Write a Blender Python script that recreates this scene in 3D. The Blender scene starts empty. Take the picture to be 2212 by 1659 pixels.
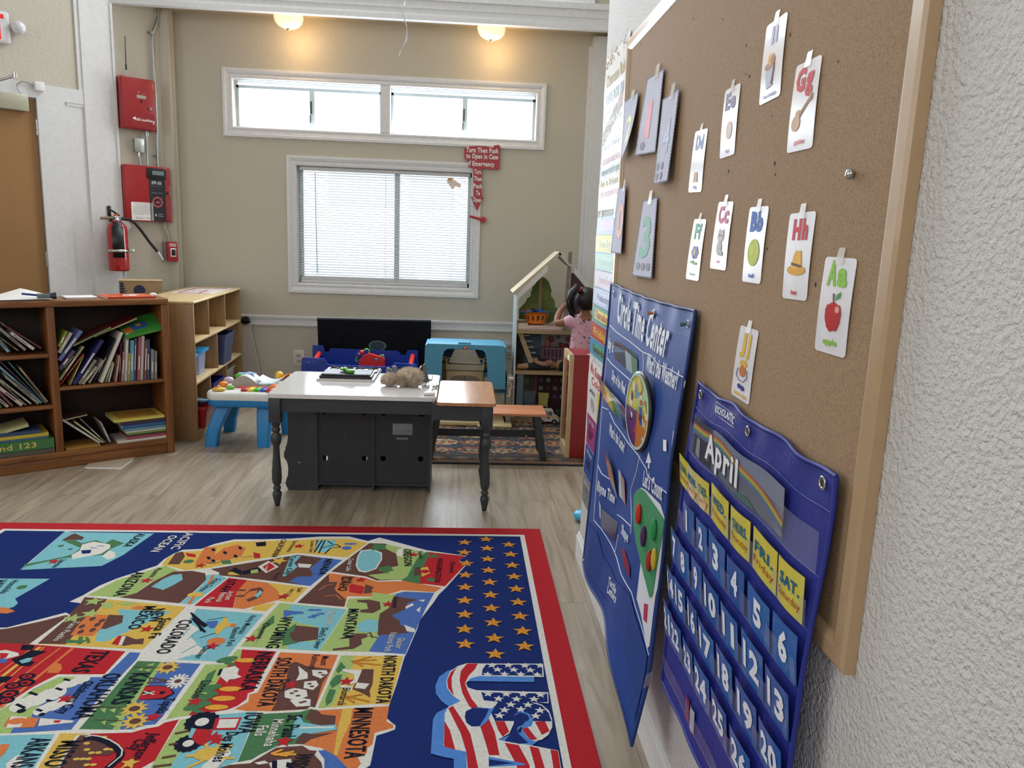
import bpy, bmesh, math, random
from math import sin, cos, pi, radians as RAD
from mathutils import Vector, Matrix, Euler
from mathutils.geometry import tessellate_polygon
random.seed(7)
SC = bpy.context.scene
COL = SC.collection
# ---------------------------------------------------------------- camera
cd = bpy.data.cameras.new('camera'); cam = bpy.data.objects.new('camera', cd); COL.objects.link(cam)
cam.matrix_world = Matrix(((0.997436, -0.024715, -0.067166, 0), (-0.061334, 0.188426, -0.980170, 0), (0.036881, 0.981776, 0.186427, 1.45), (0, 0, 0, 1)))
cd.sensor_fit = 'HORIZONTAL'; cd.sensor_width = 36.0; cd.lens = 36.0*1662.0/2212.0
cd.clip_start = 0.05; cd.clip_end = 200
SC.camera = cam
# ---------------------------------------------------------------- light
SC.view_settings.view_transform = 'Standard'; SC.view_settings.look = 'None'
SC.view_settings.gamma = 1.0; SC.view_settings.use_curve_mapping = False
SC.view_settings.exposure = -0.24
wd = bpy.data.worlds.new('sky'); SC.world = wd; wd.use_nodes = True
bg = wd.node_tree.nodes['Background']; bg.inputs[0].default_value = (0.80, 0.90, 1.0, 1); bg.inputs[1].default_value = 4.2
def area(name, loc, target, sx, sy, power, col=(1, 1, 1)):
    l = bpy.data.lights.new(name, 'AREA'); l.shape = 'RECTANGLE'; l.size = sx; l.size_y = sy; l.energy = power; l.color = col
    o = bpy.data.objects.new(name, l); COL.objects.link(o); o.location = loc
    o.rotation_euler = (Vector(target)-Vector(loc)).to_track_quat('-Z', 'Y').to_euler()
    return o
# daylight through the windows of the back wall
area('daylight_high_window', (-0.65, 6.78, 2.42), (-0.65, 0, 1.4), 2.3, 0.40, 46, (0.86, 0.93, 1.0))
area('daylight_low_window', (-0.65, 6.62, 1.50), (-0.65, 0, 0.7), 1.35, 0.85, 40, (0.86, 0.93, 1.0))
area('daylight_clerestory', (-0.6, 6.35, 3.75), (-0.3, 1.0, 0.6), 3.2, 0.9, 170, (0.88, 0.94, 1.0))
# added fill light for assumed, unmodelled windows behind and left of the camera
area('assumed_left_window_fill', (-4.6, 1.2, 2.4), (0.6, 2.0, 1.0), 3.2, 1.8, 66, (0.97, 0.98, 1.0))
area('assumed_rear_window_fill', (-1.2, -3.3, 3.0), (-0.8, 3.0, 1.2), 4.6, 2.0, 96, (0.97, 0.98, 1.0))
sn = bpy.data.lights.new('sun', 'SUN'); sn.energy = 9.0; sn.angle = RAD(1); sn.color = (1, .97, .92)
so = bpy.data.objects.new('sun', sn); COL.objects.link(so); so.rotation_euler = (RAD(38), RAD(-8), 0)
# ---------------------------------------------------------------- materials
def lin(c): return tuple(((x/12.92) if x <= 0.04045 else ((x+0.055)/1.055)**2.4) for x in c)
def hx(h):
    return lin(tuple(int(h[i:i+2], 16)/255 for i in (0, 2, 4)))
_M = {}
def mat(h, rough=0.55, metal=0.0, var=0.0, vs=30.0, bump=0.0, bs=60.0, spec=0.5, coat=0.0, trans=0.0, alpha=1.0, emit=0.0, sheen=0.0, stretch=None, dist=0.01):
    key = (h, rough, metal, var, vs, bump, bs, spec, coat, trans, alpha, emit, sheen, stretch, dist)
    if key in _M: return _M[key]
    m = bpy.data.materials.new('mat_'+h); m.use_nodes = True
    nt = m.node_tree; b = nt.nodes['Principled BSDF']; c = hx(h)
    b.inputs['Base Color'].default_value = (*c, 1); b.inputs['Roughness'].default_value = rough
    b.inputs['Metallic'].default_value = metal; b.inputs['Specular IOR Level'].default_value = spec
    b.inputs['Coat Weight'].default_value = coat; b.inputs['Transmission Weight'].default_value = trans
    b.inputs['Alpha'].default_value = alpha
    if sheen: b.inputs['Sheen Weight'].default_value = sheen
    if emit:
        b.inputs['Emission Color'].default_value = (*c, 1); b.inputs['Emission Strength'].default_value = emit
    tc = nt.nodes.new('ShaderNodeTexCoord'); mp = nt.nodes.new('ShaderNodeMapping')
    nt.links.new(tc.outputs['Object'], mp.inputs[0])
    if stretch: mp.inputs['Scale'].default_value = stretch
    nz = nt.nodes.new('ShaderNodeTexNoise'); nt.links.new(mp.outputs[0], nz.inputs['Vector'])
    nz.inputs['Scale'].default_value = vs; nz.inputs['Detail'].default_value = 5
    v = var if var else 0.04
    rp = nt.nodes.new('ShaderNodeValToRGB'); nt.links.new(nz.outputs['Fac'], rp.inputs[0])
    rp.color_ramp.elements[0].position = 0.3; rp.color_ramp.elements[1].position = 0.7
    rp.color_ramp.elements[0].color = (*[x*(1-v) for x in c], 1); rp.color_ramp.elements[1].color = (*[min(1, x*(1+v)) for x in c], 1)
    nt.links.new(rp.outputs[0], b.inputs['Base Color'])
    if bump:
        n2 = nt.nodes.new('ShaderNodeTexNoise'); nt.links.new(mp.outputs[0], n2.inputs['Vector'])
        n2.inputs['Scale'].default_value = bs; n2.inputs['Detail'].default_value = 4
        bp = nt.nodes.new('ShaderNodeBump'); bp.inputs['Strength'].default_value = bump; bp.inputs['Distance'].default_value = dist
        nt.links.new(n2.outputs['Fac'], bp.inputs['Height']); nt.links.new(bp.outputs[0], b.inputs['Normal'])
    _M[key] = m
    return m
def wood(h1, h2, axis=0, scale=18.0, rough=0.42, coat=0.15):
    key = ('wood', h1, h2, axis, scale, rough)
    if key in _M: return _M[key]
    m = bpy.data.materials.new('wood_'+h1); m.use_nodes = True; nt = m.node_tree; b = nt.nodes['Principled BSDF']
    b.inputs['Roughness'].default_value = rough; b.inputs['Coat Weight'].default_value = coat; b.inputs['Coat Roughness'].default_value = 0.3
    tc = nt.nodes.new('ShaderNodeTexCoord'); mp = nt.nodes.new('ShaderNodeMapping'); nt.links.new(tc.outputs['Object'], mp.inputs[0])
    s = [1.0, 1.0, 1.0]; s[axis] = 0.07; mp.inputs['Scale'].default_value = s
    nz = nt.nodes.new('ShaderNodeTexNoise'); nt.links.new(mp.outputs[0], nz.inputs['Vector']); nz.inputs['Scale'].default_value = scale*2.2
    nz.inputs['Detail'].default_value = 8; nz.inputs['Distortion'].default_value = 1.2
    rp = nt.nodes.new('ShaderNodeValToRGB'); nt.links.new(nz.outputs['Fac'], rp.inputs[0])
    rp.color_ramp.elements[0].position = 0.32; rp.color_ramp.elements[1].position = 0.68
    rp.color_ramp.elements[0].color = (*hx(h1), 1); rp.color_ramp.elements[1].color = (*hx(h2), 1)
    nt.links.new(rp.outputs[0], b.inputs['Base Color'])
    _M[key] = m
    return m
# ---------------------------------------------------------------- mesh builder
class MB:
    def __init__(s): s.v = []; s.f = []; s.m = []; s.sm = []; s.mats = []
    def mi(s, m):
        if m not in s.mats: s.mats.append(m)
        return s.mats.index(m)
    def add(s, vs, fs, m, M=None, smooth=False):
        n = len(s.v); k = s.mi(m)
        s.v += [tuple(M @ Vector(p)) for p in vs] if M else [tuple(p) for p in vs]
        for f in fs: s.f.append(tuple(n+i for i in f)); s.m.append(k); s.sm.append(smooth)
        return s
    def box(s, x0, x1, y0, y1, z0, z1, m, M=None):
        return s.add([(x0,y0,z0),(x1,y0,z0),(x1,y1,z0),(x0,y1,z0),(x0,y0,z1),(x1,y0,z1),(x1,y1,z1),(x0,y1,z1)],
            [(0,3,2,1),(4,5,6,7),(0,1,5,4),(1,2,6,5),(2,3,7,6),(3,0,4,7)], m, M)
    def rbox(s, x0, x1, y0, y1, z0, z1, m, r=0.005, seg=2, M=None):
        bm = bmesh.new(); bmesh.ops.create_cube(bm, size=1)
        for v in bm.verts: v.co = Vector(((x0+x1)/2+v.co.x*(x1-x0), (y0+y1)/2+v.co.y*(y1-y0), (z0+z1)/2+v.co.z*(z1-z0)))
        bmesh.ops.bevel(bm, geom=bm.edges[:], offset=r, segments=seg, affect='EDGES', profile=0.5)
        return s.bm(bm, m, M, True)
    def bm(s, bm, m, M=None, smooth=False):
        bm.verts.ensure_lookup_table(); bm.verts.index_update()
        s.add([v.co.copy() for v in bm.verts], [[v.index for v in f.verts] for f in bm.faces], m, M, smooth); bm.free(); return s
    def prism(s, pts, a0, a1, m, plane='xy', M=None, smooth=False):
        """extrude polygon; plane xy -> z a0..a1; xz -> y; yz -> x"""
        n = len(pts)
        def P(p, a): return (p[0], p[1], a) if plane == 'xy' else ((p[0], a, p[1]) if plane == 'xz' else (a, p[0], p[1]))
        vs = [P(p, a0) for p in pts]+[P(p, a1) for p in pts]
        tr = tessellate_polygon([[Vector((p[0], p[1], 0)) for p in pts]])
        fs = [tuple(t) for t in tr]+[tuple(n+i for i in reversed(t)) for t in tr]
        s.add(vs, fs, m, M)
        s.add(vs, [(i, (i+1) % n, n+(i+1) % n, n+i) for i in range(n)], m, M, smooth); return s
    def flat(s, pts3, m, M=None):
        """one-sided polygon given by 3d points"""
        o = Vector(pts3[0]); nrm = Vector((0, 0, 0))
        for i in range(len(pts3)):
            a = Vector(pts3[i])-o; b = Vector(pts3[(i+1) % len(pts3)])-o; nrm += a.cross(b)
        nrm.normalize(); ax = nrm.orthogonal().normalized(); ay = nrm.cross(ax)
        tr = tessellate_polygon([[Vector(((Vector(p)-o).dot(ax), (Vector(p)-o).dot(ay), 0)) for p in pts3]])
        return s.add(pts3, [tuple(t) for t in tr], m, M)
    def lathe(s, prof, m, seg=20, M=None, smooth=True, caps=True, a0=0, a1=2*pi):
        vs = []; fs = []; n = len(prof); full = abs(a1-a0-2*pi) < 1e-6; k = seg if full else seg+1
        for j in range(k):
            a = a0+(a1-a0)*j/seg
            for r, z in prof: vs.append((r*cos(a), r*sin(a), z))
        for j in range(seg):
            j2 = (j+1) % k
            for i in range(n-1): fs.append((j*n+i, j2*n+i, j2*n+i+1, j*n+i+1))
        s.add(vs, fs, m, M, smooth)
        if caps and full:
            if prof[0][0] > 1e-6: s.add([vs[j*n] for j in range(seg)], [tuple(reversed(range(seg)))], m, M)
            if prof[-1][0] > 1e-6: s.add([vs[j*n+n-1] for j in range(seg)], [tuple(range(seg))], m, M)
        return s
    def cyl(s, p0, p1, r, m, r1=None, seg=16, M=None, smooth=True):
        p0 = Vector(p0); p1 = Vector(p1); d = p1-p0; L = d.length
        R = Matrix.Translation(p0) @ d.to_track_quat('Z', 'Y').to_matrix().to_4x4()
        if M: R = M @ R
        return s.lathe([(r, 0), (r if r1 is None else r1, L)], m, seg, R, smooth)
    def tube(s, pts, r, m, seg=8, M=None, cap=True):
        pts = [Vector(p) for p in pts]; n = len(pts); vs = []; fs = []
        rr = r if isinstance(r, (list, tuple)) else [r]*n
        up = Vector((0.123, 0.2, 1)).normalized()
        for i, p in enumerate(pts):
            t = (pts[min(i+1, n-1)]-pts[max(i-1, 0)]).normalized()
            a = t.cross(up)
            if a.length < 1e-3: a = t.orthogonal()
            a.normalize(); b = t.cross(a)
            for j in range(seg):
                q = 2*pi*j/seg; vs.append(p+(a*cos(q)+b*sin(q))*rr[i])
        for i in range(n-1):
            for j in range(seg): fs.append((i*seg+j, i*seg+(j+1) % seg, (i+1)*seg+(j+1) % seg, (i+1)*seg+j))
        s.add(vs, fs, m, M, True)
        if cap: s.add(vs, [tuple(reversed(range(seg))), tuple(range((n-1)*seg, n*seg))], m, M)
        return s
    def ball(s, c, r, m, M=None, seg=16, rings=10):
        if not isinstance(r, (tuple, list)): r = (r, r, r)
        T = Matrix.Translation(c) @ Matrix.Diagonal((r[0], r[1], r[2], 1))
        if M: T = M @ T
        return s.lathe([(sin(pi*i/rings), -cos(pi*i/rings)) for i in range(rings+1)], m, seg, T, True, False)
    def grid(s, fn, nu, nv, m, M=None, smooth=True, two=0):
        vs = [fn(i/nu, j/nv) for j in range(nv+1) for i in range(nu+1)]
        fs = [(j*(nu+1)+i, j*(nu+1)+i+1, (j+1)*(nu+1)+i+1, (j+1)*(nu+1)+i) for j in range(nv) for i in range(nu)]
        return s.add(vs, fs, m, M, smooth)
    def build(s, name, parent=None, world=True, fixn=False):
        me = bpy.data.meshes.new(name)
        vs = s.v
        if parent is not None and world:
            inv = wm(parent).inverted(); vs = [tuple(inv @ Vector(p)) for p in vs]
        me.from_pydata([tuple(p) for p in vs], [], s.f)
        for m in s.mats: me.materials.append(m)
        me.polygons.foreach_set('material_index', s.m); me.polygons.foreach_set('use_smooth', s.sm)
        me.validate(); me.update()
        if fixn:
            bm = bmesh.new(); bm.from_mesh(me); bmesh.ops.recalc_face_normals(bm, faces=bm.faces[:]); bm.to_mesh(me); bm.free()
        o = bpy.data.objects.new(name, me); COL.objects.link(o)
        if parent is not None: o.parent = parent
        return o
def wm(o):
    M = o.matrix_basis.copy()
    while o.parent is not None: o = o.parent; M = o.matrix_basis @ M
    return M
def tag(o, label, cat, group=None, kind=None):
    if label: o['label'] = label
    if cat: o['category'] = cat
    if group: o['group'] = group
    if kind: o['kind'] = kind
    return o
def thing(name, label, cat, loc=(0, 0, 0), rz=0, group=None, rot=None):
    o = bpy.data.objects.new(name, None); COL.objects.link(o); o.empty_display_size = 0.05
    o.location = loc; o.rotation_euler = rot if rot else (0, 0, rz)
    return tag(o, label, cat, group)
def struct(o, label=None):
    o['kind'] = 'structure'
    if label: o['label'] = label
    return o
def part(mb, name, parent, label=None, **k):
    o = mb.build(name, parent, **k)
    if label: o['label'] = label
    return o
def T(x=0, y=0, z=0): return Matrix.Translation((x, y, z))
def R(a, ax='Z'): return Matrix.Rotation(a, 4, ax)
# ---------------------------------------------------------------- lettering
_T = {}
def glyphs(txt, bold=0.0):
    key = (txt, bold)
    if key in _T: return _T[key]
    c = bpy.data.curves.new('t', 'FONT'); c.body = txt; c.size = 1; c.offset = bold; c.resolution_u = 2; c.space_character = 1.04+bold*2.5
    o = bpy.data.objects.new('t', c); COL.objects.link(o)
    me = bpy.data.meshes.new_from_object(o)
    vs = [(v.co.x, v.co.y) for v in me.vertices]; fs = [tuple(p.vertices) for p in me.polygons]
    bpy.data.objects.remove(o); bpy.data.curves.remove(c); bpy.data.meshes.remove(me)
    x0 = min(p[0] for p in vs); x1 = max(p[0] for p in vs)
    vs = [((x-x0)/(x1-x0), y/0.70) for x, y in vs]
    _T[key] = (vs, fs)
    return _T[key]
def text(mb, txt, fn, m, bold=0.02):
    """fn maps (0..1 along the baseline, 0..1 cap height) to a 3d point"""
    vs, fs = glyphs(txt, bold)
    mb.add([fn(x, y) for x, y in vs], fs, m); return mb
def on(o, ux, uy):
    o = Vector(o); ux = Vector(ux); uy = Vector(uy)
    return lambda a, b: o+ux*a+uy*b

# ================================================================ ROOM
YB = 6.72; XP = 0.572; K = 6.72/6.5; ZC = 4.6
def bw(x, z): return (x*K, 1.45+(z-1.45)*K)      # back-wall sizes were taken at 6.5 m
def wallmat(h, bump, bs, name, big=0.5):
    m = bpy.data.materials.new(name); m.use_nodes = True; nt = m.node_tree; b = nt.nodes['Principled BSDF']
    b.inputs['Base Color'].default_value = (*hx(h), 1); b.inputs['Roughness'].default_value = 0.75
    tc = nt.nodes.new('ShaderNodeTexCoord')
    n1 = nt.nodes.new('ShaderNodeTexNoise'); n1.inputs['Scale'].default_value = bs; n1.inputs['Detail'].default_value = 3; n1.inputs['Roughness'].default_value = 0.55; n1.inputs['Distortion'].default_value = 0.15
    nt.links.new(tc.outputs['Object'], n1.inputs['Vector'])
    rp = nt.nodes.new('ShaderNodeValToRGB'); nt.links.new(n1.outputs['Fac'], rp.inputs[0]); rp.color_ramp.elements[0].position = 0.30; rp.color_ramp.elements[1].position = 0.75
    bp = nt.nodes.new('ShaderNodeBump'); bp.inputs['Strength'].default_value = bump; bp.inputs['Distance'].default_value = 0.006
    nt.links.new(rp.outputs[0], bp.inputs['Height']); nt.links.new(bp.outputs[0], b.inputs['Normal'])
    n2 = nt.nodes.new('ShaderNodeTexNoise'); n2.inputs['Scale'].default_value = 1.3; nt.links.new(tc.outputs['Object'], n2.inputs['Vector'])
    mx = nt.nodes.new('ShaderNodeMixRGB'); mx.inputs[1].default_value = (*hx(h), 1); mx.inputs[2].default_value = (*[c*0.93 for c in hx(h)], 1)
    nt.links.new(n2.outputs['Fac'], mx.inputs[0]); nt.links.new(mx.outputs[0], b.inputs['Base Color'])
    return m
M_BEIGE = wallmat('c8c2b2', 0.35, 55, 'beige_plaster')
M_WHITEWALL = wallmat('dddcd9', 0.8, 110, 'orange_peel_wall')
M_TRIM = mat('dddee0', 0.4)
M_CEIL = mat('e4e2dc', 0.8, bump=0.1, bs=50)
def floormat():
    m = bpy.data.materials.new('vinyl_planks'); m.use_nodes = True; nt = m.node_tree; N = nt.nodes; Lk = nt.links; b = N['Principled BSDF']
    tc = N.new('ShaderNodeTexCoord'); mp = N.new('ShaderNodeMapping'); Lk.new(tc.outputs['Object'], mp.inputs[0])
    mp.inputs['Rotation'].default_value = (0, 0, RAD(90))
    bk = N.new('ShaderNodeTexBrick'); Lk.new(mp.outputs[0], bk.inputs['Vector']); bk.offset = 0.37; bk.inputs['Scale'].default_value = 1.0
    bk.inputs['Brick Width'].default_value = 1.22; bk.inputs['Row Height'].default_value = 0.18; bk.inputs['Mortar Size'].default_value = 0.0012
    bk.inputs['Color1'].default_value = (0, 0, 0, 1); bk.inputs['Color2'].default_value = (1, 1, 1, 1); bk.inputs['Mortar'].default_value = (0.4, 0.4, 0.4, 1)
    sep = N.new('ShaderNodeMapping'); sep.inputs['Scale'].default_value = (0.55, 5.5, 1); Lk.new(mp.outputs[0], sep.inputs[0])
    ad = N.new('ShaderNodeVectorMath'); ad.operation = 'MULTIPLY_ADD'; Lk.new(bk.outputs['Color'], ad.inputs[0]); ad.inputs[1].default_value = (7, 3, 5); Lk.new(sep.outputs[0], ad.inputs[2])
    nz = N.new('ShaderNodeTexNoise'); Lk.new(ad.outputs[0], nz.inputs['Vector']); nz.inputs['Scale'].default_value = 2.4; nz.inputs['Detail'].default_value = 9; nz.inputs['Distortion'].default_value = 1.6; nz.inputs['Roughness'].default_value = 0.6
    rp = N.new('ShaderNodeValToRGB'); Lk.new(nz.outputs['Fac'], rp.inputs[0])
    e = rp.color_ramp.elements; e[0].position = 0.30; e[0].color = (*hx('7f7262'), 1); e[1].position = 0.72; e[1].color = (*hx('ada18e'), 1)
    k = rp.color_ramp.elements.new(0.5); k.color = (*hx('9b8d7a'), 1)
    mx = N.new('ShaderNodeMixRGB'); mx.blend_type = 'MULTIPLY'; mx.inputs[0].default_value = 1
    rp2 = N.new('ShaderNodeValToRGB'); Lk.new(bk.outputs['Color'], rp2.inputs[0]); rp2.color_ramp.elements[0].color = (0.93, 0.93, 0.93, 1); rp2.color_ramp.elements[1].color = (1.04, 1.03, 1.02, 1)
    Lk.new(rp.outputs[0], mx.inputs[1]); Lk.new(rp2.outputs[0], mx.inputs[2])
    m2 = N.new('ShaderNodeMixRGB'); m2.inputs[2].default_value = (*hx('5f5446'), 1); Lk.new(bk.outputs['Fac'], m2.inputs[0]); Lk.new(mx.outputs[0], m2.inputs[1])
    Lk.new(m2.outputs[0], b.inputs['Base Color']); b.inputs['Roughness'].default_value = 0.36
    bp = N.new('ShaderNodeBump'); bp.inputs['Strength'].default_value = 0.12; bp.inputs['Distance'].default_value = 0.001; Lk.new(nz.outputs['Fac'], bp.inputs['Height']); Lk.new(bp.outputs[0], b.inputs['Normal'])
    return m
M_FLOOR = floormat()
f = MB(); f.box(-5.2, 3.2, -4.0, 7.0, -0.1, 0, M_FLOOR); struct(f.build('floor'), 'grey brown wood-look plank floor')
f = MB(); f.box(-5.2, 3.2, -4.0, 7.0, ZC, ZC+0.1, M_CEIL); struct(f.build('ceiling'))
# back wall: openings for the two windows and the clerestory
def wall_with_holes(mb, x0, x1, z0, z1, holes, y0, y1, m):
    xs = sorted({x0, x1, *[h[0] for h in holes], *[h[1] for h in holes]}); zs = sorted({z0, z1, *[h[2] for h in holes], *[h[3] for h in holes]})
    for a, b in zip(xs, xs[1:]):
        for c, d in zip(zs, zs[1:]):
            cx, cz = (a+b)/2, (c+d)/2
            if any(h[0] < cx < h[1] and h[2] < cz < h[3] for h in holes): continue
            mb.box(a, b, y0, y1, c, d, m)
W1 = (-1.900, 0.575, 2.265, 2.635)        # upper slider opening
W2 = (-1.400, 0.055, 1.005, 1.975)        # lower window opening
f = MB(); wall_with_holes(f, -2.75, 3.2, 0, 3.16, [W1, W2], YB, YB+0.16, M_BEIGE); struct(f.build('wall_back'), 'beige textured plaster wall under the beam')
# diagonal wall (45 degrees) on the left, s runs towards the camera from its far end
DP = Vector((-2.425, 6.585, 0)); DS = Vector((-0.70711, -0.70711, 0)); DN = Vector((0.70711, -0.70711, 0))
DM = Matrix(((DS.x, DN.x, 0, DP.x), (DS.y, DN.y, 0, DP.y), (0, 0, 1, 0), (0, 0, 0, 1)))
SK = K
def dz(z): return 1.45+(z-1.45)*SK
DOOR0, DOORZ = 0.90, dz(2.271)
f = MB()
f.box(-0.12, DOOR0, -0.16, 0, 0, ZC, M_BEIGE, DM); f.box(DOOR0, 2.0, -0.16, 0, DOORZ, ZC, M_BEIGE, DM); f.box(2.0, 4.2, -0.16, 0, 0, ZC, M_BEIGE, DM)
struct(f.build('wall_left', fixn=True), 'beige diagonal wall with fire alarm panels')
# partition with the cork board
f = MB(); f.box(XP, XP+0.13, -4.0, 3.36, 0, ZC, M_WHITEWALL); struct(f.build('wall_right'), 'off white orange-peel textured wall')
f = MB(); f.box(3.1, 3.2, 3.0, 7.0, 0, ZC, M_BEIGE); f.box(XP+0.13, 3.1, 3.23, 3.36, 0, ZC, M_BEIGE); struct(f.build('wall_recess'))
f = MB(); f.box(-5.2, XP, -4.0, -3.9, 0, ZC, M_BEIGE); struct(f.build('wall_front'))
f = MB(); f.box(-5.2, -5.1, -3.9, 4.2, 0, ZC, M_BEIGE); struct(f.build('wall_far_left'))
# baseboard on the partition
f = MB()
f.prism([(0.559, 0), (0.572, 0), (0.572, 0.118), (0.5695, 0.118), (0.566, 0.112), (0.5655, 0.104), (0.559, 0.096)], -3.9, 3.375, M_TRIM, 'xz')
struct(f.build('baseboard_right', fixn=True), 'white moulded baseboard')
f = MB(); f.box(-2.28, 3.1, YB-0.014, YB, 0, 0.11, M_TRIM); struct(f.build('baseboard_back'))
# corner board
f = MB(); f.box(-2.425, -2.352, 6.585, YB, 0, 3.09, M_BEIGE); struct(f.build('trim_1'), 'beige corner board beside the fire panels')
# right pilaster on the back wall
f = MB(); f.box(1.022, 1.17, YB-0.07, YB, 0, 3.09, M_TRIM); f.box(1.052, 1.14, YB-0.085, YB-0.07, 0, 3.09, M_TRIM); f.box(0.995, 1.022, YB-0.02, YB, 0, 3.02, M_TRIM)
struct(f.build('trim_2'), 'white pilaster at the right end of the back wall')
# chair rail
f = MB()
f.prism([(YB, 0.632), (YB-0.012, 0.632), (YB-0.018, 0.645), (YB-0.014, 0.652), (YB-0.014, 0.69), (YB-0.024, 0.695), (YB-0.028, 0.715), (YB-0.02, 0.718), (YB, 0.722)], -2.352, 1.02, M_TRIM, 'yz')
struct(f.build('trim_3', fixn=True), 'white chair rail')
# beam and soffit; clerestory above it
YF = 6.334; BB = 3.045+0.012
M_SOFF = mat('c9bfa8', 0.7)
f = MB(); f.box(-2.69, 1.9, YF, YF+0.05, BB, BB+0.17, M_TRIM)
f.box(-2.69, 1.9, YF-0.012, YF, BB, BB+0.035, M_TRIM); f.box(-2.69, 1.9, YF-0.006, YF, BB+0.085, BB+0.10, M_TRIM)
f.box(-2.69, 1.9, YF-0.012, YF, BB+0.145, BB+0.19, M_TRIM)
f.box(-2.69, 1.9, YF+0.05, 7.0, BB+0.06, BB+0.19, M_SOFF)
struct(f.build('trim_4'), 'white moulded beam crossing above the alcove')
f = MB(); cz0 = BB+0.215; cz1 = 4.15
wall_with_holes(f, -2.9, 3.2, BB+0.19, ZC, [(-1.75, 0.885, cz0, cz1)], YF+0.04, YF+0.16, M_BEIGE)
struct(f.build('wall_back_upper'))
f = MB()
for a, b in ((-1.83, -1.75), (0.885, 0.965)): f.box(a, b, YF+0.005, YF+0.04, cz0-0.02, cz1+0.08, M_TRIM)
f.box(-1.83, 0.965, YF+0.005, YF+0.04, cz1, cz1+0.08, M_TRIM); f.box(-1.83, 0.965, YF, YF+0.04, cz0-0.025, cz0, M_TRIM)
w3 = struct(f.build('window_3'), 'high clerestory window above the beam')
f = MB(); MV = mat('dfe8ee', 0.35)
for x in (-1.75, -0.46, 0.42, 0.86): f.box(x, x+0.022, YF+0.06, YF+0.09, cz0, cz1, MV)
part(f, 'window_mullion', w3)
GL = bpy.data.materials.new('window_glass'); GL.use_nodes = True
nt = GL.node_tree; nt.nodes.remove(nt.nodes['Principled BSDF']); tb = nt.nodes.new('ShaderNodeBsdfTransparent'); gb = nt.nodes.new('ShaderNodeBsdfGlossy'); gb.inputs['Roughness'].default_value = 0.03
lw = nt.nodes.new('ShaderNodeFresnel'); lw.inputs[0].default_value = 1.45; ms = nt.nodes.new('ShaderNodeMixShader')
nt.links.new(lw.outputs[0], ms.inputs[0]); nt.links.new(tb.outputs[0], ms.inputs[1]); nt.links.new(gb.outputs[0], ms.inputs[2]); nt.links.new(ms.outputs[0], nt.nodes['Material Output'].inputs[0])
f = MB(); f.box(-1.75, 0.885, YF+0.072, YF+0.076, cz0, cz1, GL); part(f, 'window_pane', w3)
def casing(mb, x0, x1, z0, z1, w, y, m):
    """mitred casing with stepped profile around an opening"""
    prof = [(0, 0.006), (0.006, 0.014), (0.018, 0.016), (0.026, 0.011), (0.036, 0.012), (0.046, 0.020), (w-0.028, 0.022), (w-0.024, 0.026), (w-0.003, 0.026), (w, 0.0)]
    loops = []
    for d, h in prof: loops.append([(x0-d, y-h, z0-d), (x1+d, y-h, z0-d), (x1+d, y-h, z1+d), (x0-d, y-h, z1+d)])
    vs = [p for l in loops for p in l]; fs = []
    for i in range(len(loops)-1):
        for j in range(4): fs.append((i*4+j, i*4+(j+1) % 4, (i+1)*4+(j+1) % 4, (i+1)*4+j))
    mb.add(vs, fs, m)
    # jamb return into the wall
    l0 = [(x0, y+0.0, z0), (x1, y+0.0, z0), (x1, y+0.0, z1), (x0, y+0.0, z1)]; l1 = [(a, y-0.006, c) for a, b, c in l0]
    mb.add(l0+l1, [(j, (j+1) % 4, 4+(j+1) % 4, 4+j) for j in range(4)], m)
# window 1: two sliders
f = MB(); casing(f, *W1, 0.083, YB, M_TRIM)
f.box(-0.712, -0.632, YB-0.014, YB+0.13, W1[2], W1[3], M_TRIM)
for z in (W1[2], W1[3]): f.box(W1[0], W1[1], YB+0.002, YB+0.14, z-0.006, z+0.002, M_TRIM)
w1 = struct(f.build('window_1'), 'long upper pair of slider windows')
MAL = mat('c3d0d4', 0.35, 0.3)
f = MB()
for (a, b, c) in ((W1[0], -0.712, -1.300), (-0.632, W1[1], -0.032)):
    f.box(a, b, YB+0.09, YB+0.13, W1[3]-0.052, W1[3]-0.03, MAL); f.box(a, b, YB+0.09, YB+0.13, W1[2], W1[2]+0.016, MAL)
    f.box(a, a+0.018, YB+0.09, YB+0.13, W1[2], W1[3]-0.03, MAL); f.box(b-0.018, b, YB+0.09, YB+0.13, W1[2], W1[3]-0.03, MAL)
    f.box(c-0.005, c+0.035, YB+0.085, YB+0.12, W1[2], W1[3]-0.05, MAL)
part(f, 'window_frame', w1, fixn=True)
f = MB(); MDK = mat('30383a', 0.4)
for c in (-1.30, -0.032): f.box(c+0.002, c+0.014, YB+0.074, YB+0.085, 2.40, 2.50, MDK); f.box(c-0.004, c+0.004, YB+0.076, YB+0.085, 2.33, 2.39, MDK)
part(f, 'latch', w1)
f = MB(); f.box(W1[0], W1[1], YB+0.105, YB+0.109, W1[2], W1[3], GL); part(f, 'window_pane', w1)
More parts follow.
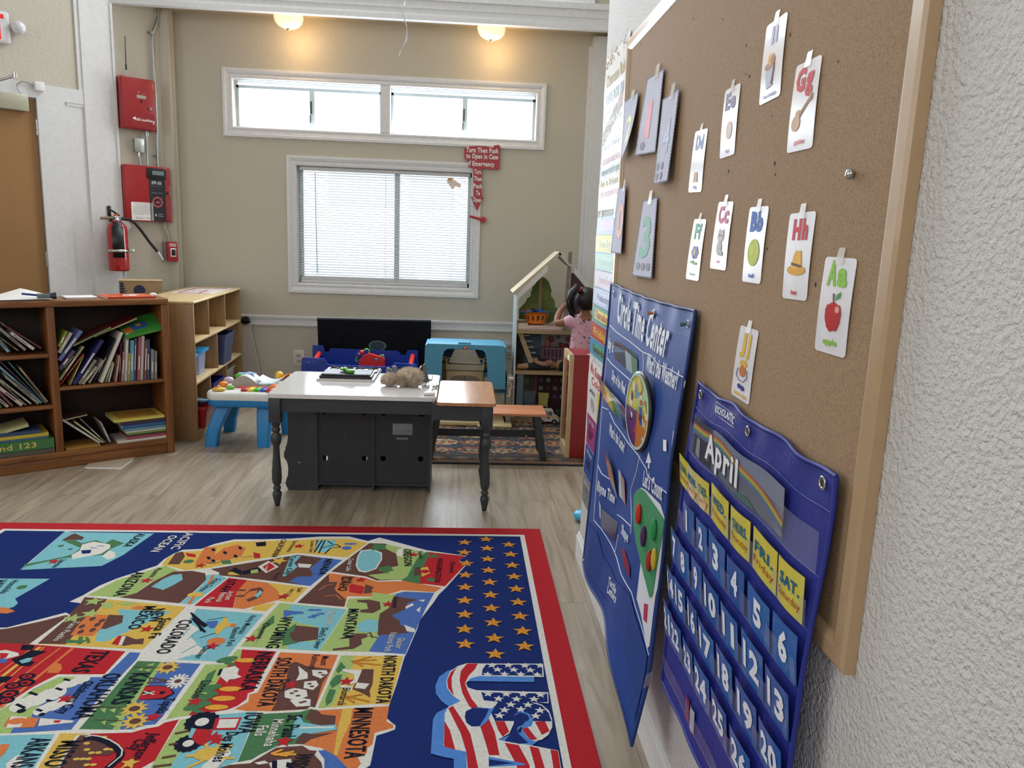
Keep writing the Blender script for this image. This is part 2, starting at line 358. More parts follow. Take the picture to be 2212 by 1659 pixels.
# window 2 with mini blind
f = MB(); casing(f, *W2, 0.083, YB, M_TRIM); f.box(W2[0], W2[1], YB, YB+0.15, W2[2]-0.01, W2[2]+0.004, M_TRIM)
w2 = struct(f.build('window_2'), 'lower window with a white mini blind')
f = MB()
for a, b in ((W2[0], W2[0]+0.03), (W2[1]-0.03, W2[1]), (-0.60, -0.555)): f.box(a, b, YB+0.10, YB+0.14, W2[2], W2[3], MAL)
f.box(W2[0], W2[1], YB+0.10, YB+0.14, W2[3]-0.03, W2[3], MAL); f.box(W2[0], W2[1], YB+0.10, YB+0.14, W2[2], W2[2]+0.03, MAL)
part(f, 'window_frame', w2)
f = MB(); f.box(W2[0], W2[1], YB+0.118, YB+0.122, W2[2], W2[3], GL); part(f, 'window_pane', w2)
bl = thing('mini_blind', 'white horizontal mini blind hanging half open in the lower window', 'blind', (-0.67, YB+0.05, W2[3]))
MB1 = mat('e9e9ea', 0.4); x0, x1 = W2[0]+0.012, W2[1]-0.012
f = MB(); f.rbox(x0, x1, YB+0.028, YB+0.062, W2[3]-0.032, W2[3]-0.003, mat('d4d6d8', 0.35), 0.003); part(f, 'headrail', bl)
f = MB(); n = 40; zt = W2[3]-0.045; zb = W2[2]+0.075
for i in range(n):
    z = zt-(zt-zb)*i/(n-1); a = RAD(9)
    f.add([(x0, YB+0.033, z-0.004), (x1, YB+0.033, z-0.004), (x1, YB+0.045, z+0.002), (x0, YB+0.045, z+0.002), (x1, YB+0.057, z+0.004), (x0, YB+0.057, z+0.004)], [(0, 1, 2, 3), (3, 2, 4, 5)], MB1, None, True)
o = part(f, 'slats', bl)
f = MB()
for i in range(9): f.box(x0+0.006+0.002*i, x1-0.006-0.002*i, YB+0.030, YB+0.060, W2[2]+0.028+i*0.004, W2[2]+0.0305+i*0.004, MB1)
f.rbox(x0+0.002, x1-0.002, YB+0.030, YB+0.058, W2[2]+0.008, W2[2]+0.026, mat('dedce0', 0.4), 0.004); part(f, 'bottom_rail', bl)
f = MB()
for x in (-1.24, -0.67, -0.10):
    f.box(x-0.001, x+0.001, YB+0.031, YB+0.033, zb, zt, mat('d8d8dc')); f.box(x-0.001, x+0.001, YB+0.057, YB+0.059, zb, zt, mat('d8d8dc'))
part(f, 'ladder_cord', bl)
f = MB(); f.cyl((-1.255, YB+0.02, zt), (-1.245, YB+0.02, W2[2]+0.09), 0.0035, mat('8d979c', 0.3)); part(f, 'tilt_wand', bl)
# door
f = MB(); M_DW = mat('dcdcdc', 0.45)
# casing strips on the diagonal wall: (s0,s1,z0,z1,depth)
for s0, s1, z0, z1, d in ((0.366, 0.58, 0, ZC, 0.020), (0.350, 0.366, 0, dz(3.0), 0.028), (0.58, 0.61, dz(2.368), ZC, 0.012), (0.58, 1.9, dz(2.272), dz(2.368), 0.016),
    (0.58, 0.715, 0, dz(2.272), 0.006), (0.58, 0.70, dz(2.252), dz(2.272), 0.012), (0.715, 0.845, 0, dz(2.272), 0.016), (0.845, 0.90, 0, dz(2.272), 0.024)):
    f.box(s0, s1, -0.01, d, z0, z1, M_DW, DM)
struct(f.build('trim_5', fixn=True), 'white painted pilaster and door casing')
f = MB(); f.box(DOOR0+0.006, 1.86, -0.05, -0.006, 0.008, DOORZ-0.006, mat('9a7348', 0.45, var=0.08, vs=3), DM)
dr = struct(f.build('door_1', fixn=True), 'tan brown door with a closer')
MS = mat('b9bcc0', 0.3, 0.9)
for z in (2.10, 1.17, 0.25):
    f = MB(); f.box(DOOR0-0.008, DOOR0+0.012, -0.008, 0.006, z-0.055, z+0.055, MS, DM)
    for k in range(3): f.cyl(DM @ Vector((DOOR0+0.002, 0.006, z-0.05+k*0.035)), DM @ Vector((DOOR0+0.002, 0.006, z-0.02+k*0.035)), 0.007, MS)
    part(f, 'door_hinge', dr)
# outside: pale building across the yard
f = MB(); MF = mat('cfd6de', 0.8); MG = mat('93a4b2', 0.3)
f.box(-6, 6, 13, 13.3, -2, 3.9, MF)
bd = tag(f.build('building_outside'), 'pale building seen hazily through the window blind', 'building')
for x0_, x1_, z0_, z1_ in ((-2.2, -1.1, 1.9, 3.2), (-0.9, -0.2, 1.9, 3.2), (0.5, 1.3, 1.9, 3.0), (-2.5, -0.8, -0.3, 0.9), (-0.3, 0.2, -0.3, 0.9)):
    f = MB(); f.box(x0_, x1_, 12.95, 13, z0_, z1_, MG); part(f, 'window', bd)

# ================================================================ FIXTURES ON THE DIAGONAL WALL
def D(s, d, z): return DM @ Vector((s*K, d, dz(z)))
def DMAT(s, d, z): return DM @ T(s*K, d, dz(z))
M_RED = mat('9c1f26', 0.35, coat=0.2); M_RED2 = mat('a5161f', 0.35, coat=0.3); M_CHR = mat('c4c7c9', 0.25, 1.0); M_GALV = mat('aeb3b4', 0.35, 0.85)
M_BLK = mat('15161a', 0.4); M_PAPER = mat('eceae6', 0.7); M_WHT = mat('e9e9e9', 0.4)
def dtext(mb, txt, s0, s1, d, z0, z1, m, bold=0.02):
    text(mb, txt, on(D(s1, d, z0), D(s0, d, z0)-D(s1, d, z0), D(s1, d, z1)-D(s1, d, z0)), m, bold)
t = thing('alarm_communicator_panel', 'upper dark red steel fire alarm box with a key lock and antenna', 'alarm panel', tuple(D(0.2, 0, 2.14)))
f = MB(); f.rbox(0.082*K, 0.33*K, 0.002, 0.085, dz(2.142), dz(2.508), M_RED, 0.004, 2, DM); part(f, 'box', t, fixn=True)
f = MB(); f.rbox(0.086*K, 0.326*K, 0.085, 0.092, dz(2.148), dz(2.502), M_RED, 0.003, 2, DM)
f.box(0.10*K, 0.27*K, 0.092, 0.094, dz(2.165), dz(2.262), mat('931d24', 0.4), DM); d_ = part(f, 'door', t, fixn=True)
f = MB(); f.box(0.155*K, 0.222*K, 0.0925, 0.094, dz(2.365), dz(2.388), mat('a5aba0', 0.3), DM); part(f, 'display', d_, fixn=True)
f = MB(); f.cyl(D(0.125, 0.09, 2.30), D(0.125, 0.10, 2.30), 0.011, M_CHR); part(f, 'key_lock', d_)
f = MB(); dtext(f, 'AES IntelliNet', 0.115, 0.235, 0.0945, 2.205, 2.222, M_WHT, 0.03)
f.flat([D(0.262, 0.0945, 2.218), D(0.237, 0.0945, 2.205), D(0.237, 0.0945, 2.231)], M_WHT)
dtext(f, 'IP', 0.098, 0.112, 0.0945, 2.19, 2.215, M_WHT, 0.03)
f.cyl(D(0.19, 0.092, 2.345), D(0.19, 0.096, 2.345), 0.008, M_BLK); dtext(f, 'T  ---', 0.155, 0.215, 0.0945, 2.40, 2.41, M_WHT, 0.0); part(f, 'lettering', d_)
f = MB(); f.tube([D(0.262, 0.03, 2.505), D(0.262, 0.03, 2.565)], 0.0035, M_CHR); f.tube([D(0.262, 0.03, 2.56), D(0.262, 0.03, 2.60)], 0.006, M_BLK); f.tube([D(0.262, 0.03, 2.60), D(0.258, 0.03, 2.79)], [0.0035, 0.0025], M_BLK); f.ball(D(0.258, 0.03, 2.79), 0.004, M_BLK); part(f, 'antenna', t)
t = thing('fire_alarm_control_panel', 'lower bright red fire alarm control panel with a black keypad strip', 'alarm panel', tuple(D(0.16, 0, 1.47)))
f = MB(); f.rbox(-0.008*K, 0.335*K, 0.002, 0.055, dz(1.472), dz(1.882), M_RED2, 0.004, 2, DM); part(f, 'box', t, fixn=True)
f = MB(); f.rbox(-0.012*K, 0.33*K, 0.055, 0.063, dz(1.470), dz(1.885), M_RED2, 0.003, 2, DM); d_ = part(f, 'door', t, fixn=True)
f = MB(); f.box(0.028*K, 0.152*K, 0.063, 0.0645, dz(1.475), dz(1.80), mat('20242b', 0.5), DM); f.rbox(0.018*K, 0.165*K, 0.063, 0.070, dz(1.795), dz(1.872), mat('14161c', 0.4), 0.003, 2, DM)
dtext(f, 'IFP-50', 0.058, 0.13, 0.0655, 1.752, 1.775, M_WHT, 0.02); f.box(0.045*K, 0.14*K, 0.0645, 0.0652, dz(1.738), dz(1.740), mat('777b80'), DM)
dtext(f, 'Farenhyt  Series', 0.05, 0.135, 0.0655, 1.685, 1.695, mat('a8acb0'), 0.0)
c = D(0.092, 0.0655, 1.62); ring = []
for k in range(24):
    a = 2*pi*k/24; rr = 0.040+(0.006 if k % 3 == 0 else 0); ring.append((cos(a)*rr, sin(a)*rr))
MR3 = mat('c0525a', 0.5)
for k in range(24):
    a0, a1 = 2*pi*k/24, 2*pi*(k+1)/24; r0 = 0.030; p0, p1 = ring[k], ring[(k+1) % 24]
    q = [(cos(a0)*r0, sin(a0)*r0), p0, p1, (cos(a1)*r0, sin(a1)*r0)]
    f.flat([c+DS*x+Vector((0, 0, z)) for x, z in q], MR3)
f.flat([c+DS*x+Vector((0, 0, z)) for x, z in ((-.02, -.008), (-.01, .01), (.012, .004), (.02, -.006), (0, -.010))], MR3)
dtext(f, 'SILENT', 0.055, 0.092, 0.0655, 1.525, 1.533, mat('a8acb0')); dtext(f, 'KNIGHT', 0.050, 0.092, 0.0655, 1.510, 1.518, mat('a8acb0'))
f.ball(D(0.112, 0.0655, 1.521), (0.010, 0.002, 0.010), mat('d0d3d6')); part(f, 'keypad_strip', d_, 'black strip with lettering and emblem', fixn=True)
f = MB(); f.box(0.036*K, 0.125*K, 0.070, 0.0712, dz(1.822), dz(1.853), mat('7c8a90', 0.2), DM); part(f, 'display', d_, fixn=True)
f = MB(); f.box(0.128*K, 0.292*K, 0.063, 0.0645, dz(1.478), dz(1.612), M_PAPER, DM)
MTX = mat('5a5a5e', 0.8)
for k, (a, b) in enumerate(((0.155, 0.27), (0.17, 0.25), (0.145, 0.28), (0.14, 0.28), (0.15, 0.28), (0.14, 0.28), (0.16, 0.28), (0.14, 0.28), (0.2, 0.28))): f.box(a*K, b*K, 0.0645, 0.065, dz(1.600-k*0.010), dz(1.602-k*0.010), MTX, DM)
dtext(f, 'Robert', 0.20, 0.262, 0.065, 1.49, 1.502, MTX, 0); dtext(f, 'Elkhart', 0.14, 0.185, 0.065, 1.49, 1.50, MTX, 0); part(f, 'paper_certificate', d_, 'white paper certificate', fixn=True)
f = MB(); f.cyl(D(0.012, 0.062, 1.69), D(0.012, 0.075, 1.69), 0.009, M_BLK); f.cyl(D(0.002, 0.062, 1.688), D(0.002, 0.078, 1.688), 0.006, M_CHR); part(f, 'key_lock', d_)
# conduits and boxes
f = MB(); f.tube([D(-0.004, 0.02, 3.10), D(-0.004, 0.02, 3.03), D(0.01, 0.02, 2.96), D(0.045, 0.02, 2.87), D(0.052, 0.02, 2.80), D(0.052, 0.02, 2.5), D(0.052, 0.02, 1.88)], 0.011, M_GALV, 10)
for z in (2.85, 1.96):
    f.rbox(0.04*K, 0.09*K, 0.0, 0.006, dz(z), dz(z)+0.02, M_GALV, 0.002, 1, DM); f.cyl(D(0.052, 0.02, z), D(0.052, 0.02, z+0.02), 0.0135, M_GALV)
    f.cyl(D(0.078, 0.004, z+0.01), D(0.078, 0.009, z+0.01), 0.005, M_BLK)
tag(f.build('long_conduit'), 'long galvanised conduit pipe running from the beam down to the lower red panel', 'conduit')
f = MB(); f.tube([D(0.135, 0.03, 2.145), D(0.135, 0.03, 1.88)], 0.010, M_GALV, 10); f.cyl(D(0.135, 0.03, 2.105), D(0.135, 0.03, 2.14), 0.015, M_GALV); f.cyl(D(0.135, 0.03, 1.98), D(0.135, 0.03, 2.0), 0.013, M_GALV)
tag(f.build('short_conduit'), 'short galvanised pipe joining the two red panels', 'conduit')
t = thing('junction_box', 'small grey steel junction box between the two red panels', 'electrical box', tuple(D(0.2, 0, 1.98)))
f = MB(); f.rbox(0.168*K, 0.232*K, 0.0, 0.045, dz(1.985), dz(2.08), M_GALV, 0.003, 2, DM); part(f, 'box', t, fixn=True)
f = MB(); f.rbox(0.165*K, 0.235*K, 0.045, 0.048, dz(1.982), dz(2.083), mat('b9beb8', 0.4, 0.6), 0.001, 1, DM); part(f, 'cover', t, fixn=True)
f = MB(); f.tube([D(0.196, 0.025, 1.985), D(0.196, 0.025, 1.95)], 0.012, M_CHR); f.tube([D(0.194, 0.025, 1.95), D(0.188, 0.025, 1.885)], 0.009, M_GALV); part(f, 'fitting', t)
f = MB(); f.tube([D(0.028, 0.02, 1.475), D(0.026, 0.02, 1.43), D(0.006, 0.025, 1.38), D(0.003, 0.025, 1.325)], 0.009, mat('b9bab6', 0.5, 0.4), 10)
tag(f.build('flexible_conduit'), 'short bent grey conduit above the fire pull station', 'conduit')
t = thing('fire_pull_station', 'small red fire pull station on a grey box by the corner', 'pull station', tuple(D(0.0, 0, 1.16)))
f = MB(); f.rbox(-0.03*K, 0.045*K, 0.0, 0.05, dz(1.185), dz(1.318), mat('8f9396', 0.5, 0.4), 0.003, 2, DM); part(f, 'back_box', t, fixn=True)
f = MB(); f.rbox(-0.042*K, 0.04*K, 0.05, 0.088, dz(1.170), dz(1.322), M_RED2, 0.005, 2, DM); part(f, 'housing', t, fixn=True)
f = MB(); f.box(-0.028*K, 0.024*K, 0.088, 0.089, dz(1.278), dz(1.312), M_RED2, DM); dtext(f, 'FIRE', -0.026, 0.024, 0.0895, 1.285, 1.308, M_WHT, 0.03); part(f, 'lettering', t, fixn=True)
f = MB(); f.rbox(-0.024*K, 0.02*K, 0.086, 0.092, dz(1.205), dz(1.272), M_WHT, 0.003, 1, DM); f.rbox(-0.018*K, 0.014*K, 0.09, 0.098, dz(1.215), dz(1.262), M_BLK, 0.003, 1, DM); part(f, 'pull_handle', t, fixn=True)
# extinguisher
t = thing('fire_extinguisher', 'red fire extinguisher with black hose strapped to the white pilaster', 'fire extinguisher', tuple(D(0.45, 0.1, 1.09)))
DX = 0.115
f = MB(); M_EX = mat('a3141c', 0.22, coat=0.6); c = D(0.425, DX, 0)
f.lathe([(0.0, dz(1.10)), (0.068, dz(1.10)), (0.073, dz(1.106)), (0.074, dz(1.115)), (0.074, dz(1.405)), (0.068, dz(1.43)), (0.048, dz(1.452)), (0.028, dz(1.464)), (0.022, dz(1.468))], M_EX, 28, T(c.x, c.y, 0)); part(f, 'cylinder', t)
f = MB(); f.lathe([(0.022, dz(1.466)), (0.026, dz(1.468)), (0.026, dz(1.475)), (0.018, dz(1.478)), (0.018, dz(1.50))], M_CHR, 16, T(c.x, c.y, 0)); part(f, 'valve', t)
f = MB(); f.prism([(-0.012, 0), (0.012, 0), (0.012, 0.02), (-0.012, 0.02)], 0, 0, M_BLK); f = MB()
def DV(s, d, z): return tuple(D(s, d, z))
f.tube([DV(0.41, DX, 1.492), DV(0.455, DX, 1.487), DV(0.535, DX, 1.480)], [0.010, 0.010, 0.011], mat('7b7058', 0.6), 8); part(f, 'carry_handle', t, 'tan carry handle')
f = MB(); f.tube([DV(0.405, DX, 1.505), DV(0.44, DX, 1.530), DV(0.49, DX, 1.558)], [0.008, 0.008, 0.005], M_BLK, 8); part(f, 'squeeze_lever', t)
f = MB(); f.rbox(0.415*K, 0.44*K, DX-0.01, DX+0.01, dz(1.498), dz(1.515), mat('d9541e', 0.5), 0.003, 1, DM); part(f, 'tamper_seal', t, 'orange tamper seal', fixn=True)
f = MB(); f.tube([DV(0.39, DX, 1.484), DV(0.34, DX+0.01, 1.482), DV(0.30, DX+0.02, 1.455), DV(0.26, DX+0.03, 1.40), DV(0.21, DX+0.04, 1.32), DV(0.17, DX+0.05, 1.265), DV(0.155, DX+0.05, 1.245)], 0.011, M_BLK, 10); h_ = part(f, 'hose', t)
f = MB(); f.cyl(D(0.155, DX+0.05, 1.245), D(0.12, DX+0.055, 1.185), 0.012, mat('cfd1d2', 0.35, 0.5), 0.009); part(f, 'nozzle', h_)
f = MB(); f.lathe([(0.0745, dz(1.30)), (0.0755, dz(1.30)), (0.0755, dz(1.46)), (0.0745, dz(1.46))], M_BLK, 8, T(c.x, c.y, 0) @ R(RAD(-88)), True, False, 0, RAD(50))
f.lathe([(0.0745, dz(1.20)), (0.078, dz(1.20)), (0.078, dz(1.425)), (0.0745, dz(1.425))], M_BLK, 8, T(c.x, c.y, 0) @ R(RAD(-95)), True, False, 0, RAD(62)); part(f, 'label_plate', t, 'black plastic label plate')
f = MB(); f.lathe([(0.075, dz(1.238)), (0.080, dz(1.238)), (0.080, dz(1.258)), (0.075, dz(1.258))], M_CHR, 28, T(c.x, c.y, 0), True, False); f.rbox(0.425*K-0.115, 0.425*K-0.078, DX-0.02, DX+0.02, dz(1.236), dz(1.262), M_CHR, 0.002, 1, DM); part(f, 'strap', t, 'metal strap with clasp', fixn=True)
f = MB(); f.box(0.415*K, 0.44*K, 0.018, DX-0.07, dz(1.24), dz(1.50), M_BLK, DM); f.rbox(0.425*K, 0.452*K, 0.018, 0.03, dz(1.50), dz(1.575), M_BLK, 0.006, 2, DM); part(f, 'wall_bracket', t, fixn=True)
f = MB(); f.flat([D(0.39, DX+.03, 1.47), D(0.355, DX+.03, 1.465), D(0.33, DX+.03, 1.43), D(0.355, DX+.03, 1.40), D(0.385, DX+.03, 1.43)], mat('c9c5c8', 0.3, alpha=0.6)); part(f, 'inspection_tag', t, 'clear inspection tag')
# exit sign
t = thing('exit_sign', 'white exit sign with red letters above the brown door', 'sign', tuple(D(1.1, 0, 2.68)))
f = MB(); f.rbox(1.0*K, 1.42*K, 0.0, 0.045, dz(2.585), dz(2.79), mat('d8d4d6', 0.4), 0.02, 3, DM); part(f, 'housing', t, fixn=True)
f = MB(); MR4 = mat('d9261f', 0.5, emit=0.4)
for k, ch in enumerate('EXIT'): dtext(f, ch, 1.30-k*0.088, 1.30-k*0.088+(0.062 if ch != 'I' else 0.02), 0.046, 2.612, 2.765, MR4, 0.02)
part(f, 'lettering', t, 'red letters')
f = MB(); f.ball(D(0.955, 0.05, 2.70), (0.045, 0.045, 0.045), mat('dcdce2', 0.15)); f.cyl(D(0.99, 0.03, 2.69), D(0.965, 0.045, 2.70), 0.012, M_WHT); part(f, 'lamp_head', t)
# closer and sensor
t = thing('door_closer', 'metal box door closer on top of the brown door', 'door closer', tuple(D(1.1, 0.02, 2.17)))
f = MB(); f.rbox(0.93*K, 1.32*K, 0.004, 0.055, dz(2.172), dz(2.278), mat('b5b2a0', 0.4, 0.5), 0.003, 2, DM); part(f, 'housing', t, fixn=True)
f = MB(); f.tube([D(1.20, 0.06, 2.27), D(1.19, 0.10, 2.30), D(1.03, 0.16, 2.375)], 0.009, M_CHR); f.tube([D(1.10, 0.03, 2.345), D(1.03, 0.16, 2.375)], 0.008, M_CHR); f.cyl(D(1.03, 0.16, 2.36), D(1.03, 0.16, 2.395), 0.015, M_CHR); part(f, 'closer_arm', t)
t = thing('door_sensor', 'small white sensor box with a thin cable above the door corner', 'sensor', tuple(D(0.85, 0.02, 2.32)))
f = MB(); f.rbox(0.822*K, 0.882*K, 0.016, 0.05, dz(2.318), dz(2.378), M_WHT, 0.004, 2, DM); part(f, 'housing', t, fixn=True)
f = MB(); f.tube([D(0.885, 0.03, 2.345), D(0.92, 0.03, 2.365), D(0.955, 0.03, 2.365), D(0.985, 0.03, 2.34), D(0.985, 0.03, 2.31), D(0.96, 0.03, 2.275)], 0.003, mat('8e9193', 0.4)); part(f, 'cable', t)
# ================================================================ ON THE BACK WALL
M_LAMP = bpy.data.materials.new('lit_frosted_glass'); M_LAMP.use_nodes = True
nt = M_LAMP.node_tree; b = nt.nodes['Principled BSDF']; b.inputs['Base Color'].default_value = (*hx('e9dcc0'), 1); b.inputs['Roughness'].default_value = 0.35
lw = nt.nodes.new('ShaderNodeLayerWeight'); lw.inputs[0].default_value = 0.35; rp = nt.nodes.new('ShaderNodeValToRGB'); nt.links.new(lw.outputs['Facing'], rp.inputs[0])
rp.color_ramp.elements[0].color = (1, 0.72, 0.36, 1); rp.color_ramp.elements[1].color = (0.30, 0.22, 0.13, 1); rp.color_ramp.elements[0].position = 0.15; rp.color_ramp.elements[1].position = 0.75
nt.links.new(rp.outputs[0], b.inputs['Emission Color']); b.inputs['Emission Strength'].default_value = 1.35
for i, (x, lab) in enumerate(((-1.40, 'left lit dome ceiling lamp under the white beam, above the long window'), (0.178, 'right lit dome ceiling lamp under the white beam, nearer the pilaster'))):
    t = thing('dome_ceiling_lamp', lab, 'lamp', (x, 6.53, 3.117), 0, 'dome lamps under the beam')
    f = MB(); f.lathe([(0, 3.117), (0.122, 3.117), (0.124, 3.09), (0.112, 3.083)], mat('b9a68c', 0.3, 0.8), 32, T(x, 6.50, 0)); part(f, 'canopy', t)
    f = MB(); f.lathe([(0.112, 3.09), (0.113, 3.06), (0.103, 3.03), (0.08, 3.004), (0.045, 2.988), (0, 2.982)], M_LAMP, 32, T(x, 6.50, 0)); part(f, 'glass_dome', t)
    f = MB(); f.lathe([(0.018, 2.990), (0.018, 2.984), (0.010, 2.972), (0, 2.970)], mat('a89880', 0.3, 0.8), 12, T(x, 6.50, 0)); part(f, 'finial', t)
    pl = bpy.data.lights.new('lamp_glow', 'POINT'); pl.energy = 3.2; pl.color = (1, 0.62, 0.28); pl.shadow_soft_size = 0.08
    po = bpy.data.objects.new('lamp_glow', pl); COL.objects.link(po); po.location = (x+0.05, 6.52, 2.93)
# emergency signs
def wsign(mb, pts, y, m, th=0.002): mb.prism(pts, y-th, y, m, 'xz')
def K2(x, z): return (x*K, 1.45+(z-1.45)*K)
M_SR = mat('a5222c', 0.35)
f = MB(); P = [(-0.0142,2.1672),(0.0239,2.1875),(0.0893,2.1940),(0.1667,2.1937),(0.2289,2.1853),(0.2322,2.2040),(0.2746,2.2096),(0.2869,2.1915),(0.2850,2.0191),(0.2737,2.0073),(0.2113,2.0085),(0.1722,2.0143),(0.1335,2.0052),(0.0284,2.0158),(0.0123,2.0376),(0.0113,2.0788),(-0.0122,2.0890)]
f.prism(P, YB-0.032, YB-0.027, M_SR, 'xz')
def ytext(mb, txt, x0, z0, x1, z1, h, y, m, bold=0.02):
    text(mb, txt, on((x0, y, z0), (x1-x0, 0, z1-z0), (0, 0, h)), m, bold)
for txt, a in (('Turn Then Push', [(0.0019,2.1408),(0.2687,2.1412)]), ('to Open in Case', [(0.0031,2.0924),(0.2704,2.0927)]), ('of Emergency', [(0.0085,2.0329),(0.2413,2.0314)])):
    ytext(f, txt, a[0][0], a[0][1], a[1][0], a[1][1], 0.038, YB-0.034, M_WHT, 0.03)
tag(f.build('emergency_sign', fixn=True), 'red sticker sign with white lettering overlapping the long window frame', 'sign')
f = MB(); P = [(0.0634,2.0135),(0.1373,2.0091),(0.1440,1.7823),(0.1599,1.7753),(0.1044,1.6622),(0.0503,1.7785),(0.0738,1.7756)]
f.prism(P, YB-0.040, YB-0.036, M_SR, 'xz')
for txt, a in (('Turn', [(0.0762,1.9681),(0.1306,1.9667)]), ('Then', [(0.0738,1.9115),(0.1361,1.9103)]), ('Push', [(0.0716,1.8510),(0.1418,1.8500)]), ('To', [(0.0927,1.7949),(0.1279,1.7925)]), ('Open', [(0.0707,1.7408),(0.1374,1.7358)])):
    ytext(f, txt, a[0][0], a[0][1], a[1][0], a[1][1], 0.036, YB-0.042, M_WHT, 0.03)
tag(f.build('arrow_sign', fixn=True), 'narrow red arrow sticker pointing down at the window handle', 'sign')
t = thing('window_handle', 'red emergency window handle right of the lower window', 'handle', (0.15, YB, 1.60))
a = [(0.1612,1.5911),(0.0428,1.6173)]
f = MB(); f.cyl((a[0][0], YB, a[0][1]), (a[0][0], YB-0.05, a[0][1]), 0.026, mat('b3202a', 0.3)); part(f, 'knob', t)
f = MB(); f.tube([(a[0][0], YB-0.045, a[0][1]), (a[1][0], YB-0.045, a[1][1])], [0.012, 0.010], mat('b3202a', 0.3)); part(f, 'lever', t)
# crumpled bird on the blind
f = MB(); P = [(-0.1542,1.8933),(-0.1433,1.9237),(-0.1046,1.9216),(-0.0849,1.9036),(-0.0340,1.8794),(-0.0372,1.8491),(-0.0643,1.8518),(-0.0763,1.8664),(-0.0988,1.8353),(-0.1105,1.8386)]
f.prism(P, YB-0.04, YB-0.022, mat('e8d8cc', 0.9, bump=0.4, bs=80), 'xz'); f.prism([(-0.1507,1.9122),(-0.1394,1.9239),(-0.1085,1.9214),(-0.1235,1.9020)], YB-0.043, YB-0.02, mat('e0902e'), 'xz')
tag(f.build('paper_bird'), 'small white paper bird with an orange beak hung before the blind', 'decoration')
# outlet
t = thing('wall_outlet', 'white double wall outlet left of the blue toy box', 'outlet', (-1.40, YB, 0.34))
f = MB(); f.rbox(-1.455, -1.36, YB-0.007, YB, 0.29, 0.425, mat('d9d5cc', 0.4), 0.003); part(f, 'cover_plate', t)
for z in (0.333, 0.382):
    f = MB(); f.rbox(-1.425, -1.385, YB-0.011, YB-0.006, z-0.016, z+0.016, mat('c6c1b6', 0.4), 0.004); f.box(-1.414, -1.410, YB-0.0115, YB-0.010, z-0.006, z+0.008, M_BLK); f.box(-1.400, -1.396, YB-0.0115, YB-0.010, z-0.006, z+0.008, M_BLK); part(f, 'receptacle', t)
t = thing('wall_outlet', 'white wall outlet behind the teal toy house, beside the dollhouse', 'outlet', (0.42, YB, 0.42))
f = MB(); f.rbox(0.375, 0.465, YB-0.007, YB, 0.40, 0.56, mat('b9bdbb', 0.4), 0.003); part(f, 'cover_plate', t)
for z in (0.45, 0.51):
    f = MB(); f.rbox(0.40, 0.44, YB-0.011, YB-0.006, z-0.018, z+0.018, mat('a5a8a4', 0.4), 0.004); part(f, 'receptacle', t)
# ribbon
f = MB(); MRB = mat('e3e3ee', 0.3)
P = [(-0.3039,2.6353),(-0.3074,2.5527),(-0.3137,2.5275),(-0.3223,2.4980),(-0.3199,2.4856),(-0.3063,2.4530),(-0.2993,2.4282),(-0.2989,2.3905),(-0.3031,2.3692),(-0.3163,2.3475),(-0.3272,2.3258),(-0.3359,2.2999)]
P = [(P[0][0]+0.02, ZC)]+P; w = 0.0045; vs = []
for i, (x, z) in enumerate(P): a = i*0.7; vs += [(x-w*cos(a), 4.0-w*sin(a), z), (x+w*cos(a), 4.0+w*sin(a), z)]
f.add(vs, [(2*i, 2*i+1, 2*i+3, 2*i+2) for i in range(len(P)-1)], MRB, None, True)
tag(f.build('curling_ribbon'), 'thin white curling ribbon dangling from the ceiling', 'ribbon')
# ================================================================ BROWN BOOKCASE
BO = (-1.838, 4.957, 0); BA = math.atan2(0.591, 0.806); BMx = T(*BO) @ R(BA)
W_BR = wood('6d4020', '94602f', 0); W_BRV = wood('6d4020', '90592c', 2); W_DK = mat('2c1a13', 0.6, var=0.15, vs=80, stretch=(1, 1, .1))  # W_DK: back panel wood, its colour darkened to hold the shelf interior's shade
bc = thing('brown_bookcase', 'brown oak bookcase packed with picture books, nearest the door', 'bookcase', BO, BA)
def bp(name, *a, m=W_BR, lab=None, r=0.004, **k):
    f = MB(); f.rbox(*a, m, r, 2, BMx); return part(f, name, bc, lab, fixn=True)
bp('top', -1.34, 0.0, -0.004, 0.31, 0.962, 0.998)
bp('side_panel', -0.044, 0.0, 0, 0.30, 0, 0.962, m=W_BRV); bp('side_panel', -1.34, -1.296, 0, 0.30, 0, 0.962, m=W_BRV)
bp('divider', -0.668, -0.626, 0.004, 0.29, 0.10, 0.962, m=W_BRV)
bp('shelf', -0.626, -0.044, 0.006, 0.29, 0.468, 0.488); bp('shelf', -1.296, -0.668, 0.006, 0.29, 0.668, 0.689); bp('shelf', -1.296, -0.668, 0.006, 0.29, 0.364, 0.386)
bp('bottom_shelf', -1.296, -0.044, 0.0, 0.29, 0.066, 0.102); bp('kick_board', -1.296, -0.044, 0.008, 0.03, 0.0, 0.066)
bp('back_panel', -1.34, 0, 0.29, 0.302, 0.0, 0.962, m=W_DK, r=0.001)
ORD = ['first', 'second', 'third', 'fourth', 'fifth', 'sixth', 'seventh', 'eighth', 'ninth', 'tenth', 'eleventh', 'twelfth', 'thirteenth', 'fourteenth', 'fifteenth', 'sixteenth', 'seventeenth', 'eighteenth', 'nineteenth', 'twentieth', 'twenty-first', 'twenty-second', 'twenty-third', 'twenty-fourth', 'twenty-fifth', 'twenty-sixth', 'twenty-seventh', 'twenty-eighth', 'twenty-ninth', 'thirtieth', 'thirty-first']
PG = mat('d6d0c0', 0.9, stretch=(1, 1, 1), var=0.1, vs=200)
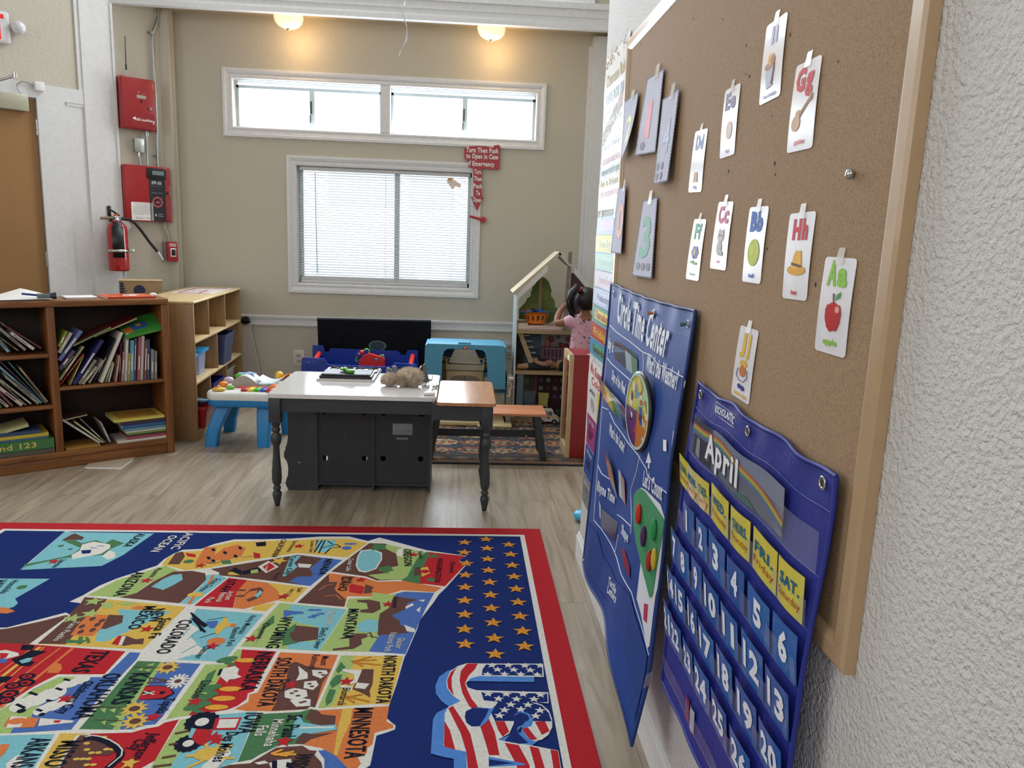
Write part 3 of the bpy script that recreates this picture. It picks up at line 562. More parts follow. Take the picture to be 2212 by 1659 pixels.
def book(x, z, tx, tz, th, col, lab, grp, y0=0.03, dep=0.21, title=None, tc='e8e4da', tilt=0.0):
    """spine in the shelf's front plane; (x,z) foot corner, (tx,tz) head corner, th thickness to the right of that edge"""
    L = math.hypot(tx-x, tz-z); a = math.atan2(tx-x, tz-z)
    M = BMx @ T(x, y0, z) @ R(a, 'Y') @ R(tilt, 'X')
    t = thing('picture_book', lab, 'book', (0, 0, 0), 0, grp); t.matrix_world = M
    t.location = M.to_translation(); t.rotation_euler = M.to_euler()
    m = mat(col, 0.45, coat=0.15); c = 0.0022
    f = MB(); f.box(0, c, 0, dep, 0, L, m); f.box(th-c, th, 0, dep, 0, L, m); f.box(0, th, 0, c, 0, L, m)
    if title:
        text(f, title, on((th*0.25, -0.0006, L*0.88), (0, 0, -L*0.6), (th*0.5, 0, 0)), mat(tc, 0.5), 0.02)
    else:
        k = random.random(); b_ = mat(tc, 0.5)
        f.box(th*0.3, th*0.7, -0.0005, 0, L*0.25, L*(0.55+0.3*k), b_)
    part(f, 'cover', t, world=False)
    f = MB(); f.box(c, th-c, c, dep-0.003, 0.003, L-0.003, PG); part(f, 'pages', t, world=False)
    return t
CN = {'y': 'yellow', 'w': 'white', 'b': 'blue', 'p': 'purple', 'k': 'dark', 'r': 'red', 'n': 'navy', 'g': 'grey', 'e': 'green', 't': 'teal', 'm': 'maroon', 'i': 'pink', 'c': 'cream', 'o': 'tan', 'l': 'light blue'}
def settle(B, xl, xr, zf):
    """thin and shorten leaning books until no two cut into each other"""
    def quad_(b):
        x, z, tx, tz, th = b; L = math.hypot(tx-x, tz-z); ax, az = (tx-x)/L, (tz-z)/L; px, pz = az, -ax
        return [(x, z), (tx, tz), (tx+px*th, tz+pz*th), (x+px*th, z+pz*th)]
    def hit(A_, B_):
        for P_, Q_ in ((A_, B_), (B_, A_)):
            for i in range(4):
                ex, ez = P_[(i+1) % 4][0]-P_[i][0], P_[(i+1) % 4][1]-P_[i][1]; n = (-ez, ex)
                a_ = [q[0]*n[0]+q[1]*n[1] for q in P_]; b_ = [q[0]*n[0]+q[1]*n[1] for q in Q_]; l_ = math.hypot(*n)
                if max(a_) < min(b_)+.0006*l_ or max(b_) < min(a_)+.0006*l_: return False
        return True
    B = [list(b) for b in B]
    for b in B:
        for _ in range(60):
            q = quad_(b); lo = min(p[1] for p in q)
            if lo < zf: d = zf-lo+.0002; b[1] += d; b[3] += d
            d = xl-min(p[0] for p in q)
            if d > 0: b[0] += d+.0003; b[2] += d+.0003
            d = max(p[0] for p in q)-xr
            if d > 0: b[0] -= d+.0003; b[2] -= d+.0003
    for it in range(260):
        any_ = False
        for i in range(len(B)):
            for j in range(i+1, len(B)):
                if hit(quad_(B[i]), quad_(B[j])):
                    any_ = True
                    for b in (B[i], B[j]):
                        if b[4] > .007: b[4] *= .95
                        else: b[2] += (b[0]-b[2])*.02; b[3] += (b[1]-b[3])*.02
        if not any_: break
    return B
UR = [('p1', [(-0.6197,0.7307),(-0.5763,0.8191)], 22, '8a9a3c', 'y'), ('', [(-0.6213,0.6964),(-0.5526,0.8111)], 26, 'c9b8b4', 'i'), ('', [(-0.6229,0.6516),(-0.4971,0.8208)], 28, '6f7fb5', 'b'), ('', [(-0.6250,0.5997),(-0.5440,0.7052)], 40, '5a4a68', 'p'), ('', [(-0.6252,0.5684),(-0.5036,0.7131)], 18, '3a3d4a', 'k'), ('', [(-0.6257,0.5335),(-0.4893,0.7241)], 20, 'a8a878', 'c'),
 ('read', [(-0.6215,0.5044),(-0.4710,0.6864)], 30, 'a5302a', 'r'), ('', [(-0.5704,0.5250),(-0.4490,0.7414)], 20, 'c4b860', 'y'), ('', [(-0.5566,0.4990),(-0.3889,0.7450)], 34, '2a2f6a', 'n'), ('', [(-0.5274,0.5034),(-0.4305,0.6269)], 28, '8d9088', 'g'), ('', [(-0.5071,0.4994),(-0.4265,0.5873)], 20, 'b0ab98', 'c'), ('', [(-0.4698,0.4945),(-0.3843,0.6220)], 24, 'cfc6b4', 'w'), ('', [(-0.4484,0.5032),(-0.2714,0.8280)], 13, '2c2c38', 'k'),
 ('', [(-0.4103,0.5019),(-0.2800,0.7890)], 30, 'dcdad0', 'w'), ('', [(-0.3801,0.5020),(-0.3026,0.6968)], 16, 'b9bf78', 'e'), ('', [(-0.3639,0.5027),(-0.3209,0.6346)], 26, 'c9d0c8', 'g'), ('', [(-0.3248,0.5028),(-0.2958,0.6516)], 24, 'cf9f86', 'o'), ('', [(-0.3025,0.5023),(-0.2785,0.7314)], 16, '6d2d44', 'm'), ('', [(-0.2893,0.5018),(-0.2697,0.6730)], 14, 'b08a90', 'i'), ('', [(-0.2747,0.5020),(-0.2479,0.7874)], 28, 'c8c4b8', 'w'), ('', [(-0.2533,0.5037),(-0.2397,0.6638)], 15, 'b9a83c', 'y'), ('', [(-0.2411,0.5078),(-0.2238,0.7413)], 28, '6fa0c0', 'b'),
 ('', [(-0.2181,0.5094),(-0.1978,0.7522)], 16, '4c7c68', 'e'), ('', [(-0.1992,0.5100),(-0.1773,0.7605)], 20, 'b55a78', 'i'), ('', [(-0.1821,0.5122),(-0.1595,0.7647)], 24, 'cfcac0', 'w'), ('', [(-0.1595,0.5147),(-0.1405,0.7366)], 16, '8a5a50', 'o'), ('', [(-0.1429,0.5162),(-0.1280,0.7410)], 20, '3f5f95', 'b'), ('', [(-0.1167,0.5177),(-0.1078,0.6771)], 24, '9a9a98', 'g'), ('', [(-0.0958,0.5182),(-0.0875,0.6669)], 17, '8b8b8b', 'g')]
SB = settle([(P[0][0], P[0][1] if i < 6 else 0.489, P[1][0], P[1][1], th*.0008) for i, (ti, P, th, col, cn) in enumerate(UR)], -.6255, -.0445, .4885)
for i, (ti, P, th, col, cn) in enumerate(UR):
    x, z, tx, tz, th = SB[i]; th /= 0.0008; a = math.atan2(tx-x, tz-z)
    lean = 'leaning' if a > 0.12 else 'upright'
    book(x, z, tx, tz, th*0.0008, col, '%s %s picture book, %s from the left on the upper right bookcase shelf' % (lean, CN[cn], ORD[i]), 'books on the upper right shelf', 0.02+0.018*((i*7) % 5)/5, 0.2+0.01*(i % 4), title={6: 'Richard Scarry', 13: 'BOOK', 24: 'Big Book of Songs'}.get(i))
def flatbook(P0_, P1_, z, th, col, lab, grp, y0, dep, rz=0.0, tc='e8e4da', title=None, face=None):
    """book lying down; P0_/P1_ are x positions of its front edge"""
    M = BMx @ T(P0_, y0, z) @ R(rz); t = thing('picture_book', lab, 'book', M.to_translation(), 0, grp); t.rotation_euler = M.to_euler()
    L = P1_-P0_; m = mat(col, 0.45, coat=0.15); c = 0.002
    f = MB(); f.box(0, L, 0, dep, 0, c, m); f.box(0, L, 0, dep, th-c, th, m); f.box(0, L, 0, c, 0, th, m)
    if title: text(f, title, on((L*0.25, -0.0006, th*0.25), (L*0.6, 0, 0), (0, 0, th*0.5)), mat(tc, 0.5), 0.02)
    if face: f.box(L*0.1, L*0.9, dep*0.1, dep*0.9, th-.0001, th+0.0002, mat(face, 0.5, var=0.3, vs=20))
    part(f, 'cover', t, world=False)
    f = MB(); f.box(0.003, L-0.003, c, dep-0.003, c, th-c, PG); part(f, 'pages', t, world=False)
    return t
# books thrown flat over the leaning rows
def slab(P, th, col, lab, grp, y0, dep, tc='b8c890'):
    (x, z), (tx, tz) = P; L = math.hypot(tx-x, tz-z); a = -math.atan2(tz-z, tx-x)
    M = BMx @ T(x, y0, z) @ R(a, 'Y'); t = thing('picture_book', lab, 'book', M.to_translation(), 0, grp); t.rotation_euler = M.to_euler(); m = mat(col, 0.45, coat=0.15); c = 0.002
    f = MB(); f.box(0, L, 0, dep, 0, c, m); f.box(0, L, 0, dep, th-c, th, m); f.box(0, L, dep-c, dep, 0, th, m); part(f, 'cover', t, world=False)
    f = MB(); f.box(0.003, L-0.003, 0.002, dep-c, c, th-c, mat(tc, 0.9)); part(f, 'pages', t, world=False)
slab([(-0.5386,0.7237),(-0.3267,0.8255)], 0.012, '5a1f22', 'dark red book with green page edges lying tilted over the leaning row', 'books on the upper right shelf', 0.015, 0.20, '7fae6a')
slab([(-0.4181,0.7664),(-0.1698,0.8705)], 0.012, '6e2020', 'dark red book lying highest, sloping across the upper right shelf', 'books on the upper right shelf', 0.05, 0.2)
P = [(-0.2203,0.7570),(-0.0385,0.7975)]; M = BMx @ T(P[0][0], 0.02, P[0][1]) @ R(-math.atan2(P[1][1]-P[0][1], P[1][0]-P[0][0]), 'Y') @ R(RAD(24), 'X'); t = thing('picture_book', 'green picture book with orange and blue cover lying over the upright books', 'book', M.to_translation(), 0, 'books on the upper right shelf'); t.rotation_euler = M.to_euler()
f = MB(); f.box(-0.03, 0.21, 0, 0.19, 0.016, 0.019, mat('3f8f3a', 0.4)); f.box(-0.03, 0.21, 0, 0.19, 0, 0.003, mat('3f8f3a', 0.4)); f.box(0.03, 0.12, 0.05, 0.12, 0.019, 0.0195, mat('2a5fa8')); f.box(-0.02, 0.03, 0.03, 0.09, 0.019, 0.0195, mat('c8702a')); f.box(0.06, 0.09, 0.08, 0.11, 0.0195, 0.02, mat('d09a2a')); part(f, 'cover', t, world=False)
f = MB(); f.box(-0.027, 0.207, 0.003, 0.187, 0.003, 0.016, mat('6cae58')); part(f, 'pages', t, world=False)
# lower right stack
z = 0.1025
for i, (a, b, th, col, nm, dep, rz) in enumerate(((960, 1445, 20, 'd8d4d0', 'white', .22, .05), (1040, 1432, 20, 'a84a5c', 'rose', .2, .04), (1060, 1430, 13, '4a4038', 'dark brown', .21, .05), (1045, 1426, 14, '7a9a4a', 'green', .2, .03), (1042, 1428, 15, 'c8ccc4', 'pale grey', .2, .05), (1030, 1420, 18, '6a9ab0', 'light blue', .21, .04), (1010, 1420, 26, '2f5f95', 'deep blue', .2, .06), (990, 1395, 26, '3a2d48', 'dark purple', .2, .02), (940, 1392, 22, 'dcc95c', 'big yellow', .24, .05))):
    x0 = -(0.625-(a/3.95-130)*0.002579); x1 = min(-0.047, -(0.625-(b/3.95-130)*0.002579)); th *= 0.00086
    flatbook(x0, x1, z, th, col, '%s picture book lying flat, %s from the bottom of the lower right stack' % (nm, ORD[i]), 'flat books on the lower right shelf', 0.012, dep, 0.0, face='c08a40' if i == 8 else None)
    z += th+0.0004
SL = (([(-0.4395,0.1357),(-0.6283,0.2832)], 16, 'b9b9b6', 'grey'), ([(-0.4166,0.1398),(-0.5618,0.2640)], 18, 'b8b880', 'olive cream'), ([(-0.4034,0.1424),(-0.5297,0.2780)], 15, '6b6b70', 'dark grey'), ([(-0.3790,0.1329),(-0.4237,0.2427)], 14, 'a0969c', 'mauve'))
SB = settle([(P[0][0], .115, P[1][0], P[1][1], th*.0008) for P, th, col, nm in SL], -.625, -.30, .1155)
for i, (P, th, col, nm) in enumerate(SL):
    x, z, tx, tz, th = SB[i]
    book(x, z, tx, tz, th, col, 'thin %s picture book sliding left, %s from the left on the lower right shelf' % (nm, ORD[i]), 'sliding books on the lower right shelf', 0.02, 0.2)
slab([(-0.6070,0.2805),(-0.4845,0.2977)], 0.01, '4a2e26', 'brown picture book lying on top of the sliding books, lower right shelf', 'sliding books on the lower right shelf', 0.03, 0.15)
flatbook(-0.618, -0.43, 0.103, 0.011, 'b88a3c', 'mustard board book lying flat beside the divider on the lower right shelf', 'flat books on the lower right shelf', 0.01, 0.19)
# left column
LU = (([(-0.8513,0.7143),(-0.9001,0.7908)], 22, '8fb4c8', 'l'), ([(-0.8400,0.7156),(-0.9135,0.8309)], 16, '4a4640', 'k'), ([(-0.8016,0.7164),(-0.9039,0.8127)], 18, 'b3a878', 'c'), ([(-0.7708,0.7178),(-0.8955,0.8529)], 20, '8f8b80', 'g'), ([(-0.7236,0.7168),(-0.8291,0.8135)], 26, 'cfcac4', 'w'), ([(-0.6918,0.7215),(-0.8610,0.8579)], 16, '6a3234', 'm'))
SB = settle([(P[0][0]-th*.0008, P[0][1]-.004, P[1][0]-th*.0008, P[1][1], th*.0008) for P, th, col, cn in LU], -1.295, -.6685, .6895)
for i, (P, th, col, cn) in enumerate(LU):
    x, z, tx, tz, th = SB[i]
    book(x, z, tx, tz, th, col, 'leaning %s picture book, %s from the left on the upper left bookcase shelf' % (CN[cn], ORD[i]), 'books on the upper left shelf', 0.02+0.01*(i % 3), 0.2, title='Alphabet' if i == 4 else None, tc='55504a')
LM = (([(-0.9122,0.3967),(-0.9592,0.4364)], 22, '4f7f50', 'e'), ([(-0.8775,0.3954),(-0.9251,0.4496)], 20, 'b9b4ac', 'g'), ([(-0.8559,0.3971),(-0.9321,0.5042)], 18, '8a4a44', 'r'), ([(-0.8077,0.3985),(-0.9252,0.5236)], 24, 'c8b4b0', 'i'), ([(-0.7869,0.3989),(-0.9170,0.5597)], 18, 'a8a888', 'c'), ([(-0.7554,0.4010),(-0.8929,0.5475)], 26, 'dedad0', 'w'), ([(-0.7272,0.4006),(-0.8721,0.5644)], 20, '9a9484', 'g'), ([(-0.7106,0.4016),(-0.9009,0.6285)], 20, '7fa8b8', 'l'), ([(-0.6975,0.4029),(-0.8957,0.6615)], 20, '6a3a6a', 'p'), ([(-0.6868,0.4032),(-0.8519,0.6515)], 22, '3f7f7c', 't'), ([(-0.6806,0.4060),(-0.8036,0.6140)], 20, 'b8977a', 'o'))
SB = settle([(P[0][0]-th*.0008, P[0][1]-.004, P[1][0]-th*.0008, P[1][1], th*.0008) for P, th, col, cn in LM], -1.295, -.6685, .3865)
for i, (P, th, col, cn) in enumerate(LM):
    x, z, tx, tz, th = SB[i]
    book(x, z, tx, tz, th, col, 'leaning %s picture book, %s from the left on the middle left bookcase shelf' % (CN[cn], ORD[i]), 'books on the middle left shelf', 0.02+0.01*(i % 3), 0.2, title={5: 'The Little Mouse Book', 9: 'TALES'}.get(i), tc='55504a')
z = 0.1025
for i, (x0, x1, th, col, nm, ti) in enumerate(((-1.28, -.675, 0.028, '55564f', 'dark grey', None), (-1.28, -.675, 0.062, '3f7a44', 'green', 'ABC and 123'), (-1.28, -.70, 0.012, '3f6f95', 'blue', None), (-1.25, -.70, 0.022, 'c8b23c', 'yellow', None), (-1.25, -.74, 0.02, '2f4a70', 'navy', None))):
    flatbook(x0, x1, z, th, col, '%s big book lying flat, %s from the bottom of the lower left stack' % (nm, ORD[i]), 'flat books on the lower left shelf', 0.012, 0.24, 0, title=ti, tc='d9c46a'); z += th+0.0004
slab([(-0.9404,0.2405),(-0.7927,0.2725)], 0.015, 'c9c48c', 'pale green picture book lying tilted on top of the lower left stack', 'flat books on the lower left shelf', 0.02, 0.2)
# on top of the bookcase
ZT = 0.9985
f = MB(); f.add([tuple(BMx @ Vector(p)) for p in ((-1.0, 0.02, ZT), (-0.66, 0.03, ZT), (-0.62, 0.24, ZT), (-0.95, 0.26, ZT))]+[tuple(BMx @ Vector(p)) for p in ((-1.0, 0.02, ZT+.004), (-0.66, 0.03, ZT+.004), (-0.62, 0.24, ZT+.004), (-0.95, 0.26, ZT+.004))], [(0, 3, 2, 1), (4, 5, 6, 7), (0, 1, 5, 4), (1, 2, 6, 5), (2, 3, 7, 6), (3, 0, 4, 7)], mat('8a857c', 0.5))
cl = thing('clipboard', 'clipboard with loose white papers on the brown bookcase top', 'clipboard', tuple(BMx @ Vector((-0.8, 0.13, ZT)))); part(f, 'board', cl)
f = MB(); f.grid(lambda u, v: tuple(BMx @ Vector((-1.05+0.42*u, 0.01+0.26*v, ZT+0.006+0.045*max(0, 1-abs(u-0.72)/0.35)*v**2+0.004*u))), 14, 8, M_PAPER); part(f, 'paper_sheets', cl)
f = MB(); f.tube([BMx @ Vector((-0.77, 0.08, ZT+.036)), BMx @ Vector((-0.69, 0.07, ZT+.026))], 0.006, mat('1f2370', 0.3)); part(f, 'pen_barrel', tag(MB().add([(0, 0, 0)], [], M_BLK).build('x'), None, None)) if False else tag(f.build('ballpoint_pen'), 'dark blue ballpoint pen lying on the clipboard papers', 'pen')
t = thing('flashlight', 'small black and silver flashlight on the bookcase top beside the clipboard', 'flashlight', tuple(BMx @ Vector((-0.65, 0.05, ZT+.02))))
f = MB(); f.cyl(BMx @ Vector((-0.70, 0.05, ZT+.024)), BMx @ Vector((-0.635, 0.05, ZT+.024)), 0.014, mat('6f7a80', 0.3, 0.7)); part(f, 'barrel', t)
f = MB(); f.cyl(BMx @ Vector((-0.635, 0.05, ZT+.024)), BMx @ Vector((-0.605, 0.05, ZT+.024)), 0.014, mat('3a4046', 0.3, 0.4), 0.021); part(f, 'head', t)
t = thing('note_pad', 'white note pad in the middle of the brown bookcase top', 'notepad', tuple(BMx @ Vector((-0.46, 0.1, ZT))))
f = MB(); f.rbox(-0.545, -0.39, 0.06, 0.20, ZT, ZT+0.010, M_PAPER, 0.001, 1, BMx); part(f, 'pages', t, fixn=True)
f = MB(); f.box(-0.55, -0.385, 0.055, 0.21, ZT+0.0102, ZT+0.0115, mat('f4f4f4', 0.5), BMx); part(f, 'cover', t, fixn=True)
OBM = BMx @ T(-0.34, 0.02, ZT) @ R(RAD(2))
t = thing('orange_picture_book', 'bright orange picture book with a white duck, on the bookcase top', 'book', OBM.to_translation())
f = MB(); MO = mat('e8571f', 0.35, coat=0.3); f.box(0, 0.275, 0, 0.23, 0, 0.002, MO, OBM); f.box(0, 0.275, 0, 0.23, 0.010, 0.0125, MO, OBM); f.box(0, 0.275, -0.001, 0.001, 0, 0.0125, mat('c2491c', 0.4), OBM)
for x, y, a, b_ in ((0.16, 0.12, 0.035, 0.05), (0.20, 0.15, 0.02, 0.02), (0.13, 0.10, 0.02, 0.03)): f.lathe([(0, 0.0128), (1, 0.0128)], mat('efe8df'), 14, OBM @ T(x, y, 0) @ Matrix.Diagonal((a, b_, 1, 1)), False, False)
for x, y in ((0.04, 0.19), (0.06, 0.08)): f.lathe([(0, 0.0128), (0.016, 0.0128)], mat('f0a070'), 12, OBM @ T(x, y, 0), False, False)
text(f, 'duck duck goose', on(OBM @ Vector((0.03, 0.03, 0.013)), OBM.to_3x3() @ Vector((0.20, 0, 0)), OBM.to_3x3() @ Vector((0, 0.02, 0))), mat('f2e6dc'), 0); part(f, 'cover', t, fixn=True)
f = MB(); f.box(0.002, 0.272, 0.001, 0.228, 0.002, 0.010, PG, OBM); part(f, 'pages', t, fixn=True)
f = MB(); f.ball(BMx @ Vector((-0.045, 0.16, ZT+0.012)), (0.022, 0.02, 0.012), mat('f0f0ef', 0.9, bump=0.6, bs=60)); tag(f.build('crumpled_tissue'), 'crumpled white tissue beside the orange book', 'tissue')
# floor tile peeping out under the bookcase
f = MB(); f.prism([(-2.230,4.590),(-2.025,4.584),(-2.025,4.755),(-2.053,4.922),(-2.315,4.958)], 0.0006, 0.004, mat('b7a994', 0.4), 'xy'); f.prism([(-2.229,4.576),(-2.017,4.570),(-2.020,4.756),(-2.029,4.765),(-2.026,4.586),(-2.231,4.592)], 0.0006, 0.0045, mat('e4e2dc', 0.4), 'xy')
tag(f.build('loose_floor_tile'), 'loose beige floor tile peeping out under the brown bookcase', 'tile')
# cardboard box, chair behind
f = MB(); MCB = mat('a98e6a', 0.8, var=0.08, vs=8); CBM = T(-2.43, 6.02, 0) @ R(RAD(22))
t = thing('wooden_stool', 'plain stool behind the bookcase that carries the cardboard box', 'stool', (-2.43, 6.02, 0))
f.box(-.16, .16, -.13, .13, .55, .58, W_BR, CBM)
part(f, 'seat', t, fixn=True)
for sx in (-.13, .13):
    for sy in (-.1, .1):
        f = MB(); f.box(sx-.015, sx+.015, sy-.015, sy+.015, 0, .55, W_BRV, CBM); part(f, 'leg', t, fixn=True)
t = thing('cardboard_box', 'brown cardboard box with dark print standing behind the bookcase', 'box', (-2.43, 6.02, .581))
f = MB(); f.box(-.145, .145, -.12, .12, .581, 1.035, MCB, CBM); part(f, 'carton', t, fixn=True)
f = MB(); MNV = mat('2c3050', 0.7)
f.lathe([(0, 0), (0.04, 0)], MNV, 16, CBM @ T(-0.01, -0.1205, 0.965) @ R(RAD(90), 'X'), False, False)
for k in range(5): f.flat([CBM @ Vector(p) for p in ((-.14, -.1206, 1.02-.02*k), (-.12+.01*k, -.1206, 1.025-.02*k), (-.11, -.1206, 1.01-.02*k), (-.135, -.1206, 1.0-.02*k))], MNV)
part(f, 'printed_mark', t)
f = MB(); f.box(-.145, .145, -.125, .0, 1.0352, 1.038, mat('c9b08a', 0.8), CBM); part(f, 'flap', t, fixn=True)
CHM = T(-2.75, 5.52, 0) @ R(RAD(-25)); t = thing('wooden_chair', 'tan wooden chair with a rounded back hidden behind the bookcase', 'chair', (-2.75, 5.52, 0), RAD(-25))
f = MB(); f.prism([(-.19, .60), (.19, .60), (.19, .905), (.15, .925), (-.15, .925), (-.19, .905)], -.02, .0, wood('93795a', 'a98f6c', 0), 'xz', CHM); part(f, 'backrest', t, fixn=True)
f = MB(); f.rbox(-.2, .2, 0, .38, .42, .45, wood('93795a', 'a98f6c', 0), .005, 2, CHM); part(f, 'seat', t, fixn=True)
for sx in (-.18, .18):
    for sy, h in ((0.0, .6), (.35, .42)):
        f = MB(); f.box(sx-.015, sx+.015, sy-.015, sy+.015, 0, h, W_BRV, CHM); part(f, 'leg', t, fixn=True)
# ================================================================ NATURAL SHELF UNIT
NA = math.atan2(-0.057, 0.998); NM = T(-1.781, 5.232, 0) @ R(-NA*0 + math.atan2(0.057, 0.998)); NM = T(-1.781, 5.232, 0) @ R(RAD(3.27))
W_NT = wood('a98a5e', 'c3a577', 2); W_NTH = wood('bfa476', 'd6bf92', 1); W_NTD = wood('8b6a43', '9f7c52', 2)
ns = thing('birch_cubby_shelf', 'light birch cubby shelf unit running to the back wall', 'shelf', (-1.781, 5.232, 0), RAD(3.27))
def npart(name, *a, m=W_NT, r=0.002):
    f = MB(); f.rbox(*a, m, r, 2, NM); return part(f, name, ns, fixn=True)
npart('top', -.395, 0.006, -0.004, 1.382, .940, .958, m=W_NTH, r=0.006)
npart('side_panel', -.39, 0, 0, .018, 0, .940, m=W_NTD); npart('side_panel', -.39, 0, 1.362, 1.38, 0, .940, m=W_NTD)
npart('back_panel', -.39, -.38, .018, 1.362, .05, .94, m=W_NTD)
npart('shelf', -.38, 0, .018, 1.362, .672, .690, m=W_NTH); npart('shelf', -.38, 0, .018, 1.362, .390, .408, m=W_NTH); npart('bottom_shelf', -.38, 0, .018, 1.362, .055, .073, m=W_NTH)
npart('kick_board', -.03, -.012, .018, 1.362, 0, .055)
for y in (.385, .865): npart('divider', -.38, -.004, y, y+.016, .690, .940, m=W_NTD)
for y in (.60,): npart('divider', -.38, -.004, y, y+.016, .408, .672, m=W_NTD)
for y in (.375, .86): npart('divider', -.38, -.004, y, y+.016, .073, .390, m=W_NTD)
f = MB(); f.box(-.33, -.03, .62, 1.24, .9585, .9592, mat('e2d9d6', 0.4), NM)
for a in ((-.30, -.06, .66, .69), (-.30, -.06, 1.16, 1.2), (-.30, -.28, .66, 1.2), (-.16, -.14, .66, .95), (-.26, -.18, .74, .76), (-.26, -.18, .9, .92)): f.box(*a, .9592, .9596, mat('9c3a4a', 0.5), NM)
tag(f.build('laminated_sheet', fixn=True), 'white laminated sheet with red shapes on the birch shelf top', 'paper')
def tub(name, lab, cat, y, x, z, w, d, h, col, lid=None, grp=None, al=1.0, flare=0.82, rim=None, rz=0):
    """open tub: centre (x,y) in shelf frame"""
    MM = NM @ T(x, y, z) @ R(rz); t = thing(name, lab, cat, MM.to_translation(), RAD(3.27)+rz, grp)
    m = mat(col, 0.25, alpha=al); f = MB(); a, b = w/2, d/2; c, e = a*flare, b*flare
    def ringv(p, q, zz, r=0.02):
        o = []
        for sx, sy, q0 in ((1, 1, 0), (-1, 1, 90), (-1, -1, 180), (1, -1, 270)):
            for k in range(4): an = RAD(q0+30*k); o.append((sx*(p-r)+r*cos(an), sy*(q-r)+r*sin(an), zz))
        return o
    L = [ringv(c, e, 0), ringv(a, b, h), ringv(a+.008, b+.008, h), ringv(a+.008, b+.008, h-.012), ringv(a-.003, b-.003, h-.001), ringv(c-.003, e-.003, .004)]
    vs = [p for l in (L[3], L[2], L[4], L[5]) for p in l]; vs0 = [p for l in (L[0], L[1]) for p in l]; n = 16
    f.add(vs0, [(j, (j+1) % n, n+(j+1) % n, n+j) for j in range(n)]+[tuple(reversed(range(n)))], m, MM, False)
    f.add(vs, [(i*n+j, i*n+(j+1) % n, (i+1)*n+(j+1) % n, (i+1)*n+j) for i in range(3) for j in range(n)]+[tuple(range(3*n, 4*n))], m, MM, False)
    part(f, 'tub', t)
    if lid:
        f = MB(); l0, l1, l2 = ringv(a+.018, b+.018, h-.004, .03), ringv(a+.02, b+.02, h+.012, .03), ringv(a-.01, b-.01, h+.012, .03)
        f.add(l0+l1+l2, [(i*n+j, i*n+(j+1) % n, (i+1)*n+(j+1) % n, (i+1)*n+j) for i in range(2) for j in range(n)]+[tuple(range(2*n, 3*n)), tuple(reversed(range(n)))], mat(lid, 0.35), MM); part(f, 'lid', t, 'bright blue lid')
    return t, MM
def rnd_contents(MM, w, d, h, cols, n, name, base, seed):
    rr = random.Random(seed)
    for i in range(n):
        f = MB(); p = Vector((rr.uniform(-w, w)*.5, rr.uniform(-d, d)*.5, h)); c = cols[i % len(cols)]
        M2 = MM @ T(*p) @ Euler((rr.uniform(-1, 1), rr.uniform(-1, 1), rr.uniform(0, 3))).to_matrix().to_4x4()
        f.rbox(-.035, .035, -.018, .018, -.014, .014, mat(c[1], .35), .006, 2, M2); tag(f.build(name), '%s toy block %s' % (c[0], base), 'toy')
t, MM = tub('lidded_tub', 'clear tub with blue lid, nearer of the two in the birch shelf', 'storage tub', .13, -.12, .409, .13, .17, .155, 'c5c9e4', '2f9fd6', 'blue lidded tubs', .45, .85)
rnd_contents(MM, .06, .08, .04, (('pink', 'd08a8a'), ('cream', 'd8cdb0')), 2, 'toy_block', 'inside the nearer blue-lidded tub', 1)
t, MM = tub('lidded_tub', 'clear tub with blue lid, farther of the two in the birch shelf', 'storage tub', .36, -.12, .409, .15, .19, .165, 'b9c2e2', '2f9fd6', 'blue lidded tubs', .45, .85)
rnd_contents(MM, .06, .08, .05, (('magenta', 'a0285a'), ('red', 'b04040')), 2, 'toy_block', 'inside the farther blue-lidded tub', 2)
t, MM = tub('storage_bin', 'smoky blue plastic bin jutting out of the middle birch shelf', 'bin', .86, -.10, .409, .26, .33, .235, '39456b', None, None, .88, .80)
rnd_contents(MM, .15, .2, .10, (('yellow', 'c8a83a'), ('grey', '6a6f78'), ('green', '5a8a4a')), 3, 'toy_block', 'inside the smoky blue bin', 3)
t, MM = tub('storage_bin', 'bright red plastic bin of toys at the near end of the birch shelf', 'bin', .17, -.07, .074, .24, .25, .155, 'a51c1f', None, None, 1, .8)
f = MB(); f.ball(MM @ Vector((.0, -.03, .19)), (.035, .035, .04), M_WHT); f.ball(MM @ Vector((.025, -.035, .17)), (.03, .03, .03), M_BLK); tag(f.build('black_white_toy'), 'black and white toy poking out of the red bin', 'toy')
f = MB(); f.tube([MM @ Vector(p) for p in ((-.02, -.05, .12), (.02, -.02, .17), (.06, .03, .165))], [.035, .04, .02], mat('2f5a72', .5)); f.tube([MM @ Vector(p) for p in ((.05, .02, .165), (.12, .06, .172))], .012, mat('5f9ac0', .5)); tag(f.build('blue_toy'), 'blue grey toy lying in the red bin', 'toy')
t, MM = tub('storage_bin', 'navy blue plastic bin low in the birch shelf', 'bin', .58, -.13, .074, .26, .33, .25, '10186a', None, None, 1, .85)
t, MM = tub('clear_jar_tub', 'clear plastic tub on the far bottom birch shelf', 'storage tub', 1.06, -.12, .074, .2, .26, .26, 'b5b7ae', None, None, .35, .9)
# leaning board behind the shelf, beside the wall
t = thing('white_folding_board', 'white board standing folded between the birch shelf and the outlet', 'board', (-1.75, 6.66, 0))
f = MB(); f.prism([(-1.9, 0), (-1.69, 0), (-1.722, .22), (-1.775, .52), (-1.787, .60), (-1.787, .665), (-1.9, .665)], 6.635, 6.665, mat('b7aea4', 0.6), 'xz'); part(f, 'panel', t, fixn=True)
f = MB(); f.cyl((-1.83, 6.62, .68), (-1.83, 6.65, .68), .035, M_BLK); f.box(-1.87, -1.79, 6.62, 6.65, .662, .672, M_BLK); part(f, 'hinge', t)
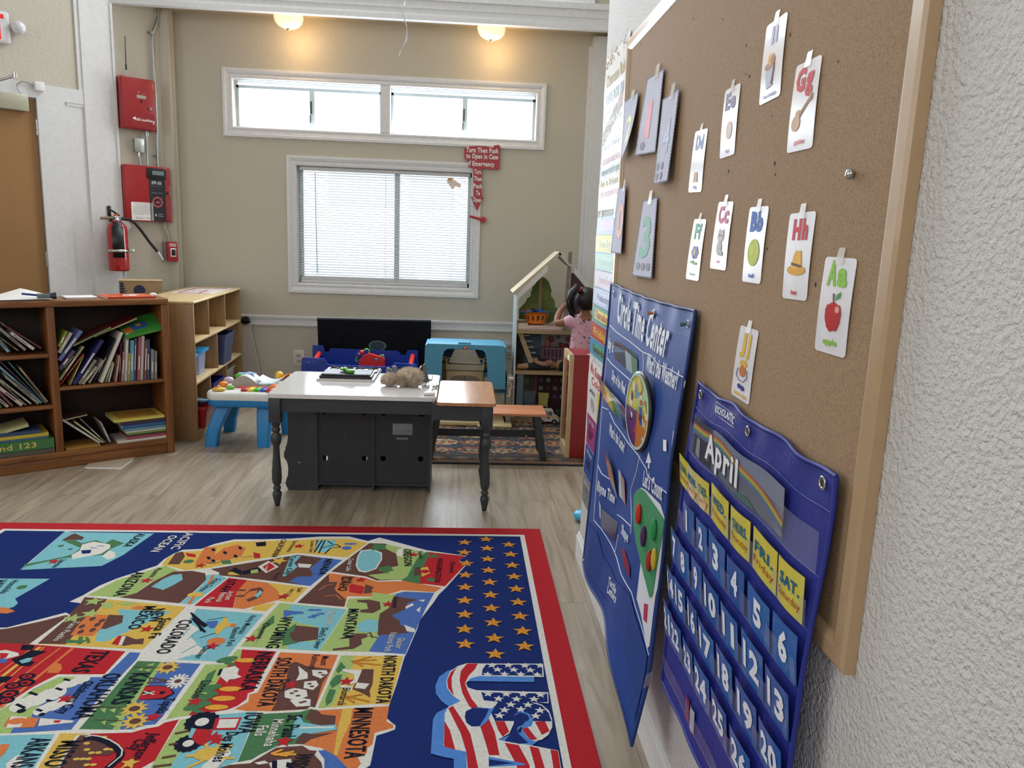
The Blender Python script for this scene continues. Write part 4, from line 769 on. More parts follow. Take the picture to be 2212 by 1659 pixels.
# ================================================================ ACTIVITY TABLE
M_AB = mat('1f7fc0', 0.4); M_AW = mat('dcdcd8', 0.35); M_AD = mat('152f9a', 0.4)
at = thing('activity_table', 'blue and white toddler activity table with coloured piano keys', 'toy table', (-1.44, 5.33, 0))
def lobed(s, z, off=0):
    pts = []
    cx, cy = -1.44, 5.31
    for k in range(64):
        a = 2*pi*k/64; c_, s_ = cos(a), sin(a)
        rr = 1/max(abs(c_)/(.235+off), abs(s_)/(.225+off)); bul = .028*max(0, 1-abs(abs(math.atan2(abs(s_), abs(c_)))-pi/4)/.34)
        rr = min(rr, .285+off)+bul*0.6; pts.append((cx+c_*rr*s, cy+s_*rr*s, z))
    return pts
def rings(mb, L, m, smooth=True, cap0=True, cap1=True, M=None):
    n = len(L[0]); vs = [p for l in L for p in l]
    mb.add(vs, [(i*n+j, i*n+(j+1) % n, (i+1)*n+(j+1) % n, (i+1)*n+j) for i in range(len(L)-1) for j in range(n)], m, M, smooth)
    if cap0: mb.add(L[0], [tuple(reversed(range(n)))], m, M)
    if cap1: mb.add(L[-1], [tuple(range(n))], m, M)
f = MB(); rings(f, [lobed(.96, .278), lobed(1, .285), lobed(1, .325)], M_AB); part(f, 'base_tray', at)
f = MB(); rings(f, [lobed(1.01, .325), lobed(1.02, .332), lobed(1.02, .362), lobed(.97, .376), lobed(.90, .378)], M_AW); part(f, 'top_tray', at, 'white top tray')
for x, y, dx, dy in ((-1.575, 5.20, -.085, -.065), (-1.315, 5.20, -.0, -.065), (-1.575, 5.44, -.085, .10), (-1.30, 5.44, .065, .07)):
    f = MB(); L = []
    for z, k, w, d in ((.285, 0, .05, .045), (.2, .45, .047, .042), (.1, .85, .042, .038), (0.0, 1, .041, .036)):
        cx, cy = x+dx*k, y+dy*k; o = []
        for sx, sy, q0 in ((1, 1, 0), (-1, 1, 90), (-1, -1, 180), (1, -1, 270)):
            for j in range(4): an = RAD(q0+30*j); o.append((cx+sx*(w-.015)+.015*cos(an), cy+sy*(d-.015)+.015*sin(an), z))
        L.append(o)
    rings(f, list(reversed(L)), M_AB); part(f, 'leg', at)
for x, y, c in ((-1.44, 5.17, 0), (-1.398, 5.17, 1), (-1.356, 5.17, 2), (-1.314, 5.17, 3)):
    f = MB(); f.rbox(x-.019, x+.019, y-.045, y+.045, .376, .396, mat(('b02a2e', 'd9c230', '4aa63a', '2c52b0')[c], .3), .008, 3); part(f, 'piano_key', at)
f = MB(); f.grid(lambda u, v: (-1.56+.17*u, 5.28+.16*v, .382+.075*sin(pi*min(1, .12+u*.8))), 10, 4, mat('cfd3d6', .35)); f.prism([(-1.56, .378)]+[(-1.56+.17*u/10, .382+.075*sin(pi*min(1, .12+u/10*.8))) for u in range(11)]+[(-1.39, .378)], 5.279, 5.281, mat('a9a7a2', .4), 'xz')
f.box(-1.54, -1.42, 5.36, 5.40, .457, .4585, mat('7fb4dc', .4)); part(f, 'picture_panel', at, fixn=True)
f = MB(); f.grid(lambda u, v: (-1.39+.19*u, 5.28+.16*v, .440-.04*sin(pi*u)+.02*u), 10, 4, mat('c9d6e2', .35)); f.box(-1.37, -1.33, 5.33, 5.36, .412, .4135, mat('5fa0e0')); f.box(-1.30, -1.27, 5.33, 5.36, .41, .4115, mat('d8cc6a')); part(f, 'open_book_panel', at)
for nm, c, r, col in (('orange_ball', (-1.60, 5.23, .405), (.03, .028, .022), 'e8882a'), ('white_purple_ball', (-1.585, 5.30, .42), (.035, .03, .024), 'c9b8d0'), ('yellow_flower', (-1.60, 5.13, .39), (.045, .03, .016), 'd9b448'), ('red_flower', (-1.61, 5.13, .405), (.018, .014, .008), 'b5482f'), ('green_button', (-1.545, 5.2, .39), (.028, .02, .014), '6fb53a'),
    ('green_leaf', (-1.56, 5.50, .415), (.045, .03, .018), '5fae3c'), ('yellow_ball', (-1.29, 5.50, .425), (.03, .03, .03), 'e8b22c'), ('orange_arch', (-1.20, 5.44, .415), (.055, .035, .035), 'ef8a2c'), ('red_bumper', (-1.37, 5.25, .382), (.16, .018, .010), 'd84a30'), ('orange_fish', (-1.24, 5.18, .40), (.045, .03, .022), 'e07a28'), ('red_berries', (-1.26, 5.13, .388), (.035, .028, .018), 'c2382c')):
    f = MB(); f.ball(c, r, mat(col, .3), seg=16); part(f, nm, at)
# ================================================================ PLAY KITCHEN TABLE
M_GY = mat('35383d', 0.45, var=0.05, vs=20); M_GYD = mat('2c2f35', 0.5); M_MARB = mat('dcdad8', 0.12, var=0.03, vs=3, coat=0.5)
W_LEAF = wood('a8734c', 'c08c62', 1, 14, 0.2)
kt = thing('play_kitchen_table', 'charcoal play kitchen island with a white marble-look top and turned legs', 'table', (-.56, 4.3, 0))
def rrect(x0, x1, y0, y1, r, z, n=5):
    o = []
    for cx, cy, q in ((x1-r, y1-r, 0), (x0+r, y1-r, 90), (x0+r, y0+r, 180), (x1-r, y0+r, 270)):
        for k in range(n+1): a = RAD(q+90*k/n); o.append((cx+r*cos(a), cy+r*sin(a), z))
    return o
f = MB(); a = (-.995, -.121, 3.958, 4.635); rings(f, [rrect(*a, .035, .592), rrect(*a, .035, .612), rrect(a[0]+.003, a[1]-.003, a[2]+.003, a[3]-.003, .033, .615)], M_MARB, False); part(f, 'counter_top', kt, 'white marble-look top')
f = MB(); a = (-.119, .190, 3.895, 4.52); rings(f, [rrect(*a, .03, .585), rrect(*a, .03, .600), rrect(a[0]+.003, a[1]-.003, a[2]+.003, a[3]-.003, .028, .602)], W_LEAF, False); part(f, 'side_leaf', kt, 'butcher-block side leaf')
f = MB(); f.box(-.985, -.130, 3.975, 3.99, .517, .592, M_GY); f.box(-.985, -.97, 3.99, 4.60, .517, .592, M_GY); f.box(-.985, -.130, 4.60, 4.615, .517, .592, M_GY)
f.box(-.130, .175, 3.931, 3.945, .50, .584, M_GY); f.box(.160, .174, 3.945, 4.49, .50, .585, M_GY); f.box(-.13, .175, 4.48, 4.495, .50, .585, M_GY); f.box(-.145, -.13, 3.93, 4.60, .50, .592, M_GY); part(f, 'apron', kt)
prof = [(.0, 0), (.012, 0), (.016, .02), (.021, .045), (.024, .06), (.023, .075), (.014, .085), (.020, .092), (.020, .105), (.013, .112), (.022, .125), (.026, .15), (.025, .19), (.018, .28), (.0165, .33), (.024, .345), (.028, .365), (.026, .385), (.018, .398), (.015, .404), (.022, .410), (.022, .425), (.015, .431), (.021, .437), (.021, .455), (.026, .462)]
for x, y in ((-.958, 3.985), (.146, 3.955), (-.958, 4.59), (.146, 4.47)):
    f = MB(); f.lathe(prof, M_GY, 20, T(x, y, 0)); f.rbox(x-.03, x+.03, y-.03, y+.03, .46, .59 if x < 0 else .584, M_GY, .003); part(f, 'leg', kt)
YC = 4.25
f = MB()
def scallop():
    p = [(-.80, .0)]
    P2 = [(-.955, .0), (-.965, .02), (-.972, .04), (-.966, .065), (-.957, .09), (-.955, .13), (-.960, .165), (-.972, .185), (-.977, .19), (-.977, .225), (-.970, .235), (-.969, .25), (-.960, .27), (-.955, .30), (-.953, .36), (-.955, .517)]
    return p+P2+[(-.80, .517)]
f.prism(scallop(), YC-.012, YC, M_GY, 'xz'); part(f, 'scalloped_panel', kt, fixn=True)
holes = [(-.747, .455), (-.533, .46), (-.425, .46), (-.214, .458), (-.75, .19), (-.53, .193), (-.426, .194), (-.215, .195)]
f = MB()
def holed(mb, x0, x1, z0, z1, hs, y0, y1, m, r=.0165):
    xs = sorted({x0, x1}|{h[0]-r for h in hs}|{h[0]+r for h in hs}); zs = sorted({z0, z1}|{h[1]-r for h in hs}|{h[1]+r for h in hs})
    for a_, b_ in zip(xs, xs[1:]):
        for c_, d_ in zip(zs, zs[1:]):
            cx, cz = (a_+b_)/2, (c_+d_)/2; hit = [h for h in hs if abs(cx-h[0]) < r and abs(cz-h[1]) < r]
            if not hit:
                for yy in (y0, y1): mb.add([(a_, yy, c_), (b_, yy, c_), (b_, yy, d_), (a_, yy, d_)], [(0, 1, 2, 3)], m)
    for h in hs:
        n = 24; ci = [(h[0]+r*.985*cos(2*pi*k/n), h[1]+r*.985*sin(2*pi*k/n)) for k in range(n)]
        sq = []
        for k in range(n):
            c0, s0 = cos(2*pi*k/n), sin(2*pi*k/n); q = r/max(abs(c0), abs(s0)); sq.append((h[0]+q*c0, h[1]+q*s0))
        for yy in (y0, y1):
            vs = [(p[0], yy, p[1]) for p in ci+sq]; mb.add(vs, [(k, (k+1) % n, n+(k+1) % n, n+k) for k in range(n)], m)
        vs = [(p[0], y0, p[1]) for p in ci]+[(p[0], y1, p[1]) for p in ci]; mb.add(vs, [(k, (k+1) % n, n+(k+1) % n, n+k) for k in range(n)], m)
holed(f, -.80, -.162, .045, .517, holes, YC-.004, YC, M_GYD); part(f, 'back_panel', kt, 'dark back panel with eight round holes')
f = MB(); f.box(-.802, -.79, YC-.016, YC+.26, 0, .517, M_GY); part(f, 'upright', kt)
f = MB(); f.box(-.486, -.474, YC-.016, YC+.26, 0, .517, M_GY); part(f, 'upright', kt)
f = MB(); f.box(-.170, -.158, YC-.016, YC+.26, 0, .517, M_GY); part(f, 'upright', kt)
f = MB(); f.box(-.79, -.17, YC-.014, YC+.26, .036, .046, M_GY); part(f, 'bottom_rail', kt)
f = MB(); f.rbox(-.373, -.262, YC-.0055, YC-.004, .334, .400, mat('8f9294', .5), .0006, 1); f.box(-.353, -.287, YC-.0055, YC-.004, .307, .318, mat('7b7e81', .5))
for k in range(6): f.box(-.362, -.30+.01*(k % 3), YC-.0060, YC-.0054, .342+.009*k, .3435+.009*k, mat('55585b'))
f.box(-.296, -.27, YC-.006, YC-.0054, .36, .364, mat('55585b')); part(f, 'information_label', kt, 'grey information label')
f = MB()
for x, z, s in ((-.638, .33, 1), (-.318, .273, 1)): f.tube([(x-.005, YC-.006, z+.006), (x, YC-.006, z-.006), (x+.006, YC-.006, z+.006), (x-.005, YC-.006, z+.006)], .0008, mat('a9abad'), 4)
for x, z in ((-.893, .165), (-.94, .25), (-.835, .25), (-.94, .06), (-.835, .06)): f.cyl((x, YC-.0145, z), (x, YC-.012, z), .0055, mat('5c6066' if z > .2 or z < .1 else 'b5b7b9', .3, .7))
part(f, 'screw', kt)
f = MB(); f.box(-.79, -.56, 4.56, 4.575, .046, .517, M_GYD); f.box(-.505, -.17, 4.56, 4.575, .046, .517, M_GYD); part(f, 'front_door_panel', kt)  # unseen cabinet front, added to darken the round holes of the back panel
# stove top
st = thing('toy_stove_top', 'toy stove top with black griddle and burner grates on the marble top', 'toy', (-.65, 4.53, .615))
f = MB(); f.add([(-.815, 4.335, .6155), (-.485, 4.335, .6155), (-.485, 4.735, .6155), (-.815, 4.735, .6155), (-.808, 4.342, .628), (-.492, 4.342, .628), (-.492, 4.728, .628), (-.808, 4.728, .628)], [(0, 3, 2, 1), (4, 5, 6, 7), (0, 1, 5, 4), (1, 2, 6, 5), (2, 3, 7, 6), (3, 0, 4, 7)], mat('c9c6c2', .25, .3)); part(f, 'base_plate', st)
f = MB(); f.rbox(-.800, -.505, 4.355, 4.53, .6285, .642, M_BLK, .002); f.rbox(-.790, -.515, 4.36, 4.53, .642, .652, mat('1c1e22', .35), .003)
for k in range(14): f.box(-.785, -.52, 4.368+.0115*k, 4.373+.0115*k, .652, .654, mat('3c4048', .3))
part(f, 'griddle', st)
for cx in (-.72, -.57):
    f = MB()
    for k in range(4):
        a_ = RAD(45+90*k); f.tube([(cx+.02*cos(a_), 4.63+.02*sin(a_), .636), (cx+.065*cos(a_), 4.63+.065*sin(a_), .638), (cx+.075*cos(a_), 4.63+.075*sin(a_), .648)], .004, M_BLK, 6)
    f.tube([(cx-.07, 4.56, .632), (cx+.07, 4.56, .632), (cx+.07, 4.70, .632), (cx-.07, 4.70, .632), (cx-.07, 4.56, .632)], .0045, M_BLK, 6); part(f, 'burner_grate', st)
    f = MB(); f.cyl((cx, 4.63, .628), (cx, 4.63, .634), .03, mat('8a8d92', .3, .6)); part(f, 'burner', st)
f = MB(); f.ball((-.63, 4.40, .664), (.026, .018, .012), mat('57a82c', .35)); f.tube([(-.64, 4.41, .664), (-.672, 4.45, .668)], [.006, .014], mat('57a82c', .35)); f.ball((-.68, 4.46, .668), (.02, .03, .008), mat('4c9a28', .35))
tag(f.build('toy_spatula'), 'green toy spatula lying across the black griddle', 'toy')
# plush
import mathutils
f = MB(); M_PL = mat('e8d4ba', 0.95, var=0.25, vs=60, bump=1.0, bs=90, sheen=.4, dist=.02)
pl = thing('fluffy_plush', 'fluffy tan stuffed animal lying on the marble top', 'plush toy', (-.33, 4.25, .615))
def fluffy(mb, c, r, seed, amp=.07, M=None):
    rr = random.Random(seed); bm = bmesh.new(); bmesh.ops.create_icosphere(bm, subdivisions=4, radius=1)
    for v in bm.verts:
        n = v.co.copy(); k = 1+amp*(mathutils.noise.noise(n*6+Vector((seed, 0, 0)))+.7*mathutils.noise.noise(n*17)); v.co = Vector((c[0]+n.x*r[0]*k, c[1]+n.y*r[1]*k, max(.6155, c[2]+n.z*r[2]*k)))
    mb.bm(bm, M_PL, None, False)
    vs = []; fs = []
    for i in range(2400):
        n = Vector((rr.gauss(0, 1), rr.gauss(0, 1), rr.gauss(0, 1))).normalized()
        if n.z < -.6: continue
        p = Vector((c[0]+n.x*r[0], c[1]+n.y*r[1], c[2]+n.z*r[2])); d = (n+Vector((rr.uniform(-.6, .6), rr.uniform(-.6, .6), rr.uniform(-.8, .3)))).normalized()*rr.uniform(.008, .018)
        s_ = n.cross(Vector((rr.random(), rr.random(), rr.random()))).normalized()*.0016; k = len(vs)
        q = p+n*.001+d
        if q.z < .617 or p.z < .617: continue
        vs += [p-s_-n*.003, p+s_-n*.003, q]; fs.append((k, k+1, k+2))
    mb.add(vs, fs, M_PL)
fluffy(f, (-.285, 4.27, .662), (.075, .05, .052), 1); part(f, 'body', pl)
f = MB(); fluffy(f, (-.395, 4.25, .647), (.042, .04, .033), 2); part(f, 'head', pl)
f = MB(); fluffy(f, (-.323, 4.225, .645), (.022, .02, .030), 3); part(f, 'leg', pl)
f = MB(); fluffy(f, (-.248, 4.225, .645), (.026, .02, .032), 4); part(f, 'leg', pl)
# grey faucet parts & fork
def gtoy(x, y, s, lab):
    t = thing('toy_faucet', lab, 'toy', (x, y, .615)); m = mat('5b5d60', .4)
    f = MB(); f.lathe([(.028*s, .6155), (.027*s, .62), (.015*s, .66), (.012*s, .67)], m, 16, T(x, y, 0)); part(f, 'base', t)
    f = MB(); f.ball((x, y, .685), (.016*s, .016*s, .02*s), m); f.ball((x-.004, y, .708), (.010*s, .010*s, .010*s), m); f.tube([(x, y, .69), (x-.02*s, y-.01, .705), (x-.03*s, y-.03, .69)], .007*s, m); part(f, 'spout', t)
gtoy(-.205, 4.40, 1.0, 'grey toy faucet standing beside the fluffy plush on the marble top')
f = MB(); m = mat('66686c', .4); f.cyl((-.405, 4.52, .6155), (-.405, 4.52, .64), .012, m); f.ball((-.425, 4.52, .655), (.016, .016, .016), m); f.ball((-.39, 4.52, .668), (.018, .016, .016), m); f.ball((-.405, 4.52, .65), (.02, .014, .014), m)
tag(f.build('toy_tap_knob'), 'small grey toy knob behind the fluffy plush', 'toy')
t = thing('toy_fork', 'white and beige toy utensil lying at the right edge of the marble top', 'toy', (-.155, 4.15, .615)); m = mat('dfe0e4', .3)
f = MB(); f.rbox(-.170, -.150, 4.03, 4.22, .622, .630, m, .003); f.rbox(-.192, -.130, 4.0, 4.03, .616, .632, m, .006); part(f, 'handle', t)
f = MB(); f.lathe([(.040, .616), (.042, .630), (.034, .630), (.032, .618)], mat('b0aba0', .4), 20, T(-.158, 4.25, 0), True, False, pi, 2*pi)
for dx in (-.022, 0, .022): f.rbox(-.164+dx, -.154+dx, 4.20, 4.30, .620, .632, m, .003)
part(f, 'tines', t)
f = MB(); f.rbox(-.20, -.165, 4.44, 4.56, .6155, .622, mat('8e9092', .3, .4), .002); tag(f.build('toy_tray'), 'thin grey toy tray behind the grey faucet', 'toy')
# bench
bn = thing('play_bench', 'small bench with butcher-block seat and charcoal legs behind the island', 'bench', (.3, 5.0, 0))
f = MB(); f.rbox(-.20, .566, 4.845, 5.115, .315, .333, wood('b9744f', 'd08f68', 0, 14, .35), .003); part(f, 'seat', bn)
for x, s in ((.56, 1), (-.19, -1)):
    for y0, y1 in ((4.87, 4.895), (5.07, 5.12)):
        f = MB(); f.add([(x-.075-.0*s, y0, .315), (x-.03, y0, .315), (x-.03, y0+.02, .315), (x-.075, y0+.02, .315), (x-.02+.03*s*0, y1, 0), (x+.025, y1, 0), (x+.025, y1+.02, 0), (x-.02, y1+.02, 0)] if s > 0 else [(x+.03, y0, .315), (x+.075, y0, .315), (x+.075, y0+.02, .315), (x+.03, y0+.02, .315), (x-.025, y1, 0), (x+.02, y1, 0), (x+.02, y1+.02, 0), (x-.025, y1+.02, 0)], [(0, 1, 2, 3), (7, 6, 5, 4), (0, 4, 5, 1), (1, 5, 6, 2), (2, 6, 7, 3), (3, 7, 4, 0)], M_GY); part(f, 'leg', bn, fixn=True)
f = MB(); f.box(-.15, .53, 4.985, 5.0, .14, .19, M_GYD); f.box(.505, .52, 4.89, 5.09, .15, .18, M_GYD); f.cyl((.45, 4.98, .150), (.45, 4.986, .150), .006, M_CHR); part(f, 'stretcher', bn)

# ================================================================ ORIENTAL RUG
f = MB(); OR = dict(n=mat('2b3440', .95, var=.2, vs=60), t=mat('a48b62', .95, var=.2, vs=60), r=mat('6c3a30', .95, var=.2, vs=60), g=mat('6f7468', .95, var=.2, vs=60), k=mat('1c2228', .95), b=mat('85603f', .95, var=.2, vs=50), o=mat('8f5b3c', .95, var=.2, vs=50))
ox0, ox1, oy0, oy1 = -.62, 1.42, 4.80, 6.44; zr = .0085
f.box(ox0, ox1, oy0, oy1, .0005, zr, OR['k'])
def rr_(a, b_, c, d, z, m): f.add([(a, c, z), (b_, c, z), (b_, d, z), (a, d, z)], [(0, 1, 2, 3)], OR[m])
lay = [(.022, 'b'), (.045, 'n'), (.055, 't'), (.062, 'r'), (.075, 'k'), (.15, 'g'), (.158, 'k'), (.185, 'b'), (.195, 'n')]
for i, (w, c) in enumerate(lay): rr_(ox0+w, ox1-w, oy0+w, oy1-w, zr+.0002*(i+1), c)
z1_ = zr+.0022; rg = random.Random(5)
def poly2(cx, cy, pts, z, m, s=1.0): f.prism([(cx+x*s, cy+y*s) for x, y in pts], z, z, OR[m]) if False else f.add([(cx+x*s, cy+y*s, z) for x, y in pts], [tuple(t_) for t_ in tessellate_polygon([[Vector((x, y, 0)) for x, y in pts]])], OR[m])
for side in (0, 1):      # zigzag border
    yb = oy0+.078 if side == 0 else oy1-.145
    n = 12; w = (ox1-ox0-.2)/n
    for i in range(n):
        a = ox0+.1+i*w
        for dz_, c, q in ((0, 't', .0), (.0002, 'r', .012), (.0004, 'k', .024), (.0006, 't', .034)):
            poly2(a, yb, [(0+q*.6, .034), (w/2, .064-q*.8), (w-q*.6, .034), (w/2, .004+q*.8)], z1_+dz_, c)
DIA = [(-.5, 0), (-.28, .22), (-.12, .2), (0, .34), (.12, .2), (.28, .22), (.5, 0), (.28, -.22), (.12, -.2), (0, -.34), (-.12, -.2), (-.28, -.22)]
OCT = [(.5*cos(2*pi*k/8+pi/8), .36*sin(2*pi*k/8+pi/8)) for k in range(8)]
nx, ny = 8, 6
for i in range(nx):
    for j in range(ny):
        cx = ox0+.2+(ox1-ox0-.4)*(i+.5)/nx; cy = oy0+.2+(oy1-oy0-.4)*(j+.5)/ny
        A = (OCT, DIA)[(i+j) % 2]; c0 = ('t', 'o', 'b')[(i*2+j) % 3]
        poly2(cx, cy, A, z1_, 'k', .26); poly2(cx, cy, A, z1_+.0002, c0, .23); poly2(cx, cy, DIA, z1_+.0004, 'r' if c0 != 'o' else 'n', .16); poly2(cx, cy, OCT, z1_+.0006, 't', .09); poly2(cx, cy, OCT, z1_+.0008, 'n', .05)
        for k in range(6):
            an = 2*pi*k/6+.3; poly2(cx+.083*cos(an), cy+.055*sin(an), OCT, z1_+.0007, ('n', 'r', 'k')[k % 3], .035)
for k in range(900):
    cx = rg.uniform(ox0+.2, ox1-.2); cy = rg.uniform(oy0+.2, oy1-.2); c = rg.choice('trgobtk'); s = rg.uniform(.010, .026); a = rg.uniform(0, pi)
    P = [(.5*cos(t_), .28*sin(t_)) for t_ in (0, .9, 1.6, 2.5, 3.3, 4.2, 5.2)]; P = [(x*cos(a)-y*sin(a), x*sin(a)+y*cos(a)) for x, y in P]
    poly2(cx, cy, P, z1_+.0010+.0000015*k, c, s)
tag(f.build('oriental_rug'), 'patterned oriental rug in navy, tan and rust in front of the dollhouse', 'rug')
RZ = .0115
# ================================================================ BLUE TOY BOX WITH BLACK BOARD
M_RB = mat('0f3393', .35, coat=.2); M_RBD = mat('0d2a80', .4)
rt = thing('toy_train_table', 'bright blue plastic toy table with red posts against the back wall', 'toy table', (-.78, 6.2, 0))
f = MB(); P = [(-1.2395,0.4591),(-1.2286,0.4741),(-1.0712,0.4674),(-1.0534,0.4495),(-1.0500,0.4348),(-1.0285,0.4206),(-0.5661,0.4145),(-0.5480,0.4224),(-0.5228,0.4490),(-0.3553,0.4424),(-0.3406,0.4316),(-0.3338,0.2033),(-1.2469,0.1810)]
P = [p if p[1] > .3 else (p[0], .20) for p in P]
f.prism(P, 6.02, 6.05, M_RB, 'xz'); part(f, 'front_side', rt, fixn=True)
f = MB(); P = [(-1.2229,0.5194),(-1.1401,0.5179),(-1.1326,0.5066),(-1.1254,0.4681),(-1.0952,0.4651),(-1.0799,0.4926),(-1.0686,0.4968),(-0.5215,0.4888),(-0.4983,0.4583),(-0.4600,0.4555),(-0.4451,0.4987),(-0.3570,0.4973),(-0.3509,0.3331),(-1.2252,0.3101)]
P = [p if p[1] > .4 else (p[0], .22) for p in P]
f.prism(P, 6.38, 6.41, M_RB, 'xz'); part(f, 'rear_side', rt, fixn=True)
f = MB(); f.box(-1.20, -.36, 6.05, 6.38, .20, .23, M_RBD); part(f, 'table_top', rt)
for x in (-1.17, -.40):
    f = MB(); f.cyl((x, 6.05, .40), (x, 6.39, .455), .020, mat('d3352a', .35)); part(f, 'red_post', rt, 'red crossbar')
for x in (-1.19, -.37):
    for y in (6.03, 6.36):
        f = MB(); f.box(x-.02, x+.02, y-.0, y+.04, 0 if x < -1 or y < 6.1 else 0, .21, M_RBD); part(f, 'leg', rt)
f = MB()
for p in [(-1.1840,0.4288),(-0.3824,0.4355)]: f.ball((p[0], 6.018, p[1]), (.016, .008, .016), mat('2350c0', .3))
part(f, 'round_bolt', rt)
t = thing('black_toy_board', 'large black plastic board standing upright behind the blue toy table', 'board', (-.7, 6.5, 0))
f = MB(); P = [(-1.1978,0.7299),(-0.2571,0.7391),(-0.2499,0.3219),(-1.1908,0.2971)]; P = [P[0], P[1], (P[1][0]+.005, .01), (P[0][0]+.02, .01)]
f.prism(P, 6.46, 6.50, mat('090b12', .5, spec=.12), 'xz'); part(f, 'panel', t, fixn=True)
f = MB(); L = [(-1.02+.0, .30), (-1.0, .58), (-.93, .64), (-.42, .625), (-.35, .56), (-.34, .30)]
f.tube([(x, 6.458, z) for x, z in L], .006, mat('12141c', .5, spec=.12), 6)
f.tube([(P[0][0], 6.46, P[0][1]+.004), (P[1][0], 6.46, P[1][1]+.004)], .012, mat('3b3d42', .4), 8); part(f, 'moulded_rim', t)
f = MB(); f.lathe([(0, 0), (.075, 0)], mat('1a3350', .4), 24, T(-.70, 6.456, .52) @ R(RAD(90), 'X') @ Matrix.Diagonal((1, .6, 1, 1)), False, False)
f.lathe([(.062, .0005), (.072, .0005)], mat('3f8a5a', .4), 24, T(-.70, 6.455, .52) @ R(RAD(90), 'X') @ Matrix.Diagonal((1, .6, 1, 1)), False, False); part(f, 'round_emblem', t, 'blue and green round emblem')
# red bead toy inside
t = thing('bead_maze_toy', 'red bead maze toy with green wires inside the blue toy table', 'toy', (-.68, 6.2, .23))
f = MB(); P = [(-0.8288,0.4125),(-0.8177,0.4393),(-0.7881,0.4704),(-0.7401,0.4943),(-0.6846,0.4808),(-0.6326,0.4671),(-0.6140,0.4524),(-0.6138,0.4183)]; P = [(x, z if z > .42 else .235) for x, z in P]
f.prism(P, 6.17, 6.22, mat('cf2a22', .35), 'xz'); part(f, 'body', t, fixn=True)
f = MB()
for P in ([(-0.8362,0.4237),(-0.8436,0.4424),(-0.8325,0.4654),(-0.8177,0.4809),(-0.8029,0.4964),(-0.7808,0.5158),(-0.7587,0.5315),(-0.7402,0.5245),(-0.7401,0.4981)], [(-0.6696,0.4471),(-0.6549,0.4665),(-0.6438,0.4781),(-0.6253,0.4862),(-0.6215,0.4598)]): f.tube([(x, 6.19, z) for x, z in P], .007, mat('6cae5a', .4), 8)
part(f, 'wire', t, 'green bent wire')
for nm, a, r, c in (('red_bead', [(-0.7955,0.5004)], .020, 'c8281f'), ('purple_bead', [(-0.8140,0.4772)], .022, '4b2a78'), ('teal_bead', [(-0.6770,0.4507)], .020, '4a9aa0'), ('red_bead', [(-0.7067,0.4423)], .014, 'cf3a2a')):
    f = MB(); f.ball((a[0][0], 6.185, a[0][1]), r, mat(c, .35)); part(f, nm, t)
# ================================================================ TEAL TOY HOUSE
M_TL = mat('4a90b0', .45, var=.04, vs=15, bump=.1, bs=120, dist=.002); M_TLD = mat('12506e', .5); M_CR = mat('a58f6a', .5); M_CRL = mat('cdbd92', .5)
th = thing('toy_dollhouse_case', 'teal fold-out plastic toy house with a beige kitchen inside', 'toy house', (.03, 5.95, 0))
Y0, Y1 = 5.86, 6.28
outer = [(-0.2810,0.2727),(-0.2798,0.4252),(-0.2755,0.5979),(-0.2653,0.6267),(-0.2514,0.6343),(0.2978,0.6320),(0.3229,0.6291),(0.3378,0.6115),(0.3473,0.4417),(0.3526,0.2920)]
inner = [(0.2119,0.2995),(0.2076,0.4381),(0.1977,0.5283),(0.1856,0.5749),(0.1673,0.5923),(0.1209,0.5982),(-0.0919,0.5994),(-0.1200,0.5879),(-0.1337,0.5660),(-0.1430,0.5010),(-0.1444,0.3926),(-0.1424,0.2907)]
f = MB(); f.prism(outer+inner, Y0, Y0+.05, M_TL, 'xz', None, False)
tb = [(-0.0253,0.6264),(-0.0187,0.6480),(0.0698,0.6470),(0.0810,0.6258)]; f.prism(tb, Y0+.02, Y0+.10, M_TL, 'xz'); part(f, 'front_arch', th, fixn=True)
oL, oR = outer[0][0], outer[-1][0]; oz = outer[4][1]
f = MB(); f.box(oL+.005, oL+.03, Y0+.05, Y1, .27, oz-.02, M_TL); f.box(oR-.03, oR-.005, Y0+.05, Y1, .27, oz-.02, M_TL); f.box(oL+.03, oR-.03, Y0+.05, Y1, oz-.045, oz-.012, M_TL); part(f, 'shell', th)
bk_ = [(-0.0264,0.5381),(0.0875,0.5375),(0.1801,0.3662),(-0.1136,0.3662)]
f = MB()
a = (oL+.03, Y1); 
x0, x1 = oL+.03, oR-.03; zt = oz-.045; zb_ = .40
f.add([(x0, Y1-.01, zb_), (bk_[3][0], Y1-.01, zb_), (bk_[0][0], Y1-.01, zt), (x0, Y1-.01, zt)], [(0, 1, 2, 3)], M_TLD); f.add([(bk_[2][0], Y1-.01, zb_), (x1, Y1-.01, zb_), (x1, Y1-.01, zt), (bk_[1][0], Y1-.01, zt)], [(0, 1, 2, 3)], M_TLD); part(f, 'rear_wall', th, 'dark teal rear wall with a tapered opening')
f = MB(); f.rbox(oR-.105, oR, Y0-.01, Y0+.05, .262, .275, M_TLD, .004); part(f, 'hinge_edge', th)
f = MB(); f.rbox(-.115, .185, 5.98, 6.22, .03, .405, M_CR, .012); f.box(oL+.03, oR-.03, 6.20, 6.26, .03, .43, mat('8f7a58', .5)); part(f, 'kitchen_counter', th, 'beige kitchen counter')
f = MB(); f.lathe([(.062, .4065), (.075, .409), (.06, .4095), (.03, .402), (0, .402)], mat('6f7378', .4), 24, T(.035, 6.07, 0) @ Matrix.Diagonal((1.1, .6, 1, 1))); part(f, 'sink', th)
